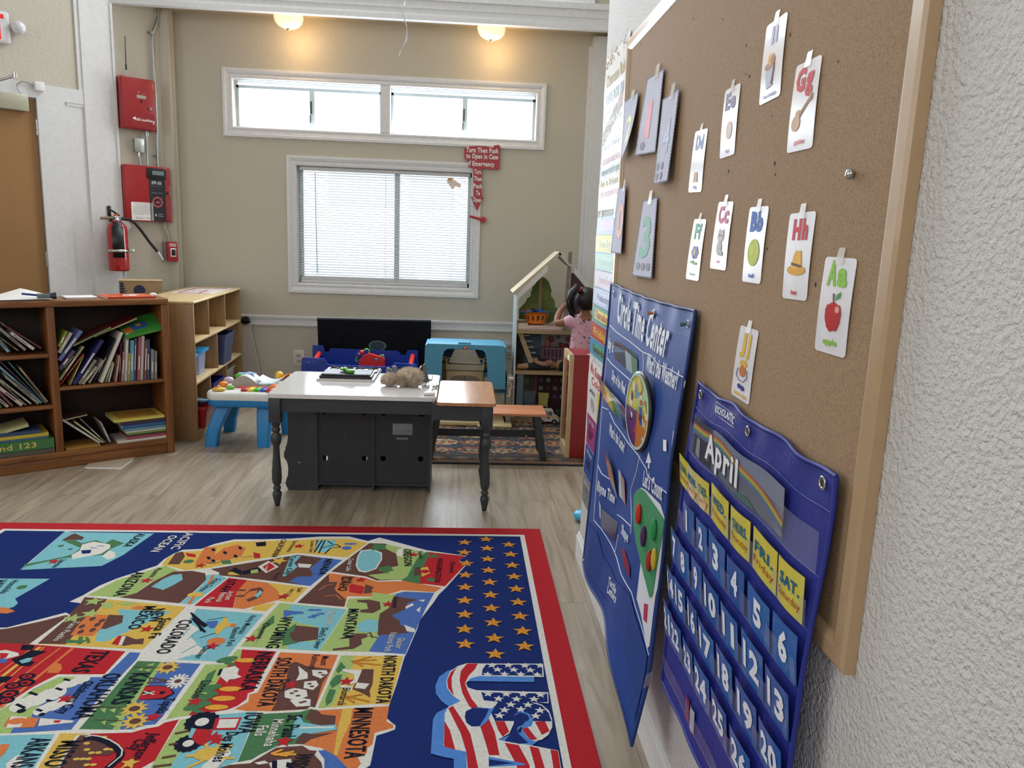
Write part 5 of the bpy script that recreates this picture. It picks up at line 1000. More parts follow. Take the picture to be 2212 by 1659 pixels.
f = MB(); f.prism([(-.085, .10), (-.085, .33), (-.06, .362), (0, .372), (.08, .372), (.135, .362), (.16, .33), (.16, .10)], 5.974, 5.981, mat('6b6456', .5), 'xz'); f.box(.034, .038, 5.970, 5.975, .10, .37, mat('3c3830')); part(f, 'cupboard_door', th, 'grey cupboard doors')
f = MB()
for s in (-1, 1):
    cx = .035+s*.175; f.tube([(cx-s*.03, 6.0, .415), (cx-s*.03, 6.0, .50), (cx-s*.09, 6.0, .51)], .006, M_CRL, 6); f.tube([(cx-s*.015+.014*cos(q), 6.0, .50+.014*sin(q)) for q in [k*pi/5 for k in range(11)]], .004, M_CRL, 6)
f.box(.035-.15, .035+.15, 6.0, 6.008, .41, .455, mat('b5b19c', .5, alpha=.7)); part(f, 'rail', th)
f = MB(); f.box(.185, oR-.03, 6.0, 6.2, .36, .395, mat('2f6f95', .5)); f.box(.185, oR-.03, 6.0, 6.2, .03, .36, mat('b3aa8d', .5)); part(f, 'side_unit', th)
f = MB(); f.rbox(-.36, .35, 5.78, 6.20, RZ, .045, M_CRL, .008); f.rbox(.14, .405, 5.73, 5.84, RZ, .035, M_CRL, .008); f.rbox(-.20, -.02, 5.82, 5.90, .045, .075, M_CRL, .006); f.rbox(.0, .24, 5.80, 5.88, .045, .085, mat('b7a67c', .5), .006); part(f, 'base_floor', th, 'cream base floor')
f = MB(); f.cyl((-.13, 5.86, .076), (-.13, 5.86, .10), .03, mat('2b2a28', .5)); f.cyl((-.13, 5.86, .10), (-.13, 5.86, .12), .025, mat('1f6b3c', .5)); part(f, 'stool', th)
f = MB(); P = [(0.0105,0.6102),(0.0173,0.6211),(0.0456,0.6219),(0.0529,0.6150),(0.0532,0.6042),(0.0462,0.6005),(0.0179,0.5997),(0.0107,0.6030)]; f.prism(P, Y0-.004, Y0, mat('8e2f35', .4), 'xz')
P = [(0.0176,0.6104),(0.0245,0.6160),(0.0422,0.6165),(0.0477,0.6113),(0.0425,0.6054),(0.0230,0.6055)]; f.prism(P, Y0-.005, Y0-.004, mat('d8a99a', .4), 'xz'); part(f, 'oval_badge', th, 'small red oval badge')
# white play gear beside it
t = thing('doll_furniture', 'grey and cream toy kitchen tower squeezed between teal house and dollhouse', 'toy', (.40, 5.9, 0))
f = MB(); f.rbox(.362, .405, 5.84, 6.1, RZ, .40, mat('8a8578', .5), .006); part(f, 'cabinet', t)
f = MB(); f.tube([(.36, 5.80, .36), (.385, 5.80, .36), (.40, 5.80, .32), (.385, 5.80, .31), (.385, 5.80, .25), (.36, 5.80, .25)], .006, mat('c8c4b0', .5), 6); f.rbox(.37, .41, 5.78, 5.82, .375, .40, mat('b5b6b4', .4), .005); part(f, 'handle', t)
# ================================================================ WOODEN DOLLHOUSE
W_DH = wood('8f7a56', 'ab9470', 0, 14, .5); M_DW2 = mat('c4ccce', .5); M_DG = mat('8fa3a8', .5); M_DT = mat('5c7480', .6)
dh = thing('wooden_dollhouse', 'tall open wooden dollhouse with gabled roof and three floors', 'dollhouse', (.75, 6.1, 0))
X0, X1, DY0, DY1 = .418, 1.115, 5.98, 6.29
f = MB(); f.box(X0, X0+.012, DY0, DY1, RZ, 1.03, M_DG); f.box(X0-.001, X0+.013, DY0-.003, DY0, RZ, 1.03, mat('d9d8d2', .4)); part(f, 'side_wall', dh, 'pale blue side wall')
f = MB(); f.box(X1-.012, X1, DY0, DY1, RZ, 1.03, M_DG); part(f, 'side_wall', dh)
for z in (.719, .394): f = MB(); f.box(X0+.012, X1-.012, DY0-.005, DY1, z, z+.026, W_DH); part(f, 'floor_board', dh)
f = MB(); f.box(X0, X1, DY0-.005, DY1, RZ, RZ+.03, W_DH); part(f, 'floor_board', dh)
f = MB(); f.box(X0+.012, X1-.012, DY1-.006, DY1, .42, .719, M_DT)
f.box(.66, X1-.02, DY1-.0075, DY1-.006, .48, .70, mat('a3a09f', .7, var=.2, vs=20))
for cx, cz, s, c in ((.74, .64, .03, '8a5560'), (.82, .60, .02, '7a4a58'), (.80, .66, .018, '5a6a70'), (.88, .64, .025, '8a5560'), (.90, .56, .02, '60404c')): f.lathe([(0, 0), (s, 0)], mat(c, .7), 9, T(cx, DY1-.008, cz) @ R(RAD(90), 'X'), False, False)
f.box(X0+.012, .52, DY1-.0075, DY1-.006, .42, .719, mat('4a3a44', .7, var=.4, vs=25)); part(f, 'middle_back_wall', dh, 'grey blue printed back wall')
f = MB(); f.box(X0+.012, X1-.012, DY1-.006, DY1, RZ+.03, .394, mat('5f4a52', .7)); f.box(.45, .50, DY0+.01, DY0+.02, RZ+.03, .394, M_DT)
f.box(.50, .57, DY1-.008, DY1-.006, .04, .394, mat('6d7a64', .7, var=.4, vs=20)); f.box(.62, .92, DY1-.008, DY1-.006, .04, .36, mat('7c4a5a', .7)); f.box(.64, .90, DY1-.0095, DY1-.008, .04, .345, mat('3c1822', .7))
for k in range(12): f.box(.655+.06*(k % 4), .69+.06*(k % 4), DY1-.011, DY1-.0095, .14+.07*(k//4), .175+.07*(k//4), mat(('5c2a36', '7d8a80', '6a4a70', '8a6a5a')[(k*3+k//4) % 4], .7))
part(f, 'lower_back_wall', dh, 'printed pink and maroon bookcase back wall')
f = MB()   # attic backdrop: green tree cutout
tree = [(0.4674,0.7958),(0.4642,0.8793),(0.4896,0.9103),(0.5078,0.9298),(0.5222,0.9491),(0.5252,0.9681),(0.5511,0.9840),(0.5581,0.9993),(0.5535,1.0180),(0.5641,1.0371),(0.5668,1.0634),(0.5813,1.0789),(0.5957,1.0944),(0.6025,1.1133),(0.6132,1.1286),(0.6319,1.1330),(0.6579,1.1451),(0.6812,1.1309),(0.7012,1.1091),(0.7100,1.0832),(0.7186,1.0609),(0.7272,1.0387),(0.7209,1.0121),(0.7257,0.9896),(0.7454,0.9752),(0.7539,0.9565),(0.7588,0.9340),(0.7561,0.9112),(0.7795,0.9005),(0.7841,0.8055)]
f.prism(tree, DY1-.006, DY1, mat('6c7d3e', .7, var=.15, vs=10), 'xz')
for cx, cz, s, c in ((.60, .86, .07, '7a8c4a'), (.70, .84, .07, '66773a'), (.65, 1.0, .05, '74863f')): f.lathe([(0, 0), (s, 0)], mat(c, .7), 20, T(cx, DY1-.0065, cz) @ R(RAD(90), 'X'), False, False)
part(f, 'attic_tree_panel', dh, 'green tree shaped attic panel', fixn=True)
P = [(0.6388,1.1375),(0.6266,0.9030)]; f = MB(); f.box(P[1][0]-.012, P[1][0]+.012, 6.19, 6.21, .745, P[0][1]+.03, wood('7a5f45', '8f7355', 2)); part(f, 'attic_post', dh)
P = [(0.8103,1.3603),(0.8391,1.3613),(0.8309,0.9567),(0.8017,0.9558)]; f = MB(); f.add([(P[0][0], 5.99, P[0][1]), (P[1][0], 5.99, P[1][1]), (P[2][0], 5.99, P[2][1]), (P[3][0], 5.99, P[3][1]), (P[0][0], 6.01, P[0][1]), (P[1][0], 6.01, P[1][1]), (P[2][0], 6.01, P[2][1]), (P[3][0], 6.01, P[3][1])], [(0, 1, 2, 3), (7, 6, 5, 4), (0, 4, 5, 1), (1, 5, 6, 2), (3, 2, 6, 7), (0, 3, 7, 4)], mat('7d756c', .5, var=.2, vs=30)); f.box(P[3][0], P[2][0], 5.99, 6.01, .745, P[3][1]+.01, mat('7d756c', .5)); part(f, 'grey_upright', dh, 'grey lift track')
RF = [(0.3867,1.0340),(0.4053,1.0167),(0.7547,1.3411),(0.7359,1.3580)]; f = MB(); f.prism(RF, DY0-.01, DY1, mat('b5aa94', .6), 'xz'); part(f, 'roof_panel', dh, 'cream left roof slope', fixn=True)
FA = [(0.4327,1.0362),(0.6499,1.2531),(0.6517,1.2142),(0.6486,1.2035),(0.4345,0.9898)]; f = MB(); f.prism(FA, DY0-.02, DY0-.008, mat('c9cbca', .45), 'xz'); part(f, 'fascia', dh, 'pale fascia board', fixn=True)
RG = [(0.7326,1.3509),(0.7470,1.3514),(0.8233,1.2658),(0.8599,1.2564),(0.8676,1.2461),(0.8388,1.2451),(0.8166,1.2549),(0.7372,1.3299)]; f = MB(); f.prism(RG, DY0-.01, DY1, mat('b9b8b2', .5), 'xz'); part(f, 'roof_panel', dh, fixn=True)
FB = [(0.8554,1.2460),(1.0471,1.0562),(0.9962,1.0546),(0.9732,1.0754),(0.8580,1.1964)]; f = MB(); f.prism(FB, DY0-.02, DY0-.008, mat('c9cbca', .45), 'xz'); part(f, 'fascia', dh, fixn=True)
FC = [(0.8544,1.1938),(0.8765,1.1946),(1.0027,1.0528),(1.0171,0.7945),(0.8528,0.7896)]; f = MB(); f.prism(FC, 6.1, 6.105, mat('4a2c3a', .6), 'xz'); part(f, 'attic_wall', dh, 'dark plum attic wall', fixn=True)
st_ = [(0.4355,0.7335),(0.4720,0.7346),(0.5978,0.4427),(0.5576,0.4341)]; f = MB(); f.prism(st_, 6.02, 6.05, W_DH, 'xz'); part(f, 'stair_stringer', dh, fixn=True)
for k in range(6):
    a = [(0.4878,0.7436),(0.5652,0.5577)]; x = a[0][0]+(a[1][0]-a[0][0])*k/4; z = a[0][1]+(a[1][1]-a[0][1])*k/4
    if z < .44: continue
    f = MB(); f.box(x-.015, x+.03, 6.04, 6.14, z-.004, z+.002, mat('a9acac', .4)); part(f, 'stair_tread', dh)
# things inside the dollhouse
bs = thing('orange_basket', 'small orange slotted plastic basket on the top dollhouse floor', 'basket', (.585, 6.08, .80))
bz = .79; f = MB(); M_OR = mat('d97a1c', .4); cx, cy = .588, 6.09
n = 28
def ell(rx, ry, z): return [(cx+rx*cos(2*pi*k/n), cy+ry*sin(2*pi*k/n), z) for k in range(n)]
rings(f, [ell(.075, .055, bz), ell(.080, .06, bz+.022)], M_OR, True, True, False); rings(f, [ell(.098, .072, bz+.065), ell(.112, .085, bz+.095), ell(.116, .088, bz+.093)], M_OR, True, False, False)
for k in range(n):
    if k % 2: continue
    a0, a1 = 2*pi*k/n, 2*pi*(k+.95)/n
    f.add([(cx+.080*cos(a0), cy+.06*sin(a0), bz+.022), (cx+.080*cos(a1), cy+.06*sin(a1), bz+.022), (cx+.098*cos(a1), cy+.072*sin(a1), bz+.065), (cx+.098*cos(a0), cy+.072*sin(a0), bz+.065)], [(0, 1, 2, 3)], M_OR)
part(f, 'basket_body', bs)
for s in (-1, 1):
    f = MB(); f.tube([(cx+s*.04, cy-.09, bz+.108), (cx+s*.075, cy-.075, bz+.095), (cx+s*.125, cy-.02, bz+.083+(.014 if s > 0 else 0)), (cx+s*.11, cy+.04, bz+.09)], .007, mat('2f78b8', .4), 8); part(f, 'blue_handle', bs)
for i, (dx, c, nm) in enumerate(((-.03, '1c2a5a', 'navy'), (.03, '2a58b8', 'bright blue'), (-.07, 'b5501c', 'rust'))):
    f = MB(); f.ball((cx+dx, cy-.01, bz+.098), (.03, .04, .022), mat(c, .4)); tag(f.build('toy_food_piece'), '%s toy piece heaped in the orange basket' % nm, 'toy')
zb0 = .7455
for i, (x0_, x1_, y0_, h, c, lb) in enumerate(((.435, .80, 5.985, .010, '6f3a3a', 'maroon thin board book under the pale books, top dollhouse floor'), (.435, .79, 5.985, .012, 'c7a79c', 'pale pink board book, middle of the pile under the orange basket'), (.432, .78, 5.99, .012, 'c9a0a0', 'rose board book directly under the orange basket'), (.436, .52, 5.995, .016, 'b09a90', 'short pale book left of the orange basket'))):
    t = thing('board_book', lb, 'book', (x0_, y0_, zb0), 0, 'books on the top dollhouse floor'); m = mat(c, .6)
    f = MB(); f.box(x0_, x1_, y0_, y0_+.2, zb0, zb0+.002, m); f.box(x0_, x1_, y0_, y0_+.2, zb0+h-.002, zb0+h, m); part(f, 'cover', t)
    f = MB(); f.box(x0_+.003, x1_-.003, y0_+.002, y0_+.197, zb0+.002, zb0+h-.002, PG); part(f, 'pages', t); zb0 += h+.0005
t = thing('rag_doll', 'dark haired doll lying on its back on the middle dollhouse floor', 'doll', (.66, 6.05, .44)); M_SK = mat('a5835f', .7); zd = .421
f = MB(); f.tube([(.45, 6.03, zd+.025), (.50, 6.03, zd+.03), (.56, 6.04, zd+.035), (.63, 6.05, zd+.04), (.70, 6.06, zd+.045), (.76, 6.06, zd+.04)], [.018, .022, .027, .035, .04, .02], M_SK, 12); f.ball((.80, 6.06, zd+.045), (.048, .042, .042), M_SK)
f.tube([(.70, 6.02, zd+.06), (.65, 6.0, zd+.055), (.60, 6.0, zd+.07), (.585, 6.0, zd+.095)], [.017, .017, .016, .018], M_SK, 10); part(f, 'body', t)
f = MB(); f.tube([(.535, 6.04, zd+.033), (.60, 6.045, zd+.038), (.67, 6.055, zd+.044), (.71, 6.06, zd+.045)], [.032, .038, .045, .045], mat('24262f', .9), 12); part(f, 'clothes', t, 'dark clothes')
f = MB(); f.tube([(.715, 6.02, zd+.065), (.675, 6.0, zd+.058)], [.028, .024], mat('9c6a5a', .9), 10); part(f, 'sleeve', t, 'pink sleeve')
f = MB(); f.ball((.83, 6.05, zd+.042), (.06, .055, .04), mat('0b0a0e', .8)); f.tube([(.78, 6.0, zd+.03), (.84, 6.0, zd+.03), (.90, 6.02, zd+.025)], [.02, .03, .02], mat('0b0a0e', .8)); part(f, 'hair', t, 'black hair')
t = thing('dollhouse_crib', 'pink slatted toy dresser on the middle dollhouse floor', 'toy furniture', (.80, 6.2, .42)); m = mat('8f5f70', .6)
f = MB(); f.box(.66, .90, 6.16, 6.24, .575, .585, m); f.box(.66, .90, 6.16, 6.24, .421, .43, m)
for k in range(8): f.box(.66+.032*k, .668+.032*k, 6.16, 6.168, .43, .575, m)
f.box(.66, .9, 6.158, 6.166, .50, .508, m); part(f, 'frame', t)
f = MB(); f.box(.665, .895, 6.17, 6.235, .43, .575, mat('4a3a4a', .7)); part(f, 'drawer_box', t)
for nm, x, z, c, lb in (('toy_vase', .70, .585, 'a05a48', 'red toy vase on the pink toy dresser'), ('toy_cushion', .84, .585, '6a1a2a', 'maroon toy cushion on the pink toy dresser')):
    f = MB(); f.rbox(x-.018 if nm == 'toy_vase' else x-.035, x+.018 if nm == 'toy_vase' else x+.035, 6.18, 6.21, z, z+(.07 if nm == 'toy_vase' else .035), mat(c, .6), .008); tag(f.build(nm), lb, 'toy')
f = MB(); f.box(.60, .64, 6.16, 6.2, .421, .51, mat('4a2420', .7)); f.tube([(.60, 6.16, .51), (.60, 6.16, .56), (.64, 6.16, .58)], .003, M_BLK, 5); tag(f.build('toy_bag'), 'dark red toy bag beside the pink toy dresser', 'toy')
def dchair(x, y, w, h, c, lb, rz):
    M_ = T(x, y, RZ+.031) @ R(rz); t = thing('dollhouse_chair', lb, 'toy chair', (x, y, RZ+.03), rz); m = mat(c, .5)
    f = MB(); f.prism([(-w*.42, h*.5), (w*.42, h*.5), (w*.5, h), (-w*.5, h)], .0, .006, m, 'xz', M_); part(f, 'backrest', t, fixn=True)
    f = MB(); f.box(-w*.45, w*.45, -w*.7, .0, h*.46, h*.50, m, M_); part(f, 'seat', t, fixn=True)
    for sx in (-.42, .38):
        for sy in (-.68, -.04): f = MB(); f.box(w*sx, w*sx+w*.06, w*sy, w*sy+w*.06, 0, h*.46, m, M_); part(f, 'leg', t, fixn=True)
dchair(.565, 6.12, .11, .19, '5f6c74', 'grey toy chair on the bottom dollhouse floor', RAD(10)); dchair(.675, 6.08, .085, .185, 'a89c50', 'yellow toy chair on the bottom dollhouse floor', RAD(-8))
# ================================================================ TOY AMBULANCE
am = thing('toy_ambulance', 'white toy ambulance van parked on the oriental rug by the red cabinet', 'toy car', (.70, 5.95, RZ)); MW = mat('c9c8c0', .4)
AM = T(.695, 5.93, RZ) @ R(RAD(0))
f = MB(); f.prism([(-.085, .022), (-.085, .045), (-.05, .058), (-.035, .108), (-.028, .115), (.035, .115), (.045, .108), (.055, .07), (.085, .06), (.09, .022)], -.04, .04, MW, 'xz', AM, False); part(f, 'body', am, fixn=True)
f = MB()
for s in (-1, 1):
    for x0_, x1_ in ((-.028, -.004), (.004, .036)): f.box(x0_, x1_, s*.0408-.0004, s*.0408+.0004, .072, .104, mat('5f686a', .2), AM)
part(f, 'side_window', am)
f = MB(); f.box(-.08, .085, -.0412, -.0406, .058, .064, mat('c8a03c', .5), AM); f.box(.0, .018, -.0416, -.041, .048, .060, mat('8e2a24', .5), AM); part(f, 'stripe', am, fixn=True)
for x in (-.055, .055):
    for s in (-1, 1):
        f = MB(); f.cyl(AM @ Vector((x, s*.030, .022)), AM @ Vector((x, s*.045, .022)), .022, mat('17181a', .6), seg=20); f.cyl(AM @ Vector((x, s*.044, .022)), AM @ Vector((x, s*.0465, .022)), .012, mat('8f9192', .3, .5)); part(f, 'wheel', am)
f = MB(); f.ball((.79, 6.05, RZ+.055), (.035, .03, .045), M_BLK); tag(f.build('black_toy_ball'), 'black toy behind the toy ambulance', 'toy')
f = MB(); f.rbox(.60, .645, 5.90, 5.97, RZ, RZ+.03, M_BLK, .008); f.rbox(.585, .635, 5.885, 5.9, RZ+.004, RZ+.018, MW, .004); tag(f.build('toy_car_front'), 'small black and white toy car under the bench end', 'toy car')
# ================================================================ RED CABINET
rc = thing('red_toy_cabinet', 'red wooden play cabinet with a birch door frame by the partition', 'cabinet', (.9, 5.1, 0)); M_RC = mat('8e1620', .35, coat=.2); W_FR = wood('b39a72', 'c9b188', 2, 14)
f = MB(); f.box(.742, 1.14, 4.962, 5.262, RZ, .705, M_RC); part(f, 'body', rc)
f = MB(); f.box(.740, 1.15, 4.955, 5.27, .705, .712, mat('8f2a32', .3)); part(f, 'top', rc)
f = MB()
for a in ((4.955, 4.995, RZ, .712), (5.235, 5.275, RZ, .712), (4.995, 5.235, RZ, .075), (4.995, 5.235, .66, .712)): f.box(.716, .742, *a, W_FR)
part(f, 'door_frame', rc, 'birch door frame')
f = MB(); f.box(.728, .741, 4.995, 5.235, .075, .66, mat('6f1a18', .15, coat=.5)); part(f, 'door_panel', rc)
f = MB(); f.box(.7145, .716, 5.0, 5.06, .668, .700, M_PAPER); part(f, 'paper_label', rc, 'white label')
f = MB(); f.prism([(.83, 4.99), (.85, 4.975), (.87, 4.99), (.86, 5.0), (.85, 4.995), (.84, 5.0)], .7122, .713, M_WHT); part(f, 'white_sticker', rc, 'white sticker')
f = MB(); f.ball((.665, 3.82, .03), (.055, .055, .030), mat('3fa5cf', .35)); tag(f.build('blue_toy_piece'), 'light blue toy peeking from behind the partition corner', 'toy')
# ================================================================ CHILD
M_SKN = mat('8a5d45', .6, var=.05, vs=8); M_SH = mat('cfa4b5', .85, bump=.2, bs=30); M_HR = mat('0e0b0e', .45, var=.3, vs=60, stretch=(6, 6, 1))
ch = thing('child', 'child in a pink printed shirt with dark ponytail, seen from behind', 'person', (.9, 5.62, RZ))
def skin_mesh(name, nodes, edges, m, parent, sub=2, root=0):
    me = bpy.data.meshes.new(name); me.from_pydata([Vector(n[0]) for n in nodes], edges, []); me.materials.append(m)
    me.vertices  # noqa
    o = bpy.data.objects.new(name, me); COL.objects.link(o)
    me.skin_vertices if len(me.skin_vertices) else None
    o.modifiers.new('skin', 'SKIN'); 
    if not len(me.skin_vertices):
        bm = bmesh.new(); bm.from_mesh(me); bm.verts.layers.skin.verify(); bm.to_mesh(me); bm.free()
    sv = me.skin_vertices[0].data
    for i, n in enumerate(nodes):
        r = n[1]; sv[i].radius = r if isinstance(r, tuple) else (r, r); sv[i].use_root = (i == root)
    s = o.modifiers.new('subsurf', 'SUBSURF'); s.levels = sub; s.render_levels = sub
    for p in me.polygons: p.use_smooth = True
    o.modifiers['skin'].use_smooth_shade = True
    if parent: o.parent = parent; o.matrix_parent_inverse = wm(parent).inverted()
    return o
cx, cy = .905, 5.62
N = [((cx, cy, .56), (.085, .07)), ((cx, cy, .66), (.082, .062)), ((cx, cy, .78), (.088, .062)), ((cx, cy, .86), (.08, .055)), ((cx, cy+.005, .91), (.036, .036)), ((cx, cy+.01, .945), (.035, .037)), ((cx, cy+.015, .985), (.062, .068)), ((cx, cy+.02, 1.03), (.074, .080)), ((cx, cy+.015, 1.07), (.058, .062)),
     ((cx-.115, cy, .868), (.036, .036)), ((cx-.205, cy+.03, .835), (.029, .029)), ((cx-.19, cy+.09, .90), (.025, .025)), ((cx-.135, cy+.15, .965), (.020, .020)), ((cx-.115, cy+.165, .975), (.022, .014)),
     ((cx+.115, cy, .868), (.036, .036)), ((cx+.16, cy+.02, .77), (.029, .029)), ((cx+.14, cy+.12, .77), (.024, .024)), ((cx+.12, cy+.20, .79), (.02, .02)), ((cx+.115, cy+.225, .795), (.022, .014)),
     ((cx-.055, cy, .50), (.06, .062)), ((cx-.06, cy+.01, .28), (.043, .045)), ((cx-.06, cy-.005, .09), (.030, .032)), ((cx-.06, cy+.01, .035), (.03, .03)),
     ((cx+.055, cy, .50), (.06, .062)), ((cx+.06, cy+.01, .28), (.043, .045)), ((cx+.06, cy-.005, .09), (.030, .032)), ((cx+.06, cy+.01, .035), (.03, .03))]
E = [(0, 1), (1, 2), (2, 3), (3, 4), (4, 5), (5, 6), (6, 7), (7, 8), (3, 9), (9, 10), (10, 11), (11, 12), (12, 13), (3, 14), (14, 15), (15, 16), (16, 17), (17, 18), (0, 19), (19, 20), (20, 21), (21, 22), (0, 23), (23, 24), (24, 25), (25, 26)]
def fingers(base, d, up, s): 
    """five finger chains rooted in the palm"""
    base = Vector(base); d = Vector(d).normalized(); up = Vector(up).normalized(); side = d.cross(up).normalized(); ns = []; es = []
    for k, (o_, L) in enumerate(((-.014, .026), (-.005, .032), (.005, .034), (.014, .028))):
        p0 = base+side*o_; p1 = p0+d*.018; p2 = p1+(d*.8-up*.5)*L*.5; p3 = p2+(d*.3-up*.9)*L*.4
        i = len(ns); ns += [(p0, (.007, .007)), (p1, (.0062, .0062)), (p2, (.0058, .0058)), (p3, (.005, .005))]; es += [(i, i+1), (i+1, i+2), (i+2, i+3)]
    i = len(ns); p0 = base-side*.016*s-d*.012; ns += [(p0, (.008, .008)), (p0-side*.012*s+d*.012-up*.006, (.0068, .0068)), (p0-side*.010*s+d*.028-up*.014, (.0058, .0058))]; es += [(i, i+1), (i+1, i+2)]
    return ns, es
body = skin_mesh('body', N, E, M_SKN, ch)
for nm, b_, d_, s in (('hand_fingers', (cx-.11, cy+.172, .978), (.4, .8, .1), 1), ('hand_fingers', (cx+.113, cy+.232, .797), (-.2, .9, .0), -1)):
    ns_, es_ = fingers(b_, d_, (0, 0, 1), s); skin_mesh(nm, ns_, es_, M_SKN, ch, 1)
# face (turned towards the dollhouse)
f = MB(); f.ball((cx, cy+.105, 1.005), (.012, .014, .012), M_SKN)
for s in (-1, 1): f.ball((cx+s*.080, cy+.02, 1.01), (.012, .018, .024), M_SKN)
part(f, 'nose_and_ears', ch)
f = MB()
for s in (-1, 1): f.ball((cx+s*.032, cy+.088, 1.03), (.013, .008, .009), mat('e9e4de', .3)); f.ball((cx+s*.032, cy+.095, 1.03), (.006, .004, .006), M_BLK)
part(f, 'eyes', ch)
f = MB(); f.ball((cx, cy+.094, .972), (.020, .006, .006), mat('9a4a48', .5)); part(f, 'mouth', ch)
# hair
f = MB(); bm = bmesh.new(); bmesh.ops.create_uvsphere(bm, u_segments=32, v_segments=20, radius=1)
for v in bm.verts:
    n = v.co.copy(); k = 1+.02*sin(n.x*30)+.012*mathutils.noise.noise(n*8)
    v.co = Vector((cx+n.x*.093*k, cy+.006+n.y*.098*k, 1.032+n.z*(.085 if n.z > 0 else .098)*k))
bmesh.ops.delete(bm, geom=[v for v in bm.verts if (v.co.y > cy+.065 and v.co.z < 1.065) or v.co.z < .945], context='VERTS'); f.bm(bm, M_HR, None, True)
f.tube([(cx-.05, cy-.05, 1.09), (cx-.085, cy-.07, 1.115), (cx-.12, cy-.08, 1.08), (cx-.135, cy-.085, 1.02), (cx-.13, cy-.085, .97), (cx-.11, cy-.085, .925), (cx-.085, cy-.085, .90)], [.022, .030, .026, .024, .022, .017, .005], M_HR, 14)
for dx, dy in ((-.01, -.015), (.012, -.01)): f.tube([(cx-.09+dx, cy-.07+dy, 1.10), (cx-.125+dx, cy-.09+dy, 1.02), (cx-.11+dx, cy-.095+dy, .95), (cx-.09+dx, cy-.09+dy, .91)], [.015, .012, .010, .003], M_HR, 8)
part(f, 'hair', ch, 'black hair in a side ponytail')
f = MB(); f.lathe([(.022+.007*cos(q), .007*sin(q)) for q in [k*pi/5 for k in range(11)]], mat('c22a4a', .6), 16, T(cx-.062, cy-.06, 1.10) @ R(RAD(-40), 'Y')); part(f, 'hair_tie', ch, 'red hair tie')
# shirt: torso and sleeves
SHN = [((cx, cy, .60), (.118, .086)), ((cx, cy, .66), (.110, .080)), ((cx, cy, .76), (.108, .076)), ((cx, cy, .83), (.104, .070)), ((cx, cy, .872), (.085, .060)), ((cx-.085, cy, .875), (.052, .050)), ((cx-.165, cy+.012, .850), (.044, .044)), ((cx+.085, cy, .875), (.052, .05)), ((cx+.148, cy+.012, .83), (.044, .044))]
skin_mesh('shirt', SHN, [(0, 1), (1, 2), (2, 3), (3, 4), (4, 5), (5, 6), (4, 7), (7, 8)], M_SH, ch)
f = MB(); rs = random.Random(11); MPK = mat('2a2228', .8)
for k in range(46):     # scattered dark doodle print on the back of the shirt
    x = rs.uniform(-.11, .11); z = rs.uniform(.60, .885); yb = cy-.079*math.sqrt(max(0, 1-(x/.128)**2))-.004
    if abs(x) > .10 and z > .86: continue
    s = rs.uniform(.004, .011); n = rs.choice((5, 6, 7)); a = rs.uniform(0, 3)
    P = [(cx+x+s*cos(a+2*pi*j/n)*rs.uniform(.3, 1.3), yb, z+s*sin(a+2*pi*j/n)*rs.uniform(.3, 1)) for j in range(n)]
    if rs.random() < .4: f.flat(P, MPK)
    else: f.tube(P+[P[0]], .0009, MPK, 4)
part(f, 'shirt_print', ch, 'dark doodle print')
skin_mesh('trousers', [((cx, cy, .585), (.10, .08)), ((cx, cy, .54), (.10, .08)), ((cx-.055, cy, .48), (.072, .072)), ((cx-.06, cy+.01, .28), (.056, .058)), ((cx-.06, cy, .08), (.044, .046)), ((cx+.055, cy, .48), (.072, .072)), ((cx+.06, cy+.01, .28), (.056, .058)), ((cx+.06, cy, .08), (.044, .046))], [(0, 1), (1, 2), (2, 3), (3, 4), (1, 5), (5, 6), (6, 7)], mat('3d4a6a', .85), ch)
for s in (-1, 1):
    f = MB(); f.ball((cx+s*.06, cy+.03, RZ+.028), (.034, .072, .027), mat('b04a68', .6)); f.box(cx+s*.06-.03, cx+s*.06+.03, cy-.03, cy+.09, RZ, RZ+.010, M_WHT); part(f, 'shoe', ch, 'pink shoe')

# ================================================================ RIGHT WALL: CORK BOARD
def itp(t, T):
    for (a, x), (b, y) in zip(T, T[1:]):
        if t <= b: return x+(y-x)*(t-a)/(b-a)
    return T[-1][1]
def CTS(u, v, off=0.0):
    xl = itp(v, ((0, .547), (.14, .543), (.38, .532), (.63, .521), (1, .502)))
    xr = itp(v, ((0, .547), (.2, .526), (.32, .513), (.55, .509), (.78, .498), (.84, .494), (1, .462)))
    x = xl+(xr-xl)*u*u*(3-2*u)-.010*math.sin(u*10.5)*v-off-.004*(1-min(1, v*14))*math.sin(u*38)
    z = (1.30-1.094*v)*(1-u)+(1.297-1.137*v)*u-.010*math.sin(u*math.pi)*(1-v)+.5*v*v*u*u*(1-u)
    return (x, 2.82-1.05*u, z)
def CAS(u, v, off=0.0):
    xl = itp(v, ((0, .547), (.2, .533), (.53, .522), (1, .516)))
    xr = itp(v, ((0, .547), (.16, .543), (.39, .529), (.62, .526), (1, .520)))
    x = xl+(xr-xl)*u-off-.0012*math.sin(u*21)*(.3+v)-.003*(1-min(1, v*16))*math.sin(u*33)
    z = (1.142-.75*v)*(1-u)+(1.130-.75*v)*u-.008*math.sin(u*math.pi*3)**2*(1-v)
    return (x, 1.70-.67*u, z)

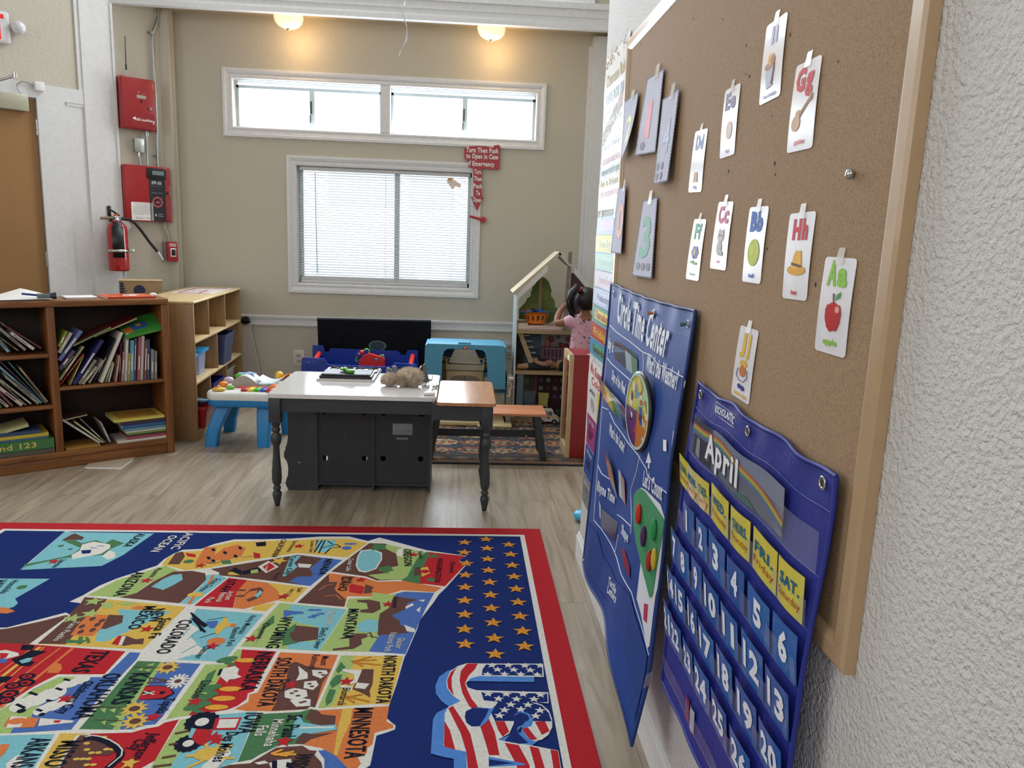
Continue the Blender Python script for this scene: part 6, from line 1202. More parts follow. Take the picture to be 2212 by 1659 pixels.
cb = thing('cork_board', 'large cork bulletin board in a beige frame on the white textured wall', 'bulletin board', (XP, 1.9, 1.5))
MC = bpy.data.materials.new('cork'); MC.use_nodes = True; nt = MC.node_tree; b = nt.nodes['Principled BSDF']; b.inputs['Roughness'].default_value = .85
tc = nt.nodes.new('ShaderNodeTexCoord'); nz = nt.nodes.new('ShaderNodeTexNoise'); nz.inputs['Scale'].default_value = 330; nz.inputs['Detail'].default_value = 3; nt.links.new(tc.outputs['Object'], nz.inputs['Vector'])
rp = nt.nodes.new('ShaderNodeValToRGB'); nt.links.new(nz.outputs['Fac'], rp.inputs[0]); e = rp.color_ramp.elements
e[0].position = .30; e[0].color = (*hx('866a50'), 1); e[1].position = .66; e[1].color = (*hx('a58a6a'), 1); k_ = e.new(.45); k_.color = (*hx('987c5e'), 1)
nt.links.new(rp.outputs[0], b.inputs['Base Color'])
f = MB(); f.box(.559, .5715, 1.0, 2.80, .895, 2.10, MC); part(f, 'cork_panel', cb)
M_FRM = mat('b39673', .35, var=.03, coat=.3)
a0, a1, c0, c1 = .967, 2.838, .856, 2.142
f = MB(); w = .042
prof = [(0, .5715), (0, .5545), (.006, .5505), (.028, .5505), (w-.006, .5535), (w, .559)]
lo = [[(x, a0+d, c0+d), (x, a1-d, c0+d), (x, a1-d, c1-d), (x, a0+d, c1-d)] for d, x in prof]
f.add([p for l in lo for p in l], [(i*4+j, i*4+(j+1) % 4, (i+1)*4+(j+1) % 4, (i+1)*4+j) for i in range(len(prof)-1) for j in range(4)], M_FRM); part(f, 'frame', cb, 'beige moulded frame', fixn=True)
f = MB(); MHO = mat('2a1c12', .9); rq = random.Random(3)
for p in [(1.6097,1.7918),(1.6219,1.8490),(1.7878,1.9407),(2.0292,2.0051),(1.5868,1.7829),(1.7506,1.7546),(1.5842,1.7824),(1.4001,1.8158),(1.2034,1.7303),(1.4477,1.6878),(1.4126,1.6001),(1.4054,1.5800),(1.6629,1.6063),(1.4085,1.4480),(2.1593,1.4145),(1.8841,1.3526),(2.6314,2.0824),(1.1973,1.3948),(2.1247,1.9270)]: f.lathe([(0, .0004), (rq.uniform(.0012, .003), .0004)], MHO, 7, T(.5588, p[0], p[1]) @ R(RAD(-90), 'Y') @ Matrix.Diagonal((1.5, 1, 1, 1)), False, False)
part(f, 'pin_hole', cb)
f = MB(); f.ball((.553, [(1.1157,1.5585)][0][0], [(1.1157,1.5585)][0][1]), (.006, .008, .008), mat('c9ccd2', .15, .9)); tag(f.build('push_pin'), 'single silver push pin on the bare right part of the cork board', 'push pin')
# -------- cards
WT = 'e9e8ee'
def cardthing(name, lab, cat, grp, cor, X, art, lift=(0, 0), border=False, rad=.07, base=WT, tape=.5, rough=.22):
    TL, TR, BR, BL = cor
    def P(u, v, o=0): 
        y = (TL[0]*(1-u)+TR[0]*u)*(1-v)+(BL[0]*(1-u)+BR[0]*u)*v; z = (TL[1]*(1-u)+TR[1]*u)*(1-v)+(BL[1]*(1-u)+BR[1]*u)*v
        return Vector((X-o-lift[0]*v*v-lift[1]*u*v*v-(.0015*sin(v*3.1)), y, z))
    t = thing(name, lab, cat, P(.5, .5), 0, grp); m = mat(base, rough, spec=.35 if rough < .3 else .08); f = MB()
    asp = abs(TL[0]-TR[0])/max(1e-6, abs(TL[1]-BL[1])); n = 10; L = []
    for j in range(n+1):
        v = j/n; ry = rad*asp; q = 0
        if v < ry: q = rad*(1-math.sqrt(max(0, 1-((ry-v)/ry)**2)))
        if v > 1-ry: q = rad*(1-math.sqrt(max(0, 1-((v-1+ry)/ry)**2)))
        L.append((v, q))
    rows = sorted(set([0, .25*rad*asp, .6*rad*asp, rad*asp]+[i/n for i in range(n+1)]+[1-.25*rad*asp, 1-.6*rad*asp, 1-rad*asp]))
    vs = []
    for v in rows:
        ry = max(1e-5, rad*asp); q = 0
        if v < ry: q = rad*(1-math.sqrt(max(0, 1-((ry-v)/ry)**2)))
        if v > 1-ry: q = rad*(1-math.sqrt(max(0, 1-((v-1+ry)/ry)**2)))
        vs += [P(q, v), P(.5, v), P(1-q, v)]
    k = len(rows); vb = [p+Vector((.0007, 0, 0)) for p in vs]
    f.add(vs+vb, [(3*i+j, 3*i+j+1, 3*i+j+4, 3*i+j+3) for i in range(k-1) for j in (0, 1)]+[(3*k+3*i+j, 3*k+3*i+3+j, 3*k+3*i+j+4, 3*k+3*i+j+1) for i in range(k-1) for j in (0, 1)]+[(3*i, 3*i+3, 3*k+3*i+3, 3*k+3*i) for i in range(k-1)]+[(3*i+2, 3*k+3*i+2, 3*k+3*i+5, 3*i+5) for i in range(k-1)], m)
    part(f, 'card', t, fixn=True)
    f = MB(); oo = .0008
    if border:
        mk = mat('16161c', .6); N_ = 26
        for i in range(N_):
            a, b_ = i/N_, (i+.62)/N_
            for (u0, v0, u1, v1) in ((0, a, .035, b_), (.965, a, 1, b_)): f.add([P(u0, v0, oo), P(u0, v1, oo), P(u1, v1, oo), P(u1, v0, oo)], [(0, 1, 2, 3)], mk)
            if i % 2 == 0:
                a, b_ = i/N_, (i+1.3)/N_
                for (u0, v0, u1, v1) in ((a, 0, b_, .018), (a, .982, b_, 1)): f.add([P(u0, v0, oo), P(u0, v1, oo), P(u1, v1, oo), P(u1, v0, oo)], [(0, 1, 2, 3)], mk)
        for (u0, v0, u1, v1) in ((0, 0, .012, 1), (.988, 0, 1, 1), (0, 0, 1, .006), (0, .994, 1, 1)): f.grid(lambda a, b_: P(u0+(u1-u0)*a, v0+(v1-v0)*b_, oo), 1, 8, mk)
    for it in art:
        oo += .0001
        if it[0] == 'T': _, s, u0, v0, u1, h, c = it[:7]; text(f, s, lambda a, b_: P(u0+(u1-u0)*a, v0-h*b_, oo), mat(c, .5, spec=.1), it[7] if len(it) > 7 else .05)
        elif it[0] == 'E': _, cu, cv, ru, rv, c = it; f.add([P(cu+ru*cos(2*pi*q/20), cv+rv*sin(2*pi*q/20), oo) for q in range(20)], [tuple(range(20))], mat(c, .5, spec=.1))
        elif it[0] == 'P': pp = [P(a, b_, oo) for a, b_ in it[1]]; f.add(pp, [tuple(x) for x in tessellate_polygon([[Vector((a, b_, 0)) for a, b_ in it[1]]])], mat(it[2], .5, spec=.1))
        elif it[0] == 'L': f.tube([P(a, b_, oo) for a, b_ in it[1]], it[3], mat(it[2], .5, spec=.1), 4)
    if art: part(f, 'print', t)
    if tape is not None:
        f = MB(); f.add([P(tape-.09, -.10, .0003), P(tape+.11, -.10, .0003), P(tape+.13, .07, oo+.001), P(tape-.11, .07, oo+.001)], [(0, 1, 2, 3)], mat('dfdcd4', .25, alpha=.6)); part(f, 'tape', t, 'strip of clear tape')
    return t
AG = 'alphabet cards on the cork board'; XC = .5575
cardthing('alphabet_card', 'white apple alphabet card Aa on the cork board', 'card', AG, [(1.1701,1.4398),(1.0731,1.4390),(1.0749,1.2954),(1.1734,1.2945)], XC, [('T', 'A', .17, .28, .47, .24, '8cc63a'), ('T', 'a', .50, .28, .80, .24, '8cc63a'), ('E', .5, .60, .25, .14, 'c4201c'), ('P', [(.27, .6), (.33, .72), (.45, .77), (.55, .75), (.66, .75), (.74, .66), (.76, .56), (.7, .48), (.5, .50), (.3, .49), (.25, .55)], 'b51c1a'), ('E', .63, .53, .07, .035, 'e89a90'), ('P', [(.44, .37), (.50, .37), (.52, .48), (.48, .48)], '7a4a2a'), ('P', [(.55, .44), (.57, .38), (.69, .34), (.68, .40)], '3f9a4a'), ('T', 'apple', .28, .90, .72, .06, '8cc63a')])
cardthing('alphabet_card', 'white hat alphabet card Hh on the cork board', 'card', AG, [(1.3198,1.5081),(1.2203,1.5101),(1.2207,1.3667),(1.3169,1.3644)], XC, [('T', 'Hh', .22, .30, .80, .22, 'd0303a'), ('E', .5, .66, .36, .06, 'e0a52a'), ('P', [(.30, .64), (.36, .50), (.45, .43), (.55, .44), (.64, .43), (.70, .60), (.5, .66)], 'e8b53c'), ('P', [(.30, .57), (.70, .60), (.69, .63), (.30, .60)], '6a4020'), ('T', 'hat', .38, .94, .60, .05, 'd0303a')])
cardthing('alphabet_card', 'white ball alphabet card Bb on the cork board', 'card', AG, [(1.5137,1.5260),(1.4171,1.5252),(1.4231,1.3819),(1.5194,1.3816)], XC, [('T', 'Bb', .18, .31, .82, .24, '3a6ac0'), ('E', .5, .60, .30, .18, 'c2cf4a'), ('E', .42, .56, .12, .08, 'ccd85c'), ('T', 'ball', .36, .93, .64, .05, '3a6ac0')])
cardthing('alphabet_card', 'white cat alphabet card Cc on the cork board', 'card', AG, [(1.7061,1.5443),(1.6106,1.5415),(1.6233,1.3982),(1.7302,1.3992)], XC, [('T', 'C', .16, .30, .50, .24, 'dc7fa0'), ('T', 'c', .54, .30, .84, .24, 'dc7fa0'), ('E', .5, .50, .2, .09, 'cfcacc'), ('E', .48, .68, .16, .11, 'c6c1c4'), ('P', [(.33, .45), (.36, .37), (.45, .43)], 'cfcacc'), ('P', [(.55, .43), (.64, .37), (.67, .45)], 'cfcacc'), ('E', .66, .76, .07, .04, 'c6c1c4'), ('E', .43, .49, .03, .015, '6a6a70'), ('E', .57, .49, .03, .015, '6a6a70'), ('T', 'cat', .40, .90, .60, .045, 'dc7fa0')])
cardthing('alphabet_card', 'white flower alphabet card Ff on the cork board', 'card', AG, [(1.8803,1.5108),(1.7858,1.5089),(1.8068,1.3651),(1.9140,1.3652)], XC, [('T', 'Ff', .25, .31, .78, .23, '6fb89a')]+[('E', .5+.18*cos(q*1.047), .54+.07*sin(q*1.047), .10, .045, '9a90cc') for q in range(6)]+[('E', .5, .54, .1, .04, 'd9c04a'), ('L', [(.5, .6), (.48, .75)], '7fae6a', .0006), ('E', .36, .70, .14, .025, 'a5c88a'), ('E', .62, .72, .12, .025, 'a5c88a'), ('T', 'flower', .28, .92, .72, .045, '8fc4aa')])
cardthing('alphabet_card', 'white dog alphabet card, farthest glossy card above the flower card', 'card', AG, [(1.9282,1.7205),(1.8308,1.7165),(1.8413,1.5734),(1.9505,1.5780)], XC, [('T', 'Dd', .2, .30, .8, .22, 'a9b6e0'), ('E', .48, .72, .15, .05, 'd0b494'), ('P', [(.36, .70), (.60, .70), (.66, .84), (.32, .84)], 'd0b494'), ('T', 'dog', .36, .94, .62, .06, '5a7ac8')])
cardthing('alphabet_card', 'white egg alphabet card Ee on the cork board', 'card', AG, [(1.7254,1.7801),(1.6301,1.7795),(1.6327,1.6383),(1.7259,1.6369)], XC, [('T', 'Ee', .14, .30, .80, .22, '8f88a8'), ('E', .55, .62, .20, .13, 'e4d4cc'), ('T', 'egg', .38, .93, .62, .045, 'b9bfd8')])
cardthing('alphabet_card', 'white guitar alphabet card Gg on the cork board', 'card', AG, [(1.3551,1.7546),(1.2588,1.7532),(1.2600,1.6109),(1.3606,1.6121)], XC, [('T', 'G', .12, .31, .48, .24, 'd03a40'), ('T', 'g', .52, .31, .80, .24, 'd03a40'), ('E', .28, .68, .17, .09, 'd9b596'), ('E', .36, .58, .12, .05, 'd9b596'), ('P', [(.38, .58), (.74, .42), (.78, .45), (.42, .62)], 'b58a64'), ('P', [(.74, .38), (.84, .38), (.84, .46), (.74, .47)], 'b58a64'), ('T', 'guitar', .30, .92, .70, .05, 'e08a90')])
cardthing('alphabet_card', 'white ice cream alphabet card, highest on the cork board', 'card', AG, [(1.5126,1.8574),(1.4171,1.8586),(1.4163,1.7179),(1.5149,1.7157)], XC, [('T', 'Ii', .35, .28, .65, .2, 'c4c8ec'), ('P', [(.22, .62), (.66, .58), (.60, .82), (.32, .84)], 'c2c8d8'), ('E', .40, .56, .22, .05, 'a98a6a'), ('E', .46, .48, .15, .07, 'e0a868'), ('E', .55, .50, .10, .05, 'b08050'), ('L', [(.66, .55), (.56, .80)], '9a6a5a', .0008), ('T', 'ice cream', .20, .95, .80, .05, 'a9aed0')])
cardthing('alphabet_card', 'white jump rope alphabet card Jj, lowest above the April calendar', 'card', AG, [(1.5043,1.2957),(1.4084,1.2952),(1.4225,1.1489),(1.5230,1.1514)], XC, [('T', 'J', .20, .33, .48, .24, 'e0b83a'), ('T', 'j', .54, .33, .74, .26, 'e0b83a'), ('E', .5, .50, .20, .055, 'd9b04a'), ('E', .5, .60, .17, .08, 'c27a3c'), ('L', [(.25, .58), (.2, .68), (.35, .74), (.6, .74), (.78, .66), (.74, .56)], '5a5aa0', .0008), ('E', .42, .82, .10, .035, '3a3f90'), ('E', .60, .83, .10, .035, '3a3f90'), ('T', 'jump rope', .16, .95, .84, .055, 'e0b83a')])
NG = 'number cards with dashed borders'
cardthing('number_card', 'number card with a red 1 and one grey dot', 'card', NG, [(2.4736,1.9472),(2.2730,1.9363),(2.2806,1.7085),(2.5598,1.7260)], .552, [('T', '1', .36, .78, .60, .44, 'd98088', .03), ('E', .34, .89, .11, .055, '4a4a50')], (.006, 0), True, .001, 'bfc0d4', .62, .6)
cardthing('number_card', 'number card with a blue 4 and four grey dots', 'card', NG, [(2.2523,1.8489),(2.0839,1.8497),(2.0990,1.6143),(2.2537,1.6161)], .550, [('T', '4', .35, .66, .78, .38, 'aab4cc', .01)]+[('E', .18+.30*i, .80+.115*j, .09, .045, '6f6f78') for i in (0, 1) for j in (0, 1)], (.010, 0), True, .001, 'bfc0d4', .62, .6)
cardthing('number_card', 'number card with a green 3 and three grey dots', 'card', NG, [(2.4247,1.5792),(2.2476,1.5818),(2.2284,1.3480),(2.4936,1.3439)], .553, [('T', '3', .22, .73, .78, .50, '4f9a7c', .03)]+[('E', .26+.26*i, .86, .10, .05, '5a5a60') for i in range(3)], (.005, 0), True, .001, 'bfc0d4', .52, .6)
cardthing('number_card', 'curled number card with an orange 0 at the left frame edge', 'card', NG, [(2.8198,1.6407),(2.6941,1.6391),(2.6741,1.4081),(2.8596,1.4106)], .550, [('T', '0', .36, .75, 1.0, .5, 'd99a78', .03)], (.006, .0), True, .001, 'b9bbd2', .8, .6)
cardthing('number_card', 'curled number card with a yellow 2 peeling off the cork', 'card', NG, [[(2.8107,1.9336)][0], [(2.5896,1.9280)][0], [(2.5962,1.7619)][0], [(2.7738,1.7307)][0]], .551, [('T', '2', .35, .80, .85, .45, 'c9cf6a', .03)], (.006, .020), True, .001, 'b4b8cc', .62, .6)
# -------- posters left of the board
def poster(name, lab, z1, z0, base, fn):
    t = thing(name, lab, 'poster', (.57, 3.12, (z0+z1)/2)); Y0_, Y1_ = 3.335, 2.86
    def P(u, v, o=0): return Vector((.5695-o-.003*sin(v*9+u*2), Y0_+(Y1_-Y0_)*u, z1+(z0-z1)*v))
    f = MB(); m = mat(base, .42, spec=.15); f.grid(lambda a, b_: P(a, b_), 6, 16, m); part(f, 'sheet', t)
    f = MB(); fn(f, P); part(f, 'print', t)
    for u in (.15, .8):
        f = MB(); f.add([P(u, -.04, .001), P(u+.05, -.045, .001), P(u+.06, .02, .003), P(u, .02, .003)], [(0, 1, 2, 3)], mat('dfdcd4', .2, alpha=.5)); part(f, 'tape', t, 'clear tape')
    return t
def quad(f, P, u0, v0, u1, v1, c, o=.0006, n=4, r=.25): f.grid(lambda a, b_: P(u0+(u1-u0)*a, v0+(v1-v0)*b_, o), n, n, mat(c, .45, spec=.1))
def ptext(f, P, s, u0, u1, v, h, c, bold=.02, o=.0012): text(f, s, lambda a, b_: P(u0+(u1-u0)*a, v-h*b_, o), mat(c, .4, spec=.12), bold)
def rules(f, P):
    rq = random.Random(4)
    for i in range(70):
        u, v = rq.random(), rq.random()*.07; c = rq.choice(('c98a6a', 'c9a050', '8a9aa8', 'b06a78', '6a5a50')); f.add([P(u+.012*cos(q), v+.009*sin(q), .0008) for q in (0, 1.2, 2.4, 3.6, 4.9)], [(0, 1, 2, 3, 4)], mat(c, .4, spec=.12))
    for i in range(26):
        for u in (.02, .97): f.add([P(u+.010*cos(q), .1+.034*i+.008*sin(q), .0008) for q in (0, 1.2, 2.4, 3.6, 4.9)], [(0, 1, 2, 3, 4)], mat(('c9a08a', 'b9bcc4', '6a5a50')[i % 3], .3))
    for s, v, h, c in (('Classroom Rules', .20, .075, 'b9a45a'), ('DREAM BIG', .31, .065, '7a9aa4'), ('come ready to learn', .37, .035, 'c98a94'), ('work hard', .45, .04, 'a9b9c4'), ('LISTEN CAREFULLY', .53, .035, 'c4a8b0'), ('be kind', .60, .04, '9ab0bc'), ('USE YOUR INSIDE VOICE', .70, .035, 'd08a90'), ('raise your hand to speak', .77, .045, '4f8a9a'), ('be a friend', .845, .045, 'c9b45a'), ('BEST IN SHOW TIME!', .915, .035, 'd99aa4')): ptext(f, P, s, .1, .92, v, h, c, .015)
poster('classroom_rules_poster', 'glossy white classroom rules poster, top of the three beside the cork board', 2.185, 1.575, 'dcdcda', rules)
def days(f, P):
    for i, (s, c, tc_, inner) in enumerate((('', 'a9b8e0', '', 'c4b8dc'), ('Sunday', 'd9d06a', 'a0a878', 'e4dc88'), ('Monday', 'a8d0c0', '8ac0a4', 'b8dccc'), ('Tuesday', 'd8c8d4', 'd08a90', 'c8d4e4'), ('Wednesday', 'b9c4e4', '6f78b0', 'd4d8ec'), ('Thursday', '5f9a88', 'c4504a', 'e8dc7a'), ('Friday', 'b4402c', 'e8c43c', 'c8603c'), ('Saturday', '4a9ac8', '6a3a6a', '5fae6a'))):
        a = i/8; quad(f, P, .0, a+.004, 1, a+.121, c); quad(f, P, .14, a+.03, .80, a+.10, inner, .0010); quad(f, P, .80, a+.03, .93, a+.11, ('8a6a4a', '6a9a5a')[i % 2], .0011)
        quad(f, P, 0, a+.0, 1, a+.006, '3f78a0', .0011)
        if s: ptext(f, P, s, .16, .78, a+.088, .05, tc_, .03, .0016)
poster('days_of_week_poster', 'glossy days of the week chart, middle of the three beside the cork board', 1.552, .965, 'c8d4e4', days)
def cols(f, P):
    quad(f, P, .02, .01, .98, .16, 'e8e4e0'); ptext(f, P, 'We Know Our', .08, .95, .085, .06, 'c23a44', .03); ptext(f, P, 'Colors', .2, .8, .15, .05, 'c23a44', .03)
    for i, (a, b_, s1, s2) in enumerate((('d8d8d6', 'd8cc3a', 'white', 'yellow'), ('9a3a78', 'b02a5a', 'purple', 'pink'), ('2a4a90', '2f7f80', 'blue', 'teal'), ('7c7c7c', '8a8c88', 'gray', 'silver'))):
        v = .165+i*.208
        for u0, c, s in ((.02, a, s1), (.505, b_, s2)):
            quad(f, P, u0, v, u0+.475, v+.204, c); ptext(f, P, s, u0+.1, u0+.38, v+.05, .032, '3a3440' if c in ('d8d8d6', 'd8cc3a') else 'c9c4d0', .02)
            rq = random.Random(i*7+int(u0*10))
            dk = tuple(max(0, int(c[k:k+2], 16)-52) for k in (0, 2, 4)); dk = '%02x%02x%02x' % dk
            for k in range(4): cu, cv, r_ = u0+.24+rq.uniform(-.08, .08), v+.12+.02*k*rq.uniform(-1, 1), rq.uniform(.04, .09); f.add([P(cu+r_*cos(q*.8), cv+r_*.6*sin(q*.8)*rq.uniform(.6, 1), .0011+k*.0001) for q in range(8)], [tuple(range(8))], mat(dk, .3))
poster('colors_poster', 'glossy colour chart with eight coloured squares, lowest poster by the wall corner', .945, .285, 'e4e0dc', cols)
# ================================================================ CIRCLE TIME POCKET CHART
M_CT = mat('17408e', .55, var=.05, vs=6, bump=.15, bs=14, dist=.006); M_CTD = mat('17408a', .6); M_LN = mat('dfe4ee', .6)
ct = thing('circle_time_chart', 'bright blue cloth circle time pocket chart hanging from the cork board', 'pocket chart', (.53, 2.3, .8))
def S(u, v, o=0): return Vector(CTS(u, v, o))
def cloth(fn, name, parent, m, nu=44, nv=40, th=.003):
    f = MB(); f.grid(lambda a, b_: fn(a, b_, 0), nu, nv, m); f.grid(lambda a, b_: fn(a, b_, -th), nu, nv, m)
    e = [fn(i/nu, 0, 0) for i in range(nu+1)]+[fn(1, j/nv, 0) for j in range(1, nv+1)]+[fn(1-i/nu, 1, 0) for i in range(1, nu+1)]+[fn(0, 1-j/nv, 0) for j in range(1, nv)]
    g = [fn(i/nu, 0, -th) for i in range(nu+1)]+[fn(1, j/nv, -th) for j in range(1, nv+1)]+[fn(1-i/nu, 1, -th) for i in range(1, nu+1)]+[fn(0, 1-j/nv, -th) for j in range(1, nv)]
    n = len(e); f.add(e+g, [(i, (i+1) % n, n+(i+1) % n, n+i) for i in range(n)], m, None, True)
    return part(f, name, parent, fixn=True)
cloth(S, 'cloth_panel', ct, M_CT)
f = MB()
for a, b_ in (((0, 0), (1, 0)), ((0, 0), (0, 1)), ((1, 0), (1, 1)), ((0, 1), (1, 1))): f.tube([S(a[0]+(b_[0]-a[0])*k/40, a[1]+(b_[1]-a[1])*k/40, .001) for k in range(41)], .0045, mat('132f6e', .6), 6)
f.tube([S(k/40, .055, .0008) for k in range(41)], .0008, mat('3f66b0', .6), 4); part(f, 'hem', ct)
def dens(L, n=6):
    o = []
    for p, q in zip(L, L[1:]): o += [(p[0]+(q[0]-p[0])*k/n, p[1]+(q[1]-p[1])*k/n) for k in range(n)]
    return o+[L[-1]]
f = MB()
for L in ([(0.037,0.136),(0.148,0.141),(0.370,0.139),(0.561,0.142),(0.685,0.135),(0.757,0.146),(0.888,0.140),(0.936,0.141),(0.991,0.140),(1.005,0.145),(0.999,0.183),(0.996,0.244)], [(0.573,0.140),(0.604,0.173),(0.610,0.198)], [(0.037,0.136),(0.051,0.245),(0.052,0.335),(0.053,0.412)], [(0.051,0.245),(0.131,0.247),(0.291,0.245),(0.507,0.242),(0.568,0.242)], [(0.055,0.413),(0.183,0.392)], [(0.202,0.395),(0.294,0.411),(0.506,0.416),(0.692,0.401),(0.801,0.404),(0.816,0.415),(0.899,0.411),(0.938,0.404),(0.991,0.396)],
    [(0.717,0.396),(0.687,0.457),(0.636,0.523),(0.694,0.582),(0.707,0.622)], [(0.055,0.413),(0.081,0.521),(0.100,0.603),(0.185,0.609),(0.326,0.590)], [(0.100,0.603),(0.145,0.785),(0.260,0.775),(0.482,0.782),(0.503,0.711)], [(0.454,0.663),(0.695,0.606)], [(0.482,0.782),(0.639,0.780),(0.797,0.750),(0.842,0.761),(0.898,0.770),(0.979,0.790)], [(0.982,0.258),(0.995,0.316),(1.001,0.365)]): f.tube([S(u, v, .001) for u, v in dens(L)], .0014, M_LN, 5)
part(f, 'stitched_line', ct, 'white printed lines')
def ctext(f, s, L, h, m=M_LN, bold=.03, SS=S, o=.0048):
    (u0, v0), (u1, v1) = L; text(f, s, lambda a, b_: SS(u0+(u1-u0)*a, v0+(v1-v0)*a-h*b_, o), m, bold)
f = MB()
for s, L, h in (('Circle Time Center', [(0.167,0.103),(0.831,0.118)], .088), ("What's the Weather?", [(0.650,0.175),(0.962,0.172)], .042), ('day is', [(0.064,0.206),(0.166,0.208)], .034), ('Days of the Week', [(0.195,0.288),(0.415,0.293)], .030), ("What's the Letter?", [(0.243,0.456),(0.485,0.457)], .034), ("Let's Count", [(0.794,0.449),(0.964,0.423)], .038), ('Rhyme Time', [(0.155,0.675),(0.411,0.641)], .034), ('Shape', [(0.575,0.678),(0.698,0.653)], .03), ('Tactile', [(0.458,0.896),(0.616,0.859)], .024), ('Letters', [(0.468,0.923),(0.647,0.872)], .024)): ctext(f, s, L, h)
a = [(0.807,0.357),(0.791,0.392),(0.813,0.384),(0.818,0.397),(0.831,0.393),(0.826,0.380),(0.843,0.375)]; f.flat([S(u, v, .0014) for u, v in a], M_LN); part(f, 'lettering', ct, 'white lettering')
f = MB(); MWF = mat('d9dde6', .6); MGF = mat('3a8a5c', .85, bump=.2, bs=150)
for L, m, o in (([(0.712,0.502),(0.764,0.467),(0.816,0.454),(0.949,0.439),(0.986,0.453),(0.994,0.466),(0.986,0.619),(0.977,0.647),(0.909,0.643),(0.730,0.581)], MWF, .0012), ([(0.841,0.636),(0.845,0.737),(0.890,0.748),(0.961,0.788),(0.977,0.768),(0.977,0.687),(0.979,0.624),(0.941,0.671)], MWF, .0012), ([(0.698,0.516),(0.720,0.492),(0.765,0.469),(0.813,0.459),(0.882,0.458),(0.983,0.456),(0.994,0.465),(0.973,0.551),(0.968,0.578),(0.960,0.656),(0.942,0.672),(0.878,0.649),(0.828,0.629),(0.770,0.607),(0.710,0.563)], MGF, .003)): f.flat([S(u, v, o) for u, v in dens(L, 3)], m)
part(f, 'felt_bag', ct, 'green felt counting bag')
f = MB(); a = [(0.907,0.709),(0.934,0.694),(0.940,0.738),(0.914,0.747)]; f.flat([S(u, v, .002) for u, v in a], mat('b8305a', .5)); part(f, 'pink_tag', ct, 'small pink printed tag')
f = MB(); MPK2 = mat('163c86', .65)
for L in ([(0.043,0.829),(0.231,0.800),(0.340,0.849),(0.551,0.843),(0.792,0.762),(0.818,0.894),(-0.017,1.003)], [(0.791,0.760),(0.855,0.779),(0.973,0.796),(0.984,0.956),(0.822,0.898)]):
    f.flat([S(min(.995, max(.004, u)), min(.996, max(0, v)), .003) for u, v in dens(L, 5)], MPK2)
part(f, 'lower_pocket', ct, 'darker cloth pockets')
f = MB()
for L, c in (([(0.243,0.712),(0.480,0.677),(0.470,0.747),(0.269,0.766)], '262c56'), ([(0.197,0.697),(0.232,0.705),(0.253,0.747),(0.230,0.743)], 'b9c0d0')): f.flat([S(u, v, .002) for u, v in L], mat(c, .2, alpha=.9))
part(f, 'clear_pocket', ct, 'clear pocket with a dark picture')
f = MB(); P = [(0.609,0.713),(0.666,0.691),(0.756,0.698),(0.772,0.724),(0.680,0.731)]; f.flat([S(u, v, .004) for u, v in P], mat('8a2440', .4)); tag(f.build('red_shape_card'), 'dark red card in the chart pocket under the word Shape', 'card')
f = MB(); P = [(0.922,0.294),(0.947,0.289),(0.961,0.311),(0.936,0.316)]; f.flat([S(u, v, .003) for u, v in P], M_PAPER); tag(f.build('paper_scrap'), 'small white paper scrap on the weather pocket of the blue chart', 'paper')
f = MB(); P = [(0.036,0.979),(0.082,0.961),(0.090,0.967),(0.045,0.984)]; f.ball(S(.02, .985, .002), (.004, .007, .007), M_CHR); part(f, 'eyelet', ct)
for L in [(0.324,0.007),(0.638,0.013),(0.954,0.013),(0.064,0.019)]:
    f = MB(); c = S(L[0], .03, .003); f.lathe([(.0045+.003, 0), (.0045+.004, .0015), (.0045+.006, 0)], M_CHR, 14, T(*c) @ R(RAD(-90), 'Y'), True, False); part(f, 'grommet', ct)
for p, c, lb in ((1418, 'b5622c', 'copper push pin holding the middle grommet of the blue chart'), (1492, '1f6b4c', 'green push pin holding the right corner of the blue chart')):
    a = [(0.638,0.013),(0.954,0.013)]; q = a[0] if p == 1418 else a[1]; c_ = S(q[0], .03, .006); f = MB(); f.cyl(c_, c_+Vector((-.014, .004, -.002)), .0035, mat(c, .3), .005); tag(f.build('push_pin'), lb, 'push pin')
for nm, xy, r_, c, lb in (('counting_button', [(0.789,0.530)], (.008, .017, .030), 'c2281c', 'large red felt counting button on the green bag'), ('counting_button', [(0.931,0.508)], (.008, .017, .030), '1f8a48', 'green felt counting button on the green bag'), ('counting_button', [(0.853,0.562)], (.008, .015, .030), '4a1a58', 'purple felt counting button on the green bag'), ('counting_button', [(0.919,0.592)], (.008, .012, .030), 'a82822', 'small dark red felt counting button low on the green bag'), ('counting_button', [(0.954,0.568)], (.008, .012, .030), 'c9ac2c', 'yellow felt counting button low on the green bag')):
    f = MB(); f.ball(S(xy[0][0], xy[0][1], .007), r_, mat(c, .7)); tag(f.build(nm), lb, 'button', 'felt counting buttons')
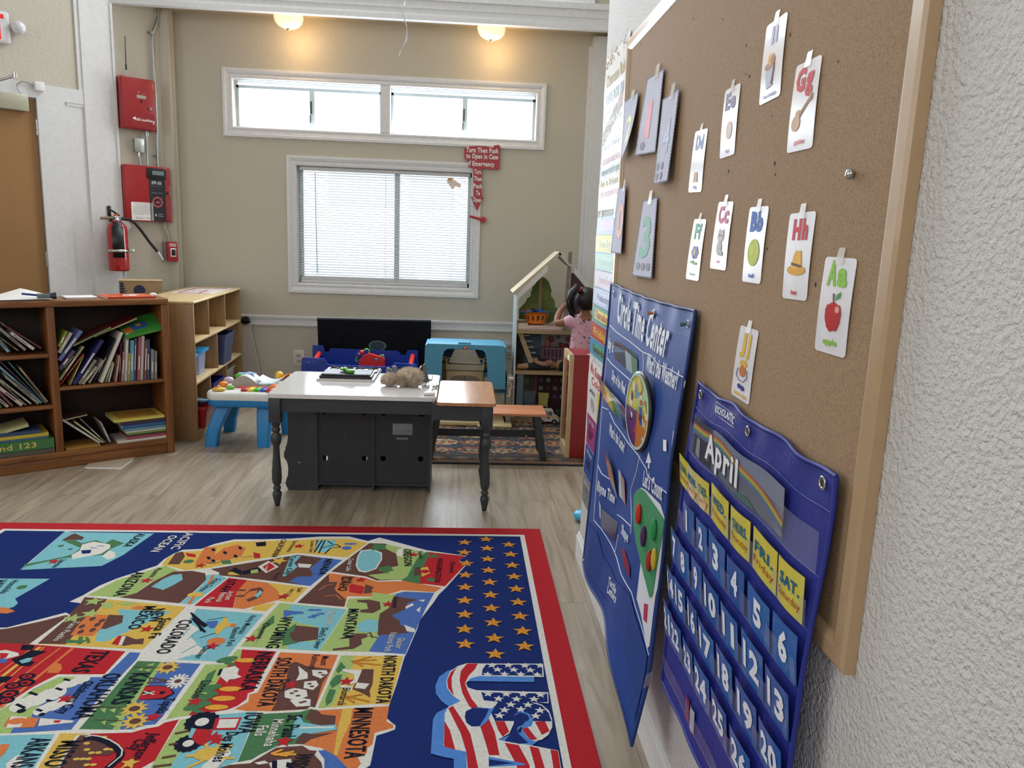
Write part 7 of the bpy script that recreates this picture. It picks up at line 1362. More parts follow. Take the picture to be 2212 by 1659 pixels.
# spinner wheel
a = [(0.705,0.278)]; u, v = a[0]; c_ = S(u, v, .018); WM = T(*c_) @ R(RAD(-90), 'Y') @ R(RAD(4), 'X')
t = thing('weather_wheel', 'round spinner wheel with four coloured quarters on the blue chart', 'wheel', c_)
f = MB(); f.lathe([(0, -.006), (.112, -.006), (.114, 0), (.112, .004), (0, .004)], mat('1a1c24', .4), 48, WM); part(f, 'rim', t, 'black rim')
f = MB(); 
for k, c in enumerate(('c9c23c', '6a2a78', 'd07a30', 'a8c878')): f.add([(0, 0, .0046)]+[(.108*cos(2*pi*(k/4+j/48)), .108*sin(2*pi*(k/4+j/48)), .0046) for j in range(13)], [(0, j, j+1) for j in range(1, 13)], mat(c, .3, coat=.4), WM)
rq = random.Random(8)
for k in range(34):
    r0 = rq.uniform(.03, .095); an = rq.uniform(0, 2*pi); s = rq.uniform(.008, .02); f.add([(r0*cos(an)+s*cos(q)*rq.uniform(.5, 1.2), r0*sin(an)+s*sin(q)*rq.uniform(.5, 1.2), .0048+.00004*k) for q in (0, 1.1, 2.2, 3.3, 4.4, 5.4)], [(0, 1, 2, 3, 4, 5)], mat(rq.choice(('3a5aa0', 'e0d8c0', 'c04a30', '3a2a50', '5a9ac0', 'e0c050', 'b08060')), .4), WM)
f.lathe([(.100, .0068), (.108, .0066)], mat('b9d4d8', .3), 48, WM, False, False); f.lathe([(0, .009), (.006, .007)], M_CHR, 12, WM, True, False); part(f, 'picture_disc', t)
# inserted cards
def insert(name, lab, L, strips, o0, o1, cat='card'):
    t = thing(name, lab, cat, S(*L[0], o0)); f = MB(); n = len(strips)
    def Q(a, b_, o=0):
        u = (L[0][0]*(1-a)+L[1][0]*a)*(1-b_)+(L[3][0]*(1-a)+L[2][0]*a)*b_; v = (L[0][1]*(1-a)+L[1][1]*a)*(1-b_)+(L[3][1]*(1-a)+L[2][1]*a)*b_
        return S(u, v, o+o0*(1-b_)+o1*b_)
    for i, c in enumerate(strips): f.grid(lambda a, b_: Q((i+a)/n, b_), 2, 4, mat(c, .25, coat=.5))
    part(f, 'card_face', t); return t, Q
t, Q = insert('weekday_strip_card', 'rainbow striped weekday card sticking out of the days of the week pocket', [(-0.010,0.313),(0.572,0.311),(0.632,0.384),(0.073,0.362)], ('b0522c', 'c97a30', 'cfc23c', '3f8a3c', '3a8ac8', '2a3a80', '6a3a90'), .022, .012)
f = MB()
for i in range(6): ptext(f, Q, ('Mon', 'Tues', 'Wed', 'Thur', 'Fri', 'Sat')[i], (i+1)/7+.015, (i+1)/7+.12, .18, .07, '3a3040', .02)
part(f, 'lettering', t)
insert('photo_strip_card', 'printed photo strip in the top pocket of the blue chart', [(0.152,0.172),(0.521,0.171),(0.558,0.220),(0.200,0.221)], ('6a4a44', '58505a', 'c4ccd0', '7aa080'), .004, .002)
insert('orange_card', 'orange and green card edge behind the photo strip', [(0.156,0.166),(0.279,0.164),(0.507,0.160),(0.531,0.185),(0.187,0.201)][:4], ('d07a3a', '6a4a80', '2f7a48'), .002, .0015)
insert('letter_card', 'orange red letter card tilted out of the letter pocket', [(0.244,0.508),(0.369,0.535),(0.451,0.614),(0.311,0.586)], ('b5482c', 'a83a30', '5a2440'), .016, .006)
insert('photo_card', 'white bordered photo card in the letter pocket', [(0.435,0.520),(0.547,0.520),(0.584,0.585),(0.462,0.597)], ('c9ccd6', '8a8c9a', 'a8404a'), .008, .003)
# strip of tape on the wall below the board, between the charts
f = MB(); P = [(1.7666,0.3658),(1.7040,0.4155),(1.7188,0.3697),(1.7909,0.3099)]; f.flat([Vector((.492, p[0], p[1])) for p in P], mat('6f747c', .2, alpha=.55)); tag(f.build('tape_strip'), 'strip of clear tape at the lower right corner of the blue chart', 'tape')
# ================================================================ APRIL CALENDAR
M_CA = mat('202a88', .5, var=.08, vs=8, bump=.35, bs=22, dist=.008)
ca = thing('calendar_pocket_chart', 'indigo cloth April calendar pocket chart hanging at the right', 'pocket chart', (.53, 1.35, .75))
def A(u, v, o=0): return Vector(CAS(u, v, o))
cloth(A, 'cloth_panel', ca, M_CA, 50, 40)
f = MB()
for a, b_ in (((0, 0), (1, 0)), ((0, 0), (0, 1)), ((1, 0), (1, 1)), ((0, 1), (1, 1))): f.tube([A(a[0]+(b_[0]-a[0])*k/40, a[1]+(b_[1]-a[1])*k/40, .001) for k in range(41)], .004, mat('1e2a86', .6), 6)
for v in (.075, .21, .325, .455, .58, .705, .83, .95): f.tube([A(k/40, v, .0015) for k in range(41)], .0007, mat('4a55a8', .5), 4)
part(f, 'hem', ca)
f = MB(); ctext(f, 'SCHOLASTIC', [(.215, .040), (.365, .046)], .020, M_LN, .04, A, .002)
f.tube([A(*p, .002) for p in ((.19, .012), (.375, .018), (.375, .052), (.19, .046), (.19, .012))], .0006, M_LN, 4); f.flat([A(*p, .002) for p in ((.196, .020), (.208, .021), (.208, .042), (.196, .040))], M_LN); part(f, 'lettering', ca, 'white printed shop mark')
M_CL = mat('c9cce6', .12, alpha=.16, coat=.6)
for v0, v1 in ((.12, .21), (.265, .325), (.395, .455), (.52, .58), (.645, .705), (.77, .83), (.89, .95)):
    f = MB(); f.grid(lambda a, b_: A(.02+.96*a, v0+(v1-v0)*b_, .010-.006*b_), 28, 2, M_CL); part(f, 'clear_pocket_strip', ca, 'clear plastic pocket strip')
for u in (.05, .48, .94):
    f = MB(); c = A(u, .028, .004); f.lathe([(.006, 0), (.008, .002), (.011, 0)], M_CHR, 16, T(*c) @ R(RAD(-90), 'Y'), True, False); f.lathe([(0, -.0005), (.0065, -.0005)], mat('4a3424', .8), 14, T(*c) @ R(RAD(-90), 'Y'), False, False); part(f, 'grommet', ca)
def acard(name, lab, grp, u0, u1, v0, v1, base, items, lean=.006, cat='card', skew=0.0):
    t = thing(name, lab, cat, A((u0+u1)/2, (v0+v1)/2, .006), 0, grp)
    def Q(a, b_, o=0): return A(u0+(u1-u0)*a+skew*(b_-.5), v0+(v1-v0)*b_, .003+o+lean*(1-b_)+.002*sin(a*pi))
    f = MB(); m = mat(base, .35, var=.06, vs=25, coat=.3); f.grid(lambda a, b_: Q(a, b_), 8, 5, m); f.grid(lambda a, b_: Q(a, b_, -.0006), 8, 5, m); part(f, 'card', t)
    f = MB(); o = .0012
    for it in items:
        if it[0] == 'T': ptext(f, Q, it[1], it[2], it[3], it[4], it[5], it[6], it[7] if len(it) > 7 else .035, o); o += .0001
        elif it[0] == 'P': f.flat([Q(a, b_, o) for a, b_ in it[1]], mat(it[2], .4)); o += .0001
    part(f, 'print', t)
UC = [.035, .14, .28, .425, .585, .755, .915]
# month card with rainbow
t = thing('month_card', 'grey April month card with a rainbow and white letters', 'card', A(.42, .14, .01))
def Q(a, b_, o=0): return A(.06+.73*a, .082+.115*b_, .004+o+.008*(1-b_)+.004*sin(a*pi))
f = MB(); f.grid(lambda a, b_: Q(a, b_), 16, 4, mat('6a7282', .3, coat=.5)); f.grid(lambda a, b_: Q(a, .02+b_*.98, -.0006), 16, 4, mat('6a7282', .3)); f.grid(lambda a, b_: Q(a, b_*.45, .0003), 16, 4, mat('8088a0', .3, coat=.5)); f.grid(lambda a, b_: Q(a*.28, b_, .0005), 4, 4, mat('3e4450', .3, coat=.5)); part(f, 'card', t)
f = MB()
for k, c in enumerate(('c0604a', 'd09a4a', 'c9c05a', '6aa05a', '5a80b0', '7a6aa8')):
    f.grid(lambda a, b_: Q(a, .12+.045*k+.045*b_+1.05*(a-.30)**2, .001), 20, 1, mat(c, .4, alpha=.75))
f.flat([Q(a, b_, .0012) for a, b_ in ((.06, .95), (.07, .55), (.09, .45), (.115, .5), (.12, .98))], mat('8a8f94', .4)); f.flat([Q(a, b_, .0012) for a, b_ in ((.55, 1), (.62, .85), (.70, .84), (.80, 1))], mat('4a6a68', .4)); part(f, 'rainbow_print', t, 'rainbow print')
f = MB(); text(f, 'April', lambda a, b_: Q(.205+.40*a, .80-.62*b_, .0016), mat('5a6070', .5), .07); text(f, 'April', lambda a, b_: Q(.20+.40*a, .78-.62*b_, .0024), mat('eceaf0', .5), .03); part(f, 'lettering', t, 'white letters')
DG_ = 'yellow weekday cards'
for i, (s, w) in enumerate((('SUN.', 'Sunday'), ('MON.', 'Monday'), ('TUES.', 'Tuesday'), ('WED.', 'Wednesday'), ('THURS.', 'Thursday'), ('FRI.', 'Friday'), ('SAT.', 'Saturday'))):
    u = (.025, .125, .235, .39, .56, .735, .895)[i]; h = .076 if i > 2 else .058
    acard('weekday_card', 'yellow weekday card reading %s on the April calendar' % w, DG_, u-h, u+h*(1 if i < 6 else .9), .222+.01*(i < 3), .325, ('d9cc4a' if i != 1 else 'd4cc8c'), [('T', s, .12, .88, .50, .24, '1f6a90'), ('T', w, .08, .92, .78, .17, 'b5502c', .0)]+([('P', [(.25, .95), (.2, .6), (.5, .5), (.85, .7), (.7, .98)], 'e0c8a0')] if i in (1, 2) else []), .010)
NB = 'blue number cards on the April calendar'
for n in range(1, 27):
    r_, c = divmod(n, 7); u = UC[c]; v = (.345, .47, .595, .72)[r_]; w = .071 if c > 2 else .058
    sk = 0
    acard('number_day_card', 'blue calendar day card with white number %d' % n, NB, u-w, u+w, v-.004+.004*(n % 3), v+.108, ('1f62b0', '1c58a6', '2466b4')[n % 3], [('T', str(n), (.33 if n < 10 else .14)-(.0 if n == 1 else 0), (.48 if n == 1 else .70) if n < 10 else .86, .74, .56, 'e9ecf4', .045)], .011, skew=0)
for i, (u, c) in enumerate(((.30, '8a2a5a'), (.36, 'b9bcd0'))):
    acard('blank_strip_card', '%s card edge in the lowest calendar pocket' % ('magenta' if i == 0 else 'white'), None, u-.02, u+.025, .88, .95, c, [], .003)

# ================================================================ UNITED STATES MAP RUG
RC = {k: mat(v, .95, var=.10, vs=90, bump=.5, bs=700, spec=.1, dist=.002) for k, v in dict(n='172a66', r='b0262e', w='d2d0c8', c='78b4be', y='cfac50', g='9cb36c', d='47734c', o='cb7442', b='5f403a', u='4868a8', k='14182a', l='4f82c6', s='d89a3c', t='b87428', e='c8c0b0').items()}
ur = thing('map_rug', 'navy rug with a colourful map of American states and a red border', 'rug', (-.9, 1.9, 0))
ux0, ux1, uy0, uy1 = -2.225, .420, .10, 3.67
f = MB(); f.rbox(ux0, ux1, uy0, uy1, .0005, .0105, RC['r'], .003, 2)
f.box(ux0+.085, ux1-.085, uy0+.085, uy1-.085, .0105, .0109, RC['w']); f.box(ux0+.108, ux1-.108, uy0+.108, uy1-.108, .0109, .0112, RC['n'])
_z = [.0114]
def RP(P, c, m=None):
    _z[0] += .0000035; z = _z[0]
    P = [(min(ux1-.11, max(ux0+.11, x)), min(uy1-.11, max(uy0+.11, y))) for x, y in P] if m is None else P
    f.add([(x, y, z) for x, y in P], [tuple(t_) for t_ in tessellate_polygon([[Vector((x, y, 0)) for x, y in P]])], RC[c])
def RE(p, rx, ry, c, a=0, n=14):
    rx *= .64; ry *= .64
    RP([(p[0]+rx*cos(2*pi*k/n)*cos(a)-ry*sin(2*pi*k/n)*sin(a), p[1]+rx*cos(2*pi*k/n)*sin(a)+ry*sin(2*pi*k/n)*cos(a)) for k in range(n)], c)
def RS(p, r, c, a=0):
    r *= .76
    RP([(p[0]+(r if k % 2 == 0 else r*.42)*cos(a+pi*k/5), p[1]+(r if k % 2 == 0 else r*.42)*sin(a+pi*k/5)) for k in range(10)], c)
def RT(s, L, h, c='k', bold=.045):
    _z[0] += .0000035; z = _z[0]; (x0, y0), (x1, y1) = L; d = math.hypot(x1-x0, y1-y0); nx_, ny_ = -(y1-y0)/d*h, (x1-x0)/d*h
    text(f, s, lambda a, b_: (x0+(x1-x0)*a+nx_*b_, y0+(y1-y0)*a+ny_*b_, z), RC[c], bold)
def RL(P, w, c):
    for (a, b_), (c_, d) in zip(P, P[1:]):
        w_ = w*.7; L = math.hypot(c_-a, d-b_) or 1e-6; nx_, ny_ = -(d-b_)/L*w_/2, (c_-a)/L*w_/2; RP([(a+nx_, b_+ny_), (c_+nx_, d+ny_), (c_-nx_, d-ny_), (a-nx_, b_-ny_)], c)
# coast outline in white, then the states
RP([(-1.632,2.624),(-1.647,2.649),(-1.599,2.651),(-1.560,2.682),(-1.500,2.726),(-1.452,2.765),(-1.427,2.747),(-1.434,2.840),(-1.481,2.851),(-1.456,2.904),(-1.431,2.992),(-1.391,3.060),(-1.280,3.187),(-1.275,3.254),(-1.257,3.314),(-1.232,3.358),(-1.153,3.371),(-1.114,3.429),(-1.040,3.486),(-0.922,3.489),(-0.784,3.502),(-0.647,3.532),(-0.514,3.536),(-0.418,3.483),(-0.330,3.479),(-0.226,3.421),(-0.103,3.351),(-0.087,3.069),(-0.155,2.958),(-0.374,2.354),(-0.560,1.807),(-1.167,1.816)], 'w')
RP([(-0.369,3.529),(-0.137,3.381),(0.050,3.321),(0.016,3.282),(0.021,3.260),(0.054,3.241),(-0.038,2.994),(-0.065,2.933),(-0.088,2.851),(-0.129,2.723),(-0.138,2.641),(-0.164,2.478),(-0.169,2.457),(-0.183,2.283),(-0.196,2.171),(-0.195,2.110),(-0.182,2.093),(-0.167,2.076),(-0.167,2.057),(-0.190,2.043),(-0.218,2.029),(-0.221,1.901),(-0.307,1.805),(-0.514,1.997),(-0.789,3.134)], 'w')
RP([(-2.1, .3), (-.62, .3), (-.45, 1.0), (-.33, 1.75), (-.42, 2.1), (-2.1, 2.2)], 'w')
ST = (('y', [(-1.263,3.193),(-1.268,3.261),(-1.243,3.333),(-1.147,3.351),(-1.108,3.408),(-1.033,3.460),(-0.916,3.467),(-0.779,3.479),(-0.641,3.503),(-0.510,3.507),(-0.463,3.479),(-0.417,3.461),(-0.489,3.291),(-0.716,3.335),(-0.929,3.240),(-1.057,3.167),(-1.147,3.142),(-1.194,3.167)]),
 ('b', [(-1.046,3.156),(-0.712,3.315),(-0.505,3.263),(-0.596,3.000),(-0.792,3.052),(-0.994,3.096),(-0.998,3.122)]), ('u', [(-0.684,3.305),(-0.505,3.263),(-0.596,3.000),(-0.690,3.037),(-0.666,3.093),(-0.605,3.106),(-0.630,3.176),(-0.596,3.276)]),
 ('b', [(-0.534,3.142),(-0.409,3.458),(-0.338,3.454),(-0.224,3.394),(-0.113,3.340),(-0.138,3.310),(-0.151,3.271),(-0.181,3.220),(-0.189,3.114),(-0.217,3.069),(-0.328,3.056),(-0.381,3.096)]),
 ('g', [(-0.327,3.448),(-0.224,3.394),(-0.116,3.337),(-0.141,3.310),(-0.153,3.271),(-0.183,3.220),(-0.192,3.114),(-0.218,3.072),(-0.319,3.065),(-0.373,3.110),(-0.284,3.135),(-0.334,3.158),(-0.252,3.208),(-0.273,3.336),(-0.333,3.402)]),
 ('d', [(-0.137,3.363),(-0.007,3.324),(-0.055,3.026),(-0.153,3.027),(-0.230,3.060),(-0.205,3.099),(-0.191,3.194),(-0.173,3.292),(-0.146,3.341)]), ('r', [(-0.122,3.360),(0.047,3.318),(0.015,3.282),(0.021,3.254),(0.048,3.237),(-0.043,3.006),(-0.148,3.033),(-0.150,3.147),(-0.132,3.262)]),
 ('o', [(-0.539,3.125),(-0.380,3.081),(-0.326,3.046),(-0.216,3.054),(-0.055,2.994),(-0.083,2.953),(-0.218,2.968),(-0.258,2.938),(-0.334,2.909),(-0.431,2.911),(-0.428,2.823),(-0.618,2.852)]), ('b', [(-0.540,3.116),(-0.618,2.852),(-0.431,2.821),(-0.433,2.882),(-0.482,2.954),(-0.525,3.039)]),
 ('g', [(-0.339,2.950),(-0.257,2.927),(-0.207,2.958),(-0.084,2.949),(-0.114,2.807),(-0.144,2.625),(-0.167,2.475),(-0.298,2.490),(-0.467,2.495),(-0.412,2.804),(-0.424,2.825),(-0.424,2.890),(-0.333,2.902)]),
 ('u', [(-0.239,2.936),(-0.207,2.955),(-0.084,2.947),(-0.114,2.807),(-0.144,2.625),(-0.167,2.475),(-0.296,2.492),(-0.273,2.599),(-0.271,2.703),(-0.248,2.777),(-0.245,2.895)]), ('b', [(-0.246,2.915),(-0.146,2.884),(-0.186,2.860),(-0.191,2.806),(-0.216,2.777),(-0.241,2.753),(-0.207,2.712),(-0.199,2.677),(-0.157,2.638),(-0.173,2.620),(-0.278,2.603),(-0.285,2.703),(-0.287,2.767),(-0.256,2.815)]),
 ('g', [(-0.685,2.851),(-0.416,2.802),(-0.468,2.495),(-0.745,2.524)]), ('c', [(-0.640,2.838),(-0.417,2.799),(-0.468,2.497),(-0.584,2.509),(-0.580,2.564),(-0.492,2.557),(-0.504,2.666),(-0.597,2.700),(-0.630,2.754)]),
 ('r', [(-0.945,3.072),(-0.864,3.053),(-0.877,2.948),(-0.851,2.808),(-1.003,2.824)]), ('o', [(-0.864,3.053),(-0.777,3.030),(-0.718,2.961),(-0.689,2.879),(-0.737,2.848),(-0.808,2.799),(-0.849,2.807),(-0.877,2.948)]), ('y', [(-0.777,3.030),(-0.601,2.986),(-0.635,2.854),(-0.694,2.867),(-0.689,2.879),(-0.718,2.961)]), ('y', [(-0.771,2.827),(-0.698,2.857),(-0.720,2.780),(-0.780,2.792)]),
 ('w', [(-1.005,2.802),(-0.721,2.761),(-0.762,2.512),(-0.772,2.422),(-1.065,2.488),(-1.060,2.515)]), ('c', [(-0.984,2.799),(-0.723,2.759),(-0.762,2.512),(-0.773,2.424),(-0.934,2.438),(-0.890,2.470),(-0.846,2.477),(-0.941,2.595),(-0.925,2.646),(-0.984,2.697)]),
 ('y', [(-1.442,2.891),(-1.030,2.814),(-1.068,2.503),(-1.437,2.538),(-1.424,2.742),(-1.434,2.754),(-1.433,2.838)]), ('b', [(-1.442,2.891),(-1.350,2.875),(-1.346,2.812),(-1.344,2.660),(-1.341,2.537),(-1.436,2.540),(-1.424,2.742),(-1.434,2.754),(-1.433,2.838)]), ('c', [(-1.278,2.794),(-1.197,2.786),(-1.068,2.778),(-1.146,2.661),(-1.214,2.554),(-1.250,2.557),(-1.286,2.660),(-1.226,2.713)]),
 ('g', [(-1.440,2.904),(-1.384,3.043),(-1.272,3.163),(-1.246,3.187),(-1.176,3.141),(-1.188,3.095),(-1.243,3.027),(-1.265,2.922),(-1.309,2.889)]), ('b', [(-1.309,2.889),(-1.262,2.927),(-1.238,3.027),(-1.191,3.129),(-1.116,3.137),(-1.055,3.115),(-1.030,3.053),(-1.040,2.966),(-1.065,2.843)]), ('c', [(-1.045,3.098),(-0.996,3.104),(-0.952,3.068),(-1.013,2.834),(-1.063,2.842),(-1.035,2.966),(-1.029,3.042)]), ('c', [(-1.226,2.985),(-1.204,3.061),(-1.183,3.095),(-1.149,3.107),(-1.125,3.051),(-1.142,3.007),(-1.114,2.981),(-1.164,2.954)]),
 ('b', [(-1.638,2.634),(-1.595,2.643),(-1.506,2.697),(-1.444,2.744),(-1.429,2.742),(-1.462,2.537),(-1.582,2.536)]), ('r', [(-1.583,2.544),(-1.476,2.538),(-1.120,2.491),(-1.128,2.350),(-1.273,2.350),(-1.296,2.312),(-1.313,2.279),(-1.334,2.218),(-1.358,2.153)]),
 ('u', [(-1.104,2.485),(-1.067,2.482),(-1.062,2.438),(-1.093,2.135),(-1.094,2.064),(-1.249,2.049),(-1.298,2.049),(-1.347,2.133),(-1.324,2.153),(-1.317,2.213),(-1.306,2.267),(-1.262,2.335),(-1.120,2.333)]), ('g', [(-1.262,2.335),(-1.205,2.335),(-1.223,2.239),(-1.248,2.162),(-1.235,2.118),(-1.263,2.094),(-1.254,2.048),(-1.298,2.049),(-1.353,2.143),(-1.317,2.213),(-1.305,2.264)]),
 ('u', [(-1.055,2.430),(-0.844,2.413),(-0.860,2.121),(-0.867,2.087),(-0.895,2.082),(-0.927,2.063),(-1.073,2.066)]), ('g', [(-1.055,2.430),(-0.965,2.424),(-0.966,2.310),(-0.970,2.131),(-0.958,2.062),(-1.073,2.066)]), ('d', [(-1.055,2.430),(-0.978,2.425),(-0.982,2.333),(-0.985,2.161),(-0.978,2.063),(-1.073,2.066)]),
 ('r', [(-0.733,2.504),(-0.613,2.492),(-0.629,2.302),(-0.628,2.253),(-0.643,2.242),(-0.638,2.212),(-0.656,2.177),(-0.680,2.157),(-0.727,2.143),(-0.787,2.128),(-0.757,2.300),(-0.753,2.398),(-0.725,2.443)]), ('g', [(-0.749,2.504),(-0.733,2.504),(-0.723,2.450),(-0.753,2.398),(-0.758,2.294),(-0.773,2.198),(-0.787,2.129),(-0.812,2.122),(-0.846,2.108),(-0.826,2.409),(-0.767,2.409)]),
 ('o', [(-0.599,2.486),(-0.398,2.469),(-0.420,2.168),(-0.438,2.174),(-0.442,2.158),(-0.546,2.148),(-0.586,2.150),(-0.617,2.149),(-0.661,2.159),(-0.629,2.197),(-0.637,2.236),(-0.614,2.246)]),
 ('y', [(-0.387,2.466),(-0.174,2.460),(-0.194,2.180),(-0.235,2.185),(-0.320,2.174),(-0.411,2.162)]), ('g', [(-0.387,2.466),(-0.344,2.464),(-0.338,2.404),(-0.346,2.354),(-0.352,2.299),(-0.362,2.218),(-0.370,2.169),(-0.411,2.162)]),
 ('d', [(-0.585,2.134),(-0.461,2.144),(-0.433,2.159),(-0.403,2.152),(-0.403,1.994),(-0.487,1.990),(-0.533,1.946),(-0.547,1.929),(-0.583,1.917)]), ('o', [(-0.408,2.152),(-0.337,2.159),(-0.195,2.172),(-0.195,2.094),(-0.174,2.079),(-0.172,2.064),(-0.213,2.047),(-0.225,2.040),(-0.225,1.988),(-0.238,1.973),(-0.236,1.951),(-0.259,1.934),(-0.247,1.908),(-0.256,1.887),(-0.284,1.891),(-0.327,1.944),(-0.367,1.975),(-0.420,1.990),(-0.409,2.042)]), ('y', [(-0.335,2.160),(-0.306,2.163),(-0.302,2.090),(-0.314,2.012),(-0.318,1.942),(-0.328,1.948),(-0.335,2.065)]), ('b', [(-0.430,2.157),(-0.406,2.148),(-0.395,2.132),(-0.350,2.124),(-0.346,2.080),(-0.404,2.076),(-0.428,2.106),(-0.440,2.111)]), ('b', [(-0.436,2.042),(-0.396,2.037),(-0.338,2.046),(-0.404,2.013),(-0.420,1.991),(-0.444,1.995)]),
 ('b', [(-0.625,1.895),(-0.602,1.907),(-0.548,1.913),(-0.493,1.978),(-0.422,1.986),(-0.398,1.966),(-0.377,1.963),(-0.380,1.945),(-0.356,1.914),(-0.345,1.880),(-0.320,1.710),(-0.588,1.751)]), ('u', [(-0.374,1.963),(-0.354,1.967),(-0.320,1.939),(-0.278,1.887),(-0.225,1.782),(-0.339,1.863),(-0.350,1.927)]),
 ('c', [(-0.801,2.108),(-0.723,2.130),(-0.590,2.148),(-0.584,1.922),(-0.624,1.895),(-0.805,1.894)]), ('g', [(-0.801,2.108),(-0.763,2.121),(-0.749,2.045),(-0.756,1.893),(-0.808,1.894)]),
 ('r', [(-1.030,2.045),(-0.919,2.049),(-0.886,2.067),(-0.855,2.076),(-0.843,2.095),(-0.807,2.110),(-0.807,1.927),(-0.832,1.895),(-1.042,1.898)]), ('y', [(-1.116,2.048),(-1.031,2.046),(-1.067,2.037),(-1.059,1.943),(-1.052,1.898),(-1.101,1.899)]), ('c', [(-1.293,2.039),(-1.129,2.044),(-1.114,1.922),(-1.112,1.899),(-1.213,1.900)]),
 ('w', [(-1.816,3.126),(-1.844,3.550),(-1.842,3.560),(-1.819,3.558)]), ('c', [(-1.844,3.554),(-1.431,3.546),(-1.447,3.433),(-1.466,3.294),(-1.506,3.178),(-1.812,3.132)]), ('c', [(-1.877,3.049),(-1.654,3.050),(-1.694,2.874),(-1.663,2.837),(-1.662,2.807),(-1.712,2.762)]))
for c, P in ST: RP(P, c)
# states beyond the picture's lower edge, kept as plain patches
for c, P in (('o', [(-1.95, 1.85), (-1.45, 1.85), (-1.4, 1.45), (-1.95, 1.4)]), ('g', [(-1.4, 1.9), (-1.0, 1.9), (-1.0, 1.4), (-1.36, 1.42)]), ('y', [(-.95, 1.8), (-.6, 1.75), (-.62, 1.2), (-.95, 1.25)]), ('r', [(-1.9, 1.35), (-1.3, 1.38), (-1.3, .8), (-1.8, .8)]), ('c', [(-1.25, 1.35), (-.7, 1.15), (-.75, .6), (-1.2, .7)])): RP(P, c)
# pictures
RP([(-1.798,3.515),(-1.788,3.537),(-1.723,3.489),(-1.719,3.458),(-1.760,3.457),(-1.807,3.447)], 'b'); RP([(-1.797,3.447),(-1.749,3.457),(-1.701,3.420),(-1.657,3.459),(-1.599,3.422),(-1.589,3.471),(-1.516,3.425),(-1.549,3.357),(-1.541,3.292),(-1.634,3.277),(-1.710,3.250),(-1.818,3.161),(-1.829,3.187),(-1.752,3.237),(-1.702,3.275),(-1.685,3.301),(-1.681,3.366)], 'd'); RP([(-1.694,3.406),(-1.659,3.441),(-1.572,3.410),(-1.555,3.370),(-1.566,3.304),(-1.658,3.245),(-1.684,3.289),(-1.673,3.340)], 'w')
for a in [(-1.644,3.341),(-1.625,3.368),(-1.606,3.392)]: RE(a, .03, .006, 'u')
RP([(-1.668,3.340),(-1.626,3.348),(-1.614,3.309),(-1.645,3.302)], 'n'); RP([(-1.550,3.279),(-1.548,3.343),(-1.515,3.325),(-1.488,3.268),(-1.509,3.243)], 'w'); RE([(-1.722,2.972)][0], .03, .03, 'd'); RP([(-1.712,2.762),(-1.704,2.808),(-1.664,2.790),(-1.638,2.772),(-1.657,2.754)], 'o')
for a, r_ in (([(-1.778,3.388)], .02), ([(-1.720,3.352)], .016)): RE(a[0], r_, r_, 'd')
RP([(-1.241,3.202),(-1.250,3.322),(-1.225,3.339),(-1.197,3.287),(-1.192,3.201)], 'b'); RP([(-1.130,3.208),(-1.145,3.394),(-1.091,3.389),(-1.058,3.216)], 'o'); RP([(-1.084,3.252),(-1.058,3.383),(-1.007,3.425),(-0.959,3.385),(-0.954,3.293),(-1.015,3.241)], 'o')
for p in [(-1.098,3.362),(-1.037,3.330),(-0.980,3.293),(-1.090,3.271),(-0.985,3.385),(-1.060,3.240)]: RE(p, .012, .03, 'k', .5)
RP([(-0.933,3.448),(-0.889,3.463),(-0.876,3.412),(-0.916,3.403)], 'k'); RP([(-0.915,3.340),(-0.879,3.321),(-0.868,3.276),(-0.892,3.272)], 'r'); RL([(-0.898,3.295),(-0.952,3.283)], .006, 'k'); RP([(-1.030,3.241),(-0.994,3.254),(-0.972,3.211),(-1.010,3.207)], 'd'); RE([(-1.163,3.232)][0], .035, .03, 'd'); RL([(-1.084,3.221),(-1.052,3.213),(-1.027,3.229)], .008, 'k'); RP([(-1.210,3.326),(-1.158,3.308),(-1.147,3.276),(-1.186,3.285)], 'r')
RP([(-0.655,3.488),(-0.573,3.486),(-0.559,3.437),(-0.591,3.339),(-0.643,3.366)], 'c')
for L in ([(-0.644,3.342),(-0.633,3.489)], [(-0.622,3.334),(-0.620,3.489)], [(-0.594,3.328),(-0.579,3.395),(-0.533,3.407)], [(-0.622,3.394),(-0.559,3.437),(-0.533,3.407)], [(-0.607,3.478),(-0.575,3.437)]): RL(L, .010, 'k')
RP([(-0.649,3.353),(-0.650,3.488),(-0.661,3.488),(-0.651,3.407)], 'b'); RE([(-0.505,3.397)][0], .035, .035, 'u'); RE([(-0.496,3.446)][0], .05, .018, 'u')
RP([(-0.963,3.122),(-0.951,3.176),(-0.912,3.141),(-0.900,3.098)], 'k'); RP([(-0.963,3.122),(-0.949,3.132),(-0.906,3.100),(-0.954,3.099)], 'y'); RP([(-0.910,3.135),(-0.844,3.184),(-0.832,3.137),(-0.896,3.101)], 'k'); RP([(-0.875,3.147),(-0.848,3.160),(-0.837,3.125),(-0.866,3.115)], 'g'); RP([(-0.854,3.184),(-0.825,3.246),(-0.765,3.185),(-0.804,3.120)], 'w'); RP([(-0.835,3.184),(-0.815,3.227),(-0.780,3.185),(-0.803,3.137)], 'r'); RS([(-0.779,3.247)][0], .055, 'y'); RP([(-0.713,3.087),(-0.723,3.174),(-0.623,3.123),(-0.607,3.092)], 'b'); RP([(-0.706,3.299),(-0.598,3.276),(-0.642,3.225),(-0.693,3.224)], 'b'); RP([(-0.692,3.221),(-0.630,3.213),(-0.633,3.176),(-0.679,3.181)], 'w'); RP([(-0.740,3.298),(-0.694,3.306),(-0.708,3.223),(-0.685,3.187),(-0.718,3.087),(-0.729,3.092)], 'c')
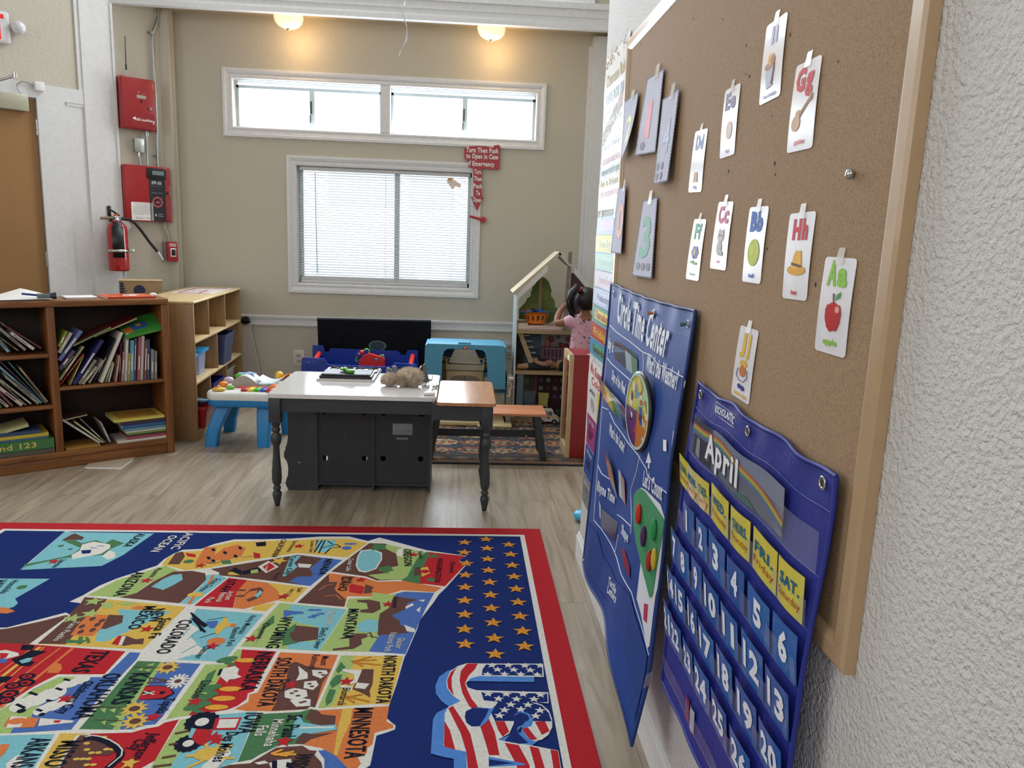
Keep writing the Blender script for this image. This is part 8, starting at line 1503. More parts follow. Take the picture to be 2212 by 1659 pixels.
RP([(-0.444,3.305),(-0.437,3.372),(-0.385,3.387),(-0.338,3.347),(-0.330,3.269),(-0.345,3.170),(-0.386,3.133),(-0.417,3.145),(-0.438,3.204)], 'w'); RP([(-0.439,3.306),(-0.431,3.365),(-0.384,3.376),(-0.343,3.337),(-0.336,3.269),(-0.351,3.176),(-0.387,3.145),(-0.414,3.157),(-0.432,3.205)], 'c'); RP([(-0.389,3.373),(-0.387,3.449),(-0.337,3.443),(-0.320,3.382)], 'd'); RP([(-0.341,3.182),(-0.293,3.208),(-0.268,3.159),(-0.306,3.129)], 'd')
RP([(-0.272,3.383),(-0.246,3.404),(-0.243,3.297),(-0.272,3.323)], 'w'); RP([(-0.179,3.185),(-0.154,3.198),(-0.149,3.114),(-0.179,3.108)], 'b'); RP([(-0.153,3.186),(-0.123,3.199),(-0.110,3.133),(-0.143,3.097)], 'y'); RE([(-0.133,3.150)][0], .03, .03, 'r')
for p in [(-0.133,3.313),(-0.096,3.314),(-0.172,3.079),(-0.102,3.069)]: RS(p, .04, 'd', .3)
RP([(-0.438,3.008),(-0.430,3.024),(-0.374,2.998),(-0.375,2.929),(-0.429,2.949)], 'r'); RP([(-0.372,3.020),(-0.335,2.993),(-0.342,2.966),(-0.334,2.945),(-0.371,2.934)], 'b'); RP([(-0.579,2.973),(-0.558,3.039),(-0.491,3.040),(-0.493,2.964),(-0.433,2.882),(-0.479,2.852),(-0.524,2.901)], 'b')
for a in ([(-0.554,2.963),(-0.533,3.006),(-0.506,3.018)], [(-0.521,2.911),(-0.477,2.922),(-0.452,2.882)]): RL(a, .006, 'o')
RP([(-0.387,2.878),(-0.341,2.883),(-0.297,2.864),(-0.287,2.805),(-0.314,2.771),(-0.360,2.776),(-0.367,2.795),(-0.336,2.804),(-0.347,2.853),(-0.385,2.863)], 'b'); RP([(-0.363,2.684),(-0.327,2.725),(-0.286,2.712),(-0.279,2.628),(-0.349,2.628)], 'c'); RP([(-0.356,2.615),(-0.322,2.615),(-0.311,2.594),(-0.333,2.574),(-0.325,2.541),(-0.350,2.509),(-0.421,2.497),(-0.423,2.509),(-0.368,2.525),(-0.376,2.582),(-0.417,2.577)], 'b'); RL([(-0.321,2.607),(-0.306,2.624),(-0.293,2.582)], .008, 'b'); RL([(-0.307,2.599),(-0.276,2.586)], .008, 'b')
for a in ([(-0.193,2.825),(-0.167,2.855),(-0.161,2.836),(-0.191,2.806)], [(-0.146,2.881),(-0.118,2.886),(-0.126,2.866)], [(-0.187,2.681),(-0.145,2.651),(-0.144,2.625),(-0.174,2.633)], [(-0.150,2.797),(-0.133,2.826),(-0.135,2.778)]): RP(a, 'w')
RP([(-0.656,2.792),(-0.578,2.778),(-0.575,2.764),(-0.621,2.754),(-0.642,2.727)], 'u')
for a in [(-0.550,2.793),(-0.529,2.751),(-0.539,2.737),(-0.509,2.765),(-0.527,2.793)]: RE(a, .025, .012, 'u')
RP([(-0.591,2.674),(-0.498,2.657),(-0.487,2.573),(-0.573,2.548),(-0.603,2.614)], 'b'); RP([(-0.622,2.622),(-0.586,2.691),(-0.582,2.631),(-0.595,2.614),(-0.578,2.572),(-0.552,2.548),(-0.601,2.528)], 'd'); RP([(-0.700,2.699),(-0.683,2.754),(-0.668,2.691),(-0.695,2.647),(-0.695,2.564),(-0.695,2.524),(-0.701,2.622)], 'd')
RP([(-0.846,2.887),(-0.827,2.970),(-0.794,2.986),(-0.773,2.960),(-0.772,2.898),(-0.806,2.857),(-0.821,2.877),(-0.792,2.908),(-0.797,2.959),(-0.826,2.949)], 'b'); RP([(-0.797,2.908),(-0.787,2.960),(-0.773,2.939),(-0.779,2.893)], 'c')
for a in [(-0.861,2.958),(-0.852,2.907)]: RE(a, .03, .012, 'b')
RP([(-1.174,2.943),(-1.081,3.120),(-1.054,3.098),(-1.049,3.009),(-1.062,2.924)], 'b'); RE([(-1.027,2.915)][0], .05, .035, 'y'); RL([(-1.016,3.098),(-1.007,3.009)], .016, 'o'); RL([(-1.030,2.905),(-1.027,2.835)], .016, 'o')
RP([(-1.364,2.685),(-1.362,2.752),(-1.273,2.744),(-1.271,2.635),(-1.276,2.593),(-1.354,2.597)], 'o'); RP([(-1.270,2.643),(-1.288,2.748),(-1.233,2.744),(-1.215,2.687),(-1.254,2.643)], 'b')
for a in [(-1.333,2.716),(-1.344,2.660),(-1.330,2.622),(-1.293,2.703),(-1.296,2.673),(-1.295,2.635)]: RE(a, .016, .024, 'b')
RP([(-1.188,2.538),(-1.188,2.594),(-1.160,2.594),(-1.118,2.570),(-1.093,2.578),(-1.081,2.538),(-1.113,2.538),(-1.139,2.526)], 'b'); RP([(-1.186,2.538),(-1.187,2.592),(-1.168,2.594),(-1.161,2.530)], 'r'); RP([(-1.174,2.590),(-1.161,2.592),(-1.149,2.530),(-1.161,2.530)], 'w'); RP([(-1.356,2.569),(-1.297,2.561),(-1.271,2.573),(-1.290,2.545),(-1.345,2.545)], 'd'); RL([(-1.314,2.589),(-1.294,2.537)], .02, 'd'); RL([(-1.293,2.585),(-1.266,2.545)], .014, 'd')
for p in [(-1.392,2.855),(-1.359,2.757),(-1.405,2.720)]: RS(p, .05, 'g', .4)
RP([(-1.359,2.841),(-1.320,2.851),(-1.299,2.804),(-1.329,2.794)], 'g'); RP([(-1.307,2.842),(-1.254,2.852),(-1.224,2.833),(-1.264,2.823)], 'g'); RE([(-1.202,2.805)][0], .04, .02, 'o')
RP([(-1.000,2.769),(-0.992,2.769),(-0.936,2.706),(-0.900,2.672),(-0.911,2.654),(-0.962,2.706)], 'k'); RL([(-0.976,2.724),(-0.896,2.620)], .014, 'k'); RL([(-0.974,2.742),(-0.911,2.629)], .012, 'k'); RP([(-0.921,2.698),(-0.877,2.707),(-0.865,2.654),(-0.889,2.650)], 'u'); RP([(-0.872,2.663),(-0.860,2.707),(-0.864,2.734),(-0.851,2.734),(-0.840,2.698),(-0.799,2.672),(-0.813,2.663),(-0.836,2.655),(-0.846,2.604),(-0.860,2.612)], 'y'); RL([(-0.917,2.711),(-0.851,2.734)], .005, 'k'); RL([(-0.903,2.579),(-0.858,2.616)], .005, 'k'); RE([(-0.838,2.559)][0], .05, .04, 'o'); RE([(-0.812,2.672)][0], .018, .02, 'o')
for L in ([(-0.922,2.637),(-0.941,2.571)], [(-0.894,2.539),(-0.932,2.477)], [(-0.961,2.654),(-0.965,2.595)]): RL(L, .006, 'c')
for L, w, c in (([(-1.416,2.518),(-1.440,2.328)], .018, 'y'), ([(-1.346,2.512),(-1.394,2.245)], .010, 'o'), ([(-1.304,2.510),(-1.350,2.168)], .016, 'o'), ([(-1.436,2.518),(-1.460,2.363)], .008, 'o'), ([(-1.402,2.518),(-1.415,2.283)], .006, 'y')): RL(L, w, c)
RP([(-1.312,2.357),(-1.319,2.392),(-1.312,2.417),(-1.293,2.410),(-1.275,2.380),(-1.276,2.357)], 'o'); RP([(-1.536,2.492),(-1.517,2.498),(-1.467,2.479),(-1.455,2.463),(-1.466,2.454),(-1.485,2.441),(-1.511,2.447)], 'w'); RP([(-1.469,2.441),(-1.453,2.454),(-1.444,2.473),(-1.435,2.498),(-1.434,2.521),(-1.449,2.531),(-1.482,2.531),(-1.471,2.498),(-1.438,2.498),(-1.378,2.489),(-1.408,2.447),(-1.405,2.429),(-1.382,2.423),(-1.385,2.398),(-1.414,2.398),(-1.443,2.416)], 'k'); RP([(-1.437,2.429),(-1.421,2.447),(-1.403,2.450),(-1.401,2.423),(-1.419,2.413)], 'c'); RP([(-1.451,2.337),(-1.405,2.337),(-1.409,2.305),(-1.431,2.300)], 'k'); RP([(-1.526,2.479),(-1.495,2.476),(-1.489,2.447),(-1.504,2.441)], 'r'); RP([(-1.504,2.441),(-1.481,2.444),(-1.471,2.416),(-1.491,2.416)], 'u')
for p, r_ in (([(-1.362,2.337)], .03), ([(-1.348,2.300)], .035), ([(-1.364,2.240)], .035), ([(-1.377,2.286)], .03), ([(-1.355,2.208)], .03)): 
    for q in (1, .6, .28): RE(p[0], r_*q*1.3, r_*q, 'k' if q != .6 else 'r')
for c_, r_ in (([(-1.204,2.299)], .042), ([(-1.262,2.213)], .062), ([(-1.199,2.179)], .045)):
    p = c_[0]
    for q in range(5): RE((p[0]+r_*.9*(q-2)*.33*.9, p[1]+r_*.7*(q-2)*.33+.006*(q % 2)), r_*.8, r_*.95, 'w')
    RE((p[0]-r_*.3, p[1]-r_*.95), r_*.32, r_*.28, 'k')
for a in ([(-1.241,2.322),(-1.217,2.313)], [(-1.241,2.272),(-1.216,2.261)], [(-1.310,2.250),(-1.276,2.234)], [(-1.314,2.188),(-1.277,2.167)], [(-1.237,2.208),(-1.219,2.203)], [(-1.242,2.162),(-1.220,2.152)]): RL(a, .014, 'k')
RP([(-1.292,2.081),(-1.299,2.128),(-1.245,2.123),(-1.211,2.118),(-1.202,2.075),(-1.240,2.073)], 'o'); RP([(-1.296,2.128),(-1.247,2.123),(-1.242,2.076),(-1.278,2.071)], 'w'); RP([(-1.208,2.118),(-1.105,2.105),(-1.106,2.096),(-1.138,2.091),(-1.194,2.080)], 'w'); RP([(-1.162,2.107),(-1.142,2.107),(-1.143,2.096),(-1.160,2.096)], 'r'); RE([(-1.265,2.104)][0], .04, .025, 'o')
RP([(-1.254,2.000),(-1.227,1.999),(-1.221,1.969),(-1.223,1.944)], 'o'); RP([(-1.193,1.920),(-1.182,1.956),(-1.151,1.927),(-1.151,1.899),(-1.182,1.900)], 'w')
for p in [(-0.943,2.390),(-0.957,2.163),(-0.930,2.101)]: RS(p, .058, 'y'); RS(p, .056, 'y', .63); RE(p, .026, .022, 'b')
RP([(-0.966,2.209),(-0.972,2.285),(-0.926,2.285),(-0.895,2.276),(-0.866,2.243),(-0.886,2.211),(-0.927,2.209)], 'k'); RP([(-0.966,2.209),(-0.971,2.282),(-0.928,2.282),(-0.897,2.274),(-0.873,2.243),(-0.894,2.217),(-0.928,2.212)], 'r'); RP([(-0.968,2.244),(-0.962,2.255),(-0.933,2.252),(-0.935,2.236),(-0.961,2.234)], 'k'); RP([(-0.914,2.237),(-0.914,2.253),(-0.898,2.253),(-0.900,2.237)], 'k'); RL([(-0.966,2.253),(-0.928,2.236)], .007, 'w'); RL([(-0.962,2.235),(-0.932,2.252)], .007, 'w')
RL([(-0.975,2.299),(-0.909,2.307)], .008, 'b'); RL([(-0.981,2.330),(-0.911,2.313)], .008, 'b')
for k in range(4): RL([[(-0.968,2.299),(-0.953,2.299),(-0.938,2.302),(-0.924,2.304)][k], [(-0.974,2.328),(-0.956,2.324),(-0.939,2.321),(-0.922,2.316)][k]], .007, 'b')
for q in range(14): RL([[(-0.881,2.309)][0], ([(-0.881,2.309)][0][0]+.034*cos(q*.449), [(-0.881,2.309)][0][1]+.042*sin(q*.449))], .012, 'w')
RE([(-0.881,2.309)][0], .018, .018, 'b')
for P in ([(-1.036,2.374),(-1.019,2.386),(-1.015,2.368)], [(-1.018,2.401),(-0.995,2.417),(-0.994,2.398)], [(-1.014,2.374),(-0.990,2.380),(-0.993,2.362)], [(-1.056,2.161),(-1.040,2.166),(-1.035,2.141)], [(-1.028,2.156),(-1.011,2.166),(-1.006,2.141)], [(-0.999,2.126),(-0.984,2.131),(-0.979,2.111)], [(-1.026,2.097),(-1.014,2.107),(-1.009,2.083)], [(-1.000,2.088),(-0.978,2.097),(-0.976,2.078)]): RP(P, 'g')
RL([(-1.070,2.174),(-0.990,2.166)], .004, 'b'); RL([(-1.047,2.109),(-0.967,2.104)], .004, 'b'); RL([(-1.053,2.391),(-0.965,2.389)], .004, 'b')
for a in ([(-0.729,2.433)], [(-0.733,2.265)], [(-0.738,2.214)], [(-0.746,2.168)]):
    x, y = a[0]; RE((x+.03, y-.0), .055, .022, 's', 0); RE((x-.035, y+.005), .055, .028, 'd', .4); RE((x-.02, y-.02), .04, .014, 'd', -.5)
RP([(-0.763,2.342),(-0.759,2.385),(-0.726,2.398),(-0.708,2.379),(-0.705,2.348),(-0.687,2.333),(-0.707,2.320),(-0.723,2.318),(-0.724,2.300),(-0.734,2.312)], 'w'); RL([(-0.766,2.379),(-0.763,2.342)], .014, 'k'); RP([(-0.801,2.351),(-0.781,2.379),(-0.777,2.300),(-0.791,2.253),(-0.799,2.193),(-0.809,2.176),(-0.803,2.231),(-0.799,2.288)], 'd')
RP([(-0.550,2.411),(-0.532,2.424),(-0.492,2.398),(-0.407,2.378),(-0.422,2.299),(-0.420,2.166),(-0.436,2.172),(-0.443,2.158),(-0.548,2.151),(-0.544,2.197),(-0.552,2.230),(-0.542,2.270),(-0.538,2.311),(-0.546,2.354)], 'b')
for P in ([(-0.519,2.398),(-0.479,2.354),(-0.473,2.323),(-0.508,2.311),(-0.505,2.348)], [(-0.469,2.373),(-0.421,2.372),(-0.413,2.354),(-0.430,2.323),(-0.460,2.341)], [(-0.480,2.305),(-0.444,2.311),(-0.431,2.287),(-0.444,2.258),(-0.476,2.270)], [(-0.531,2.253),(-0.506,2.270),(-0.464,2.258),(-0.454,2.224),(-0.485,2.202),(-0.524,2.219)], [(-0.504,2.202),(-0.482,2.218),(-0.441,2.207),(-0.436,2.174),(-0.478,2.169)]): RP(P, 'w')
for a in [(-0.439,2.357),(-0.427,2.344),(-0.461,2.293),(-0.451,2.278),(-0.506,2.241),(-0.484,2.227),(-0.467,2.191),(-0.496,2.252),(-0.458,2.196)]: RE(a, .012, .008, 'b')
RP([(-0.317,2.366),(-0.301,2.379),(-0.265,2.377),(-0.264,2.354),(-0.260,2.293),(-0.265,2.252),(-0.258,2.217),(-0.284,2.240),(-0.320,2.263),(-0.313,2.311)], 'b'); RP([(-0.370,2.379),(-0.304,2.372),(-0.311,2.299),(-0.336,2.287),(-0.321,2.323),(-0.328,2.347),(-0.365,2.366)], 'w'); RP([(-0.311,2.299),(-0.270,2.293),(-0.280,2.263),(-0.314,2.269)], 'w'); RP([(-0.360,2.287),(-0.321,2.275),(-0.321,2.252),(-0.361,2.275)], 'w')
for L in ([(-0.348,2.427),(-0.262,2.437)], [(-0.342,2.424),(-0.283,2.457)], [(-0.342,2.421),(-0.245,2.404)], [(-0.339,2.427),(-0.303,2.395)], [(-0.341,2.226),(-0.258,2.195)], [(-0.339,2.218),(-0.283,2.234)], [(-0.336,2.218),(-0.303,2.190)]): RL(L, .010, 't')
for P in ([(-0.381,2.424),(-0.362,2.392),(-0.380,2.354),(-0.390,2.372)], [(-0.385,2.341),(-0.366,2.347),(-0.365,2.299),(-0.387,2.269),(-0.398,2.299)], [(-0.393,2.264),(-0.372,2.258),(-0.375,2.196),(-0.387,2.174),(-0.396,2.207)]): RP(P, 'd')
RP([(-0.467,2.071),(-0.465,2.122),(-0.456,2.122),(-0.440,2.091),(-0.385,2.076),(-0.343,2.080),(-0.336,2.056),(-0.408,2.037),(-0.430,2.042),(-0.448,2.014),(-0.461,2.018)], 'c'); RL([(-0.444,2.066),(-0.347,2.068)], .010, 'w')
for p, r_ in (([(-0.736,2.096)], .052), ([(-0.742,1.998)], .040)):
    p = p[0]
    RP([(p[0]+r_*(1 if k % 2 else .88)*cos(2*pi*k/28), p[1]+r_*(1 if k % 2 else .88)*sin(2*pi*k/28)) for k in range(28)], 'k'); RE(p, r_*.6, r_*.6, 'w')
RP([(-0.702,2.113),(-0.627,2.117),(-0.626,2.058),(-0.695,2.059)], 'r'); RP([(-0.689,2.108),(-0.633,2.110),(-0.632,2.068),(-0.685,2.066)], 'w'); RP([(-0.744,2.064),(-0.692,2.059),(-0.693,1.988),(-0.714,1.993),(-0.741,2.021)], 'r'); RP([(-0.757,2.069),(-0.742,2.064),(-0.741,2.021),(-0.751,2.024)], 'c'); RE([(-0.667,1.952)][0], .07, .045, 'y'); RP([(-0.671,1.905),(-0.657,1.939),(-0.621,1.970),(-0.610,1.952),(-0.631,1.892),(-0.673,1.892)], 'w')
for L in ([(-0.655,1.970),(-0.656,2.002)], [(-0.634,1.956),(-0.619,1.992)], [(-0.693,1.946),(-0.732,1.944)], [(-0.676,1.926),(-0.710,1.897)], [(-0.633,1.934),(-0.596,1.934)], [(-0.683,1.975),(-0.693,1.997)]): RL(L, .014, 'y')
for L in ([(-0.795,2.042),(-0.760,2.055)], [(-0.794,1.993),(-0.771,1.999)], [(-0.792,1.937),(-0.758,1.947)], [(-0.802,1.901),(-0.756,1.910)]): RL(L, .012, 'b')
RP([(-1.042,1.898),(-1.050,1.926),(-1.058,2.020),(-1.056,2.037),(-0.977,2.034),(-0.966,1.992),(-0.928,1.966),(-0.939,1.949),(-0.985,1.950),(-0.973,1.917),(-0.974,1.897)], 'b')
for a in [(-1.021,2.001),(-0.986,2.028),(-1.008,1.974),(-0.989,1.960),(-0.971,1.961),(-0.956,1.975),(-0.940,1.975),(-1.018,1.935),(-1.002,1.935),(-0.986,1.935),(-0.979,1.911),(-0.962,1.911)]: RE(a, .014, .009, 'y')
arc = [(-1.039,2.019),(-1.023,2.026),(-0.998,2.021),(-0.964,2.005),(-0.932,1.983),(-0.912,1.962),(-0.904,1.937),(-0.913,1.912),(-0.920,1.892)]; RL(arc, .030, 'k'); RL([(x, y+.010) for x, y in arc], .006, 'w')
RP([(-0.537,1.914),(-0.511,1.922),(-0.497,1.911),(-0.524,1.905)], 'w'); RP([(-0.497,1.911),(-0.478,1.924),(-0.441,1.928),(-0.430,1.889),(-0.486,1.890)], 'w'); RP([(-0.491,1.920),(-0.477,1.922),(-0.470,1.890),(-0.484,1.890)], 'k'); RP([(-0.450,1.915),(-0.429,1.910),(-0.436,1.889),(-0.448,1.894)], 'k')
for L in ([(-0.501,1.950),(-0.473,1.968)], [(-0.491,1.946),(-0.439,1.959)], [(-0.486,1.946),(-0.431,1.947)], [(-0.495,1.950),(-0.453,1.941)]): RL(L, .012, 's')
for a, c in (([(-1.722,3.217)], 'r'), ([(-1.266,3.040)], 'r'), ([(-1.108,2.643)], 'r'), ([(-0.841,2.523)], 'r'), ([(-1.183,2.215)], 'r'), ([(-0.885,2.121)], 'r'), ([(-0.790,2.198)], 'r'), ([(-0.477,2.004)], 'r'), ([(-0.346,2.306)], 'r'), ([(-0.519,2.287)], 'r'), ([(-0.668,2.012)], 'r'), ([(-0.869,1.916)], 'y'), ([(-0.720,2.576)], 'r'), ([(-0.682,2.904)], 'r'), ([(-0.263,2.844)], 'r'), ([(-0.397,3.061)], 'r'), ([(-0.727,3.412)], 'r'), ([(-0.193,3.327)], 'r'), ([(-1.099,3.191)], 'r'), ([(-0.679,2.025)], 'r')): RS(a[0], .036, c, .3)
for s, L, h, c in (('ALASKA', [(-1.500,3.541),(-1.507,3.384)], .045, 'k'), ('PACIFIC', [(-1.285,3.584),(-1.288,3.361)], .046, 'w'), ('OCEAN', [(-1.347,3.523),(-1.364,3.332)], .046, 'w'), ('ARIZONA', [(-1.347,3.121),(-1.339,2.898)], .052, 'k'), ('Phoenix', [(-1.272,3.159),(-1.268,3.069)], .028, 'k'), ('Grand Canyon', [(-0.994,3.067),(-1.028,2.946)], .03, 'k'), ('NEW', [(-1.143,2.791),(-1.122,2.689)], .05, 'k'), ('MEXICO', [(-1.183,2.816),(-1.178,2.640)], .05, 'k'), ('Santa Fe', [(-1.086,2.723),(-1.078,2.574)], .04, 'k'), ('Taos Pueblo', [(-1.391,2.696),(-1.394,2.557)], .028, 'w'), ('COLORADO', [(-1.014,2.710),(-1.016,2.475)], .055, 'k'), ('Denver', [(-0.868,2.522),(-0.877,2.446)], .03, 'k'), ('Rocky Mountain', [(-0.768,2.746),(-0.778,2.609)], .026, 'k'), ('National Park', [(-0.804,2.655),(-0.793,2.522)], .026, 'k'),
 ('TEXAS', [(-1.229,2.494),(-1.241,2.363)], .068, 'k'), ('OKLAHOMA', [(-1.127,2.352),(-1.116,2.112)], .064, 'k'), ('Oklahoma City', [(-1.170,2.309),(-1.172,2.139)], .036, 'k'), ('KANSAS', [(-1.040,2.355),(-1.037,2.184)], .066, 'k'), ('Topeka', [(-0.885,2.216),(-0.886,2.137)], .036, 'k'), ('Lincoln', [(-0.806,2.311),(-0.809,2.219)], .036, 'k'), ('NEBRASKA', [(-0.674,2.485),(-0.674,2.256)], .062, 'k'), ('SOUTH DAKOTA', [(-0.597,2.449),(-0.596,2.171)], .056, 'k'), ('NORTH DAKOTA', [(-0.237,2.463),(-0.237,2.185)], .05, 'k'), ('Bismarck', [(-0.351,2.270),(-0.355,2.175)], .03, 'k'), ('Pierre', [(-0.553,2.318),(-0.552,2.251)], .03, 'k'), ('Mount', [(-0.451,2.458),(-0.447,2.401)], .028, 'k'), ('Rushmore', [(-0.484,2.469),(-0.481,2.379)], .028, 'k'), ('MINNESOTA', [(-0.297,2.162),(-0.296,1.928)], .064, 'k'), ('St. Paul', [(-0.492,2.128),(-0.490,2.024)], .05, 'k'), ('Minnehaha', [(-0.530,2.106),(-0.529,1.982)], .036, 'w'), ('Falls', [(-0.568,2.076),(-0.567,2.029)], .036, 'w'),
 ('WYOMING', [(-0.652,2.738),(-0.655,2.512)], .052, 'k'), ('Cheyenne', [(-0.706,2.689),(-0.705,2.576)], .028, 'k'), ("Devil's Tower", [(-0.486,2.655),(-0.491,2.509)], .028, 'k'), ('Old Faithful', [(-0.483,2.791),(-0.477,2.679)], .028, 'e'), ('MONTANA', [(-0.409,2.802),(-0.401,2.577)], .046, 'k'), ('Helena', [(-0.248,2.903),(-0.243,2.815)], .026, 'k'), ('Glacier', [(-0.201,2.584),(-0.206,2.510)], .03, 'e'), ('National Park', [(-0.233,2.623),(-0.242,2.490)], .03, 'e'), ('UTAH', [(-0.940,3.052),(-0.944,2.945)], .042, 'k'), ('Arches', [(-0.908,2.945),(-0.901,2.871)], .028, 'w'), ('National', [(-0.933,2.934),(-0.931,2.856)], .028, 'w'), ('Park', [(-0.967,2.893),(-0.974,2.846)], .028, 'w'), ('Salt', [(-0.640,2.981),(-0.639,2.941)], .022, 'k'), ('Lake City', [(-0.664,2.972),(-0.679,2.914)], .022, 'k'),
 ('NEVADA', [(-0.580,3.274),(-0.583,3.106)], .036, 'k'), ('Carson City', [(-0.736,3.296),(-0.721,3.106)], .026, 'k'), ('CALIFORNIA', [(-0.823,3.489),(-0.822,3.281)], .030, 'k'), ('Sacramento', [(-0.763,3.471),(-0.768,3.343)], .022, 'k'), ('Golden Gate', [(-0.683,3.476),(-0.665,3.339)], .018, 'k'), ('OREGON', [(-0.242,3.388),(-0.226,3.203)], .040, 'k'), ('Salem', [(-0.174,3.368),(-0.166,3.286)], .024, 'k'), ('WASHINGTON', [(-0.082,3.289),(-0.089,3.043)], .030, 'k'), ('Olympia', [(-0.023,3.256),(-0.025,3.137)], .024, 'k'), ('Crater Lake', [(-0.478,3.276),(-0.472,3.144)], .026, 'w'), ('IDAHO', [(-0.479,3.089),(-0.478,2.957)], .044, 'k'), ('Boise', [(-0.449,3.089),(-0.446,3.024)], .024, 'k'),
 ('IOWA', [(-0.619,2.139),(-0.620,2.041)], .058, 'k'), ('Des Moines', [(-0.650,2.048),(-0.651,1.918)], .040, 'k'), ('MISSOURI', [(-1.093,2.012),(-1.090,1.841)], .066, 'k'), ('ARKANSAS', [(-1.181,2.024),(-1.169,1.863)], .064, 'k'), ('Jefferson', [(-0.867,2.046),(-0.872,1.934)], .038, 'k'), ('City', [(-0.894,2.017),(-0.896,1.970)], .038, 'k'), ('WISCONSIN', [(-0.427,1.953),(-0.449,1.801)], .05, 'k'), ('Juneau', [(-1.702,3.241),(-1.700,3.154)], .028, 'k'), ('Honolulu', [(-1.791,3.031),(-1.775,2.914)], .032, 'k'), ('HAWAII', [(-1.850,3.030),(-1.829,2.914)], .045, 'k'), ('Las Vegas', [(-0.830,3.227),(-0.811,3.131)], .014, 'w'), ('Hoover Dam', [(-0.756,3.126),(-0.764,3.058)], .016, 'k')):
    RT(s, L, h*.86, c, .02 if h > .035 else .008)
# gold stars in three rows
for X_ in ([(0.040,3.477),(0.038,3.358),(0.047,3.237),(0.043,3.116),(0.041,2.998),(0.039,2.879),(0.039,2.762),(0.039,2.648),(0.041,2.541)], [(0.143,3.519),(0.145,3.407),(0.144,3.285),(0.144,3.165),(0.145,3.047),(0.145,2.929),(0.144,2.814),(0.147,2.698),(0.146,2.473),(0.147,2.582)], [(0.250,3.454),(0.252,3.340),(0.252,3.220),(0.253,3.103),(0.254,2.984),(0.254,2.866),(0.253,2.749),(0.255,2.635),(0.254,2.526)]):
    for p in X_:
        RS(p, .050, 's', .25)
        for k in range(5): a = .25+2*pi*k/5; RP([p, (p[0]+.037*cos(a), p[1]+.037*sin(a)), (p[0]+.015*cos(a+pi/5), p[1]+.015*sin(a+pi/5))], 't')
# USA lettering
UO = [(0.308,2.410),(0.303,2.329),(0.088,2.335),(0.059,2.322),(0.043,2.293),(0.049,2.269),(0.076,2.253),(0.308,2.241),(0.303,2.181),(0.255,2.187),(0.281,2.174),(0.300,2.142),(0.305,2.099),(0.301,2.061),(0.285,2.024),(0.264,2.003),(0.245,1.996),(0.228,1.999),(0.209,2.054),(0.240,2.067),(0.247,2.099),(0.238,2.126),(0.212,2.140),(0.193,2.123),(0.187,2.080),(0.170,2.032),(0.136,2.004),(0.225,1.979),(0.306,1.954),(0.305,1.856),(0.045,1.859),(0.043,1.952),(0.014,1.960),(-0.022,1.975),(-0.022,2.078),(-0.022,2.132),(-0.012,2.164),(0.026,2.195),(0.002,2.222),(-0.018,2.265),(-0.021,2.309),(-0.011,2.360),(0.015,2.395),(0.047,2.413),(0.122,2.411)]
sh = [(x-.035, y-.03) for x, y in UO]; RP(sh, 'l'); RP(UO, 'w')
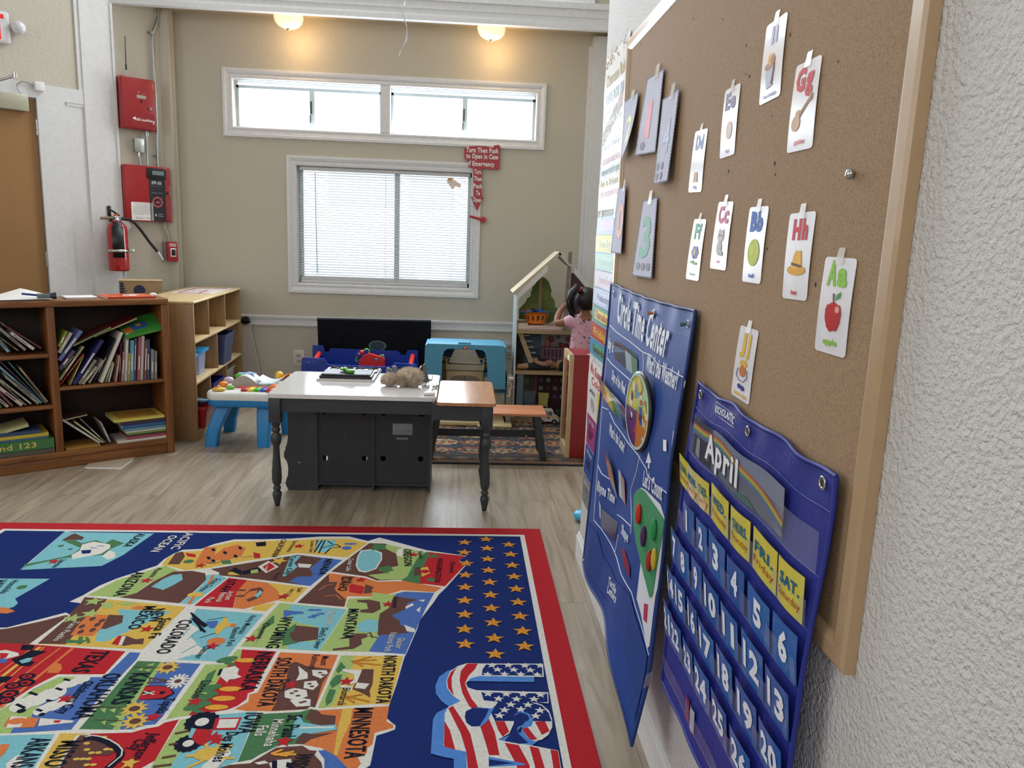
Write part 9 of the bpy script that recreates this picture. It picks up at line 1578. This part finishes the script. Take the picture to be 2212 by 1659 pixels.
for L in ([(0.084,2.411),(0.047,2.411),(0.026,2.365),(0.022,2.309),(0.031,2.239),(0.051,2.172),(0.065,2.147),(0.081,2.162),(0.061,2.205),(0.047,2.256),(0.040,2.293),(0.052,2.337),(0.073,2.374)], [(0.015,2.391),(-0.008,2.357),(-0.019,2.309),(-0.015,2.265),(0.005,2.222),(-0.003,2.273),(-0.004,2.327),(0.005,2.365)], [(-0.012,2.156),(0.002,2.170),(0.036,2.085),(0.055,2.033),(0.067,1.950),(0.079,1.859),(0.048,1.859),(0.043,1.951),(0.027,2.034)], [(-0.022,2.093),(-0.005,2.049),(0.012,1.960),(-0.021,1.975)], [(0.083,2.077),(0.112,2.104),(0.128,2.033),(0.137,1.935),(0.107,1.936),(0.099,1.990)], [(0.130,2.091),(0.159,2.091),(0.170,2.040),(0.150,2.017),(0.138,2.047)], [(0.154,1.990),(0.194,1.979),(0.218,1.895),(0.219,1.857),(0.189,1.857),(0.176,1.915)], [(0.225,1.975),(0.251,1.964),(0.262,1.856),(0.236,1.857)], [(0.284,1.959),(0.305,1.952),(0.303,1.856),(0.284,1.856)], [(0.251,2.088),(0.282,2.090),(0.291,2.042),(0.266,2.024)], [(0.209,2.054),(0.227,2.061),(0.250,2.004),(0.229,2.000)]): RP(L, 'r')
RP([(0.112,2.405),(0.304,2.405),(0.299,2.336),(0.096,2.340),(0.099,2.374)], 'n'); RP([(0.092,2.242),(0.304,2.234),(0.301,2.187),(0.250,2.184),(0.280,2.169),(0.298,2.130),(0.302,2.089),(0.130,2.092),(0.120,2.131),(0.134,2.169),(0.144,2.189),(0.099,2.198)], 'n')
for a in [(0.132,2.400),(0.188,2.400),(0.245,2.398),(0.298,2.398),(0.150,2.374),(0.205,2.373),(0.261,2.370),(0.115,2.344),(0.172,2.346),(0.227,2.345),(0.282,2.342),(0.114,2.233),(0.172,2.231),(0.226,2.231),(0.282,2.227),(0.146,2.206),(0.203,2.204),(0.259,2.203),(0.183,2.175),(0.237,2.173),(0.162,2.147),(0.213,2.150),(0.272,2.144),(0.145,2.119),(0.256,2.116)]: RS(a, .024, 'w', .2)
RP([(0.046,2.146),(0.075,2.162),(0.123,2.155),(0.134,2.169),(0.120,2.131),(0.107,2.091),(0.087,2.066),(0.064,2.065),(0.046,2.084),(0.039,2.116)], 'l'); RP([(0.042,2.140),(0.065,2.159),(0.114,2.153),(0.103,2.116),(0.083,2.068),(0.059,2.066),(0.044,2.085),(0.039,2.112)], 'n')
RP([(0.189,2.115),(0.209,2.134),(0.230,2.124),(0.236,2.103),(0.219,2.076),(0.190,2.062),(0.170,2.025),(0.136,2.003),(0.216,1.981),(0.245,1.992),(0.193,2.039),(0.206,2.061),(0.237,2.067),(0.247,2.099),(0.235,2.129),(0.212,2.142),(0.193,2.124)], 'l'); RP([(0.189,2.103),(0.206,2.119),(0.220,2.111),(0.225,2.095),(0.214,2.073),(0.197,2.062),(0.193,2.039),(0.222,1.989),(0.198,1.984),(0.154,1.997),(0.171,2.025),(0.184,2.062)], 'n')
RP([(0.106,1.930),(0.210,1.898),(0.201,1.892),(0.105,1.887)], 'l'); RP([(0.106,1.919),(0.175,1.901),(0.105,1.890)], 'n')
part(f, 'map_rug_surface', ur)
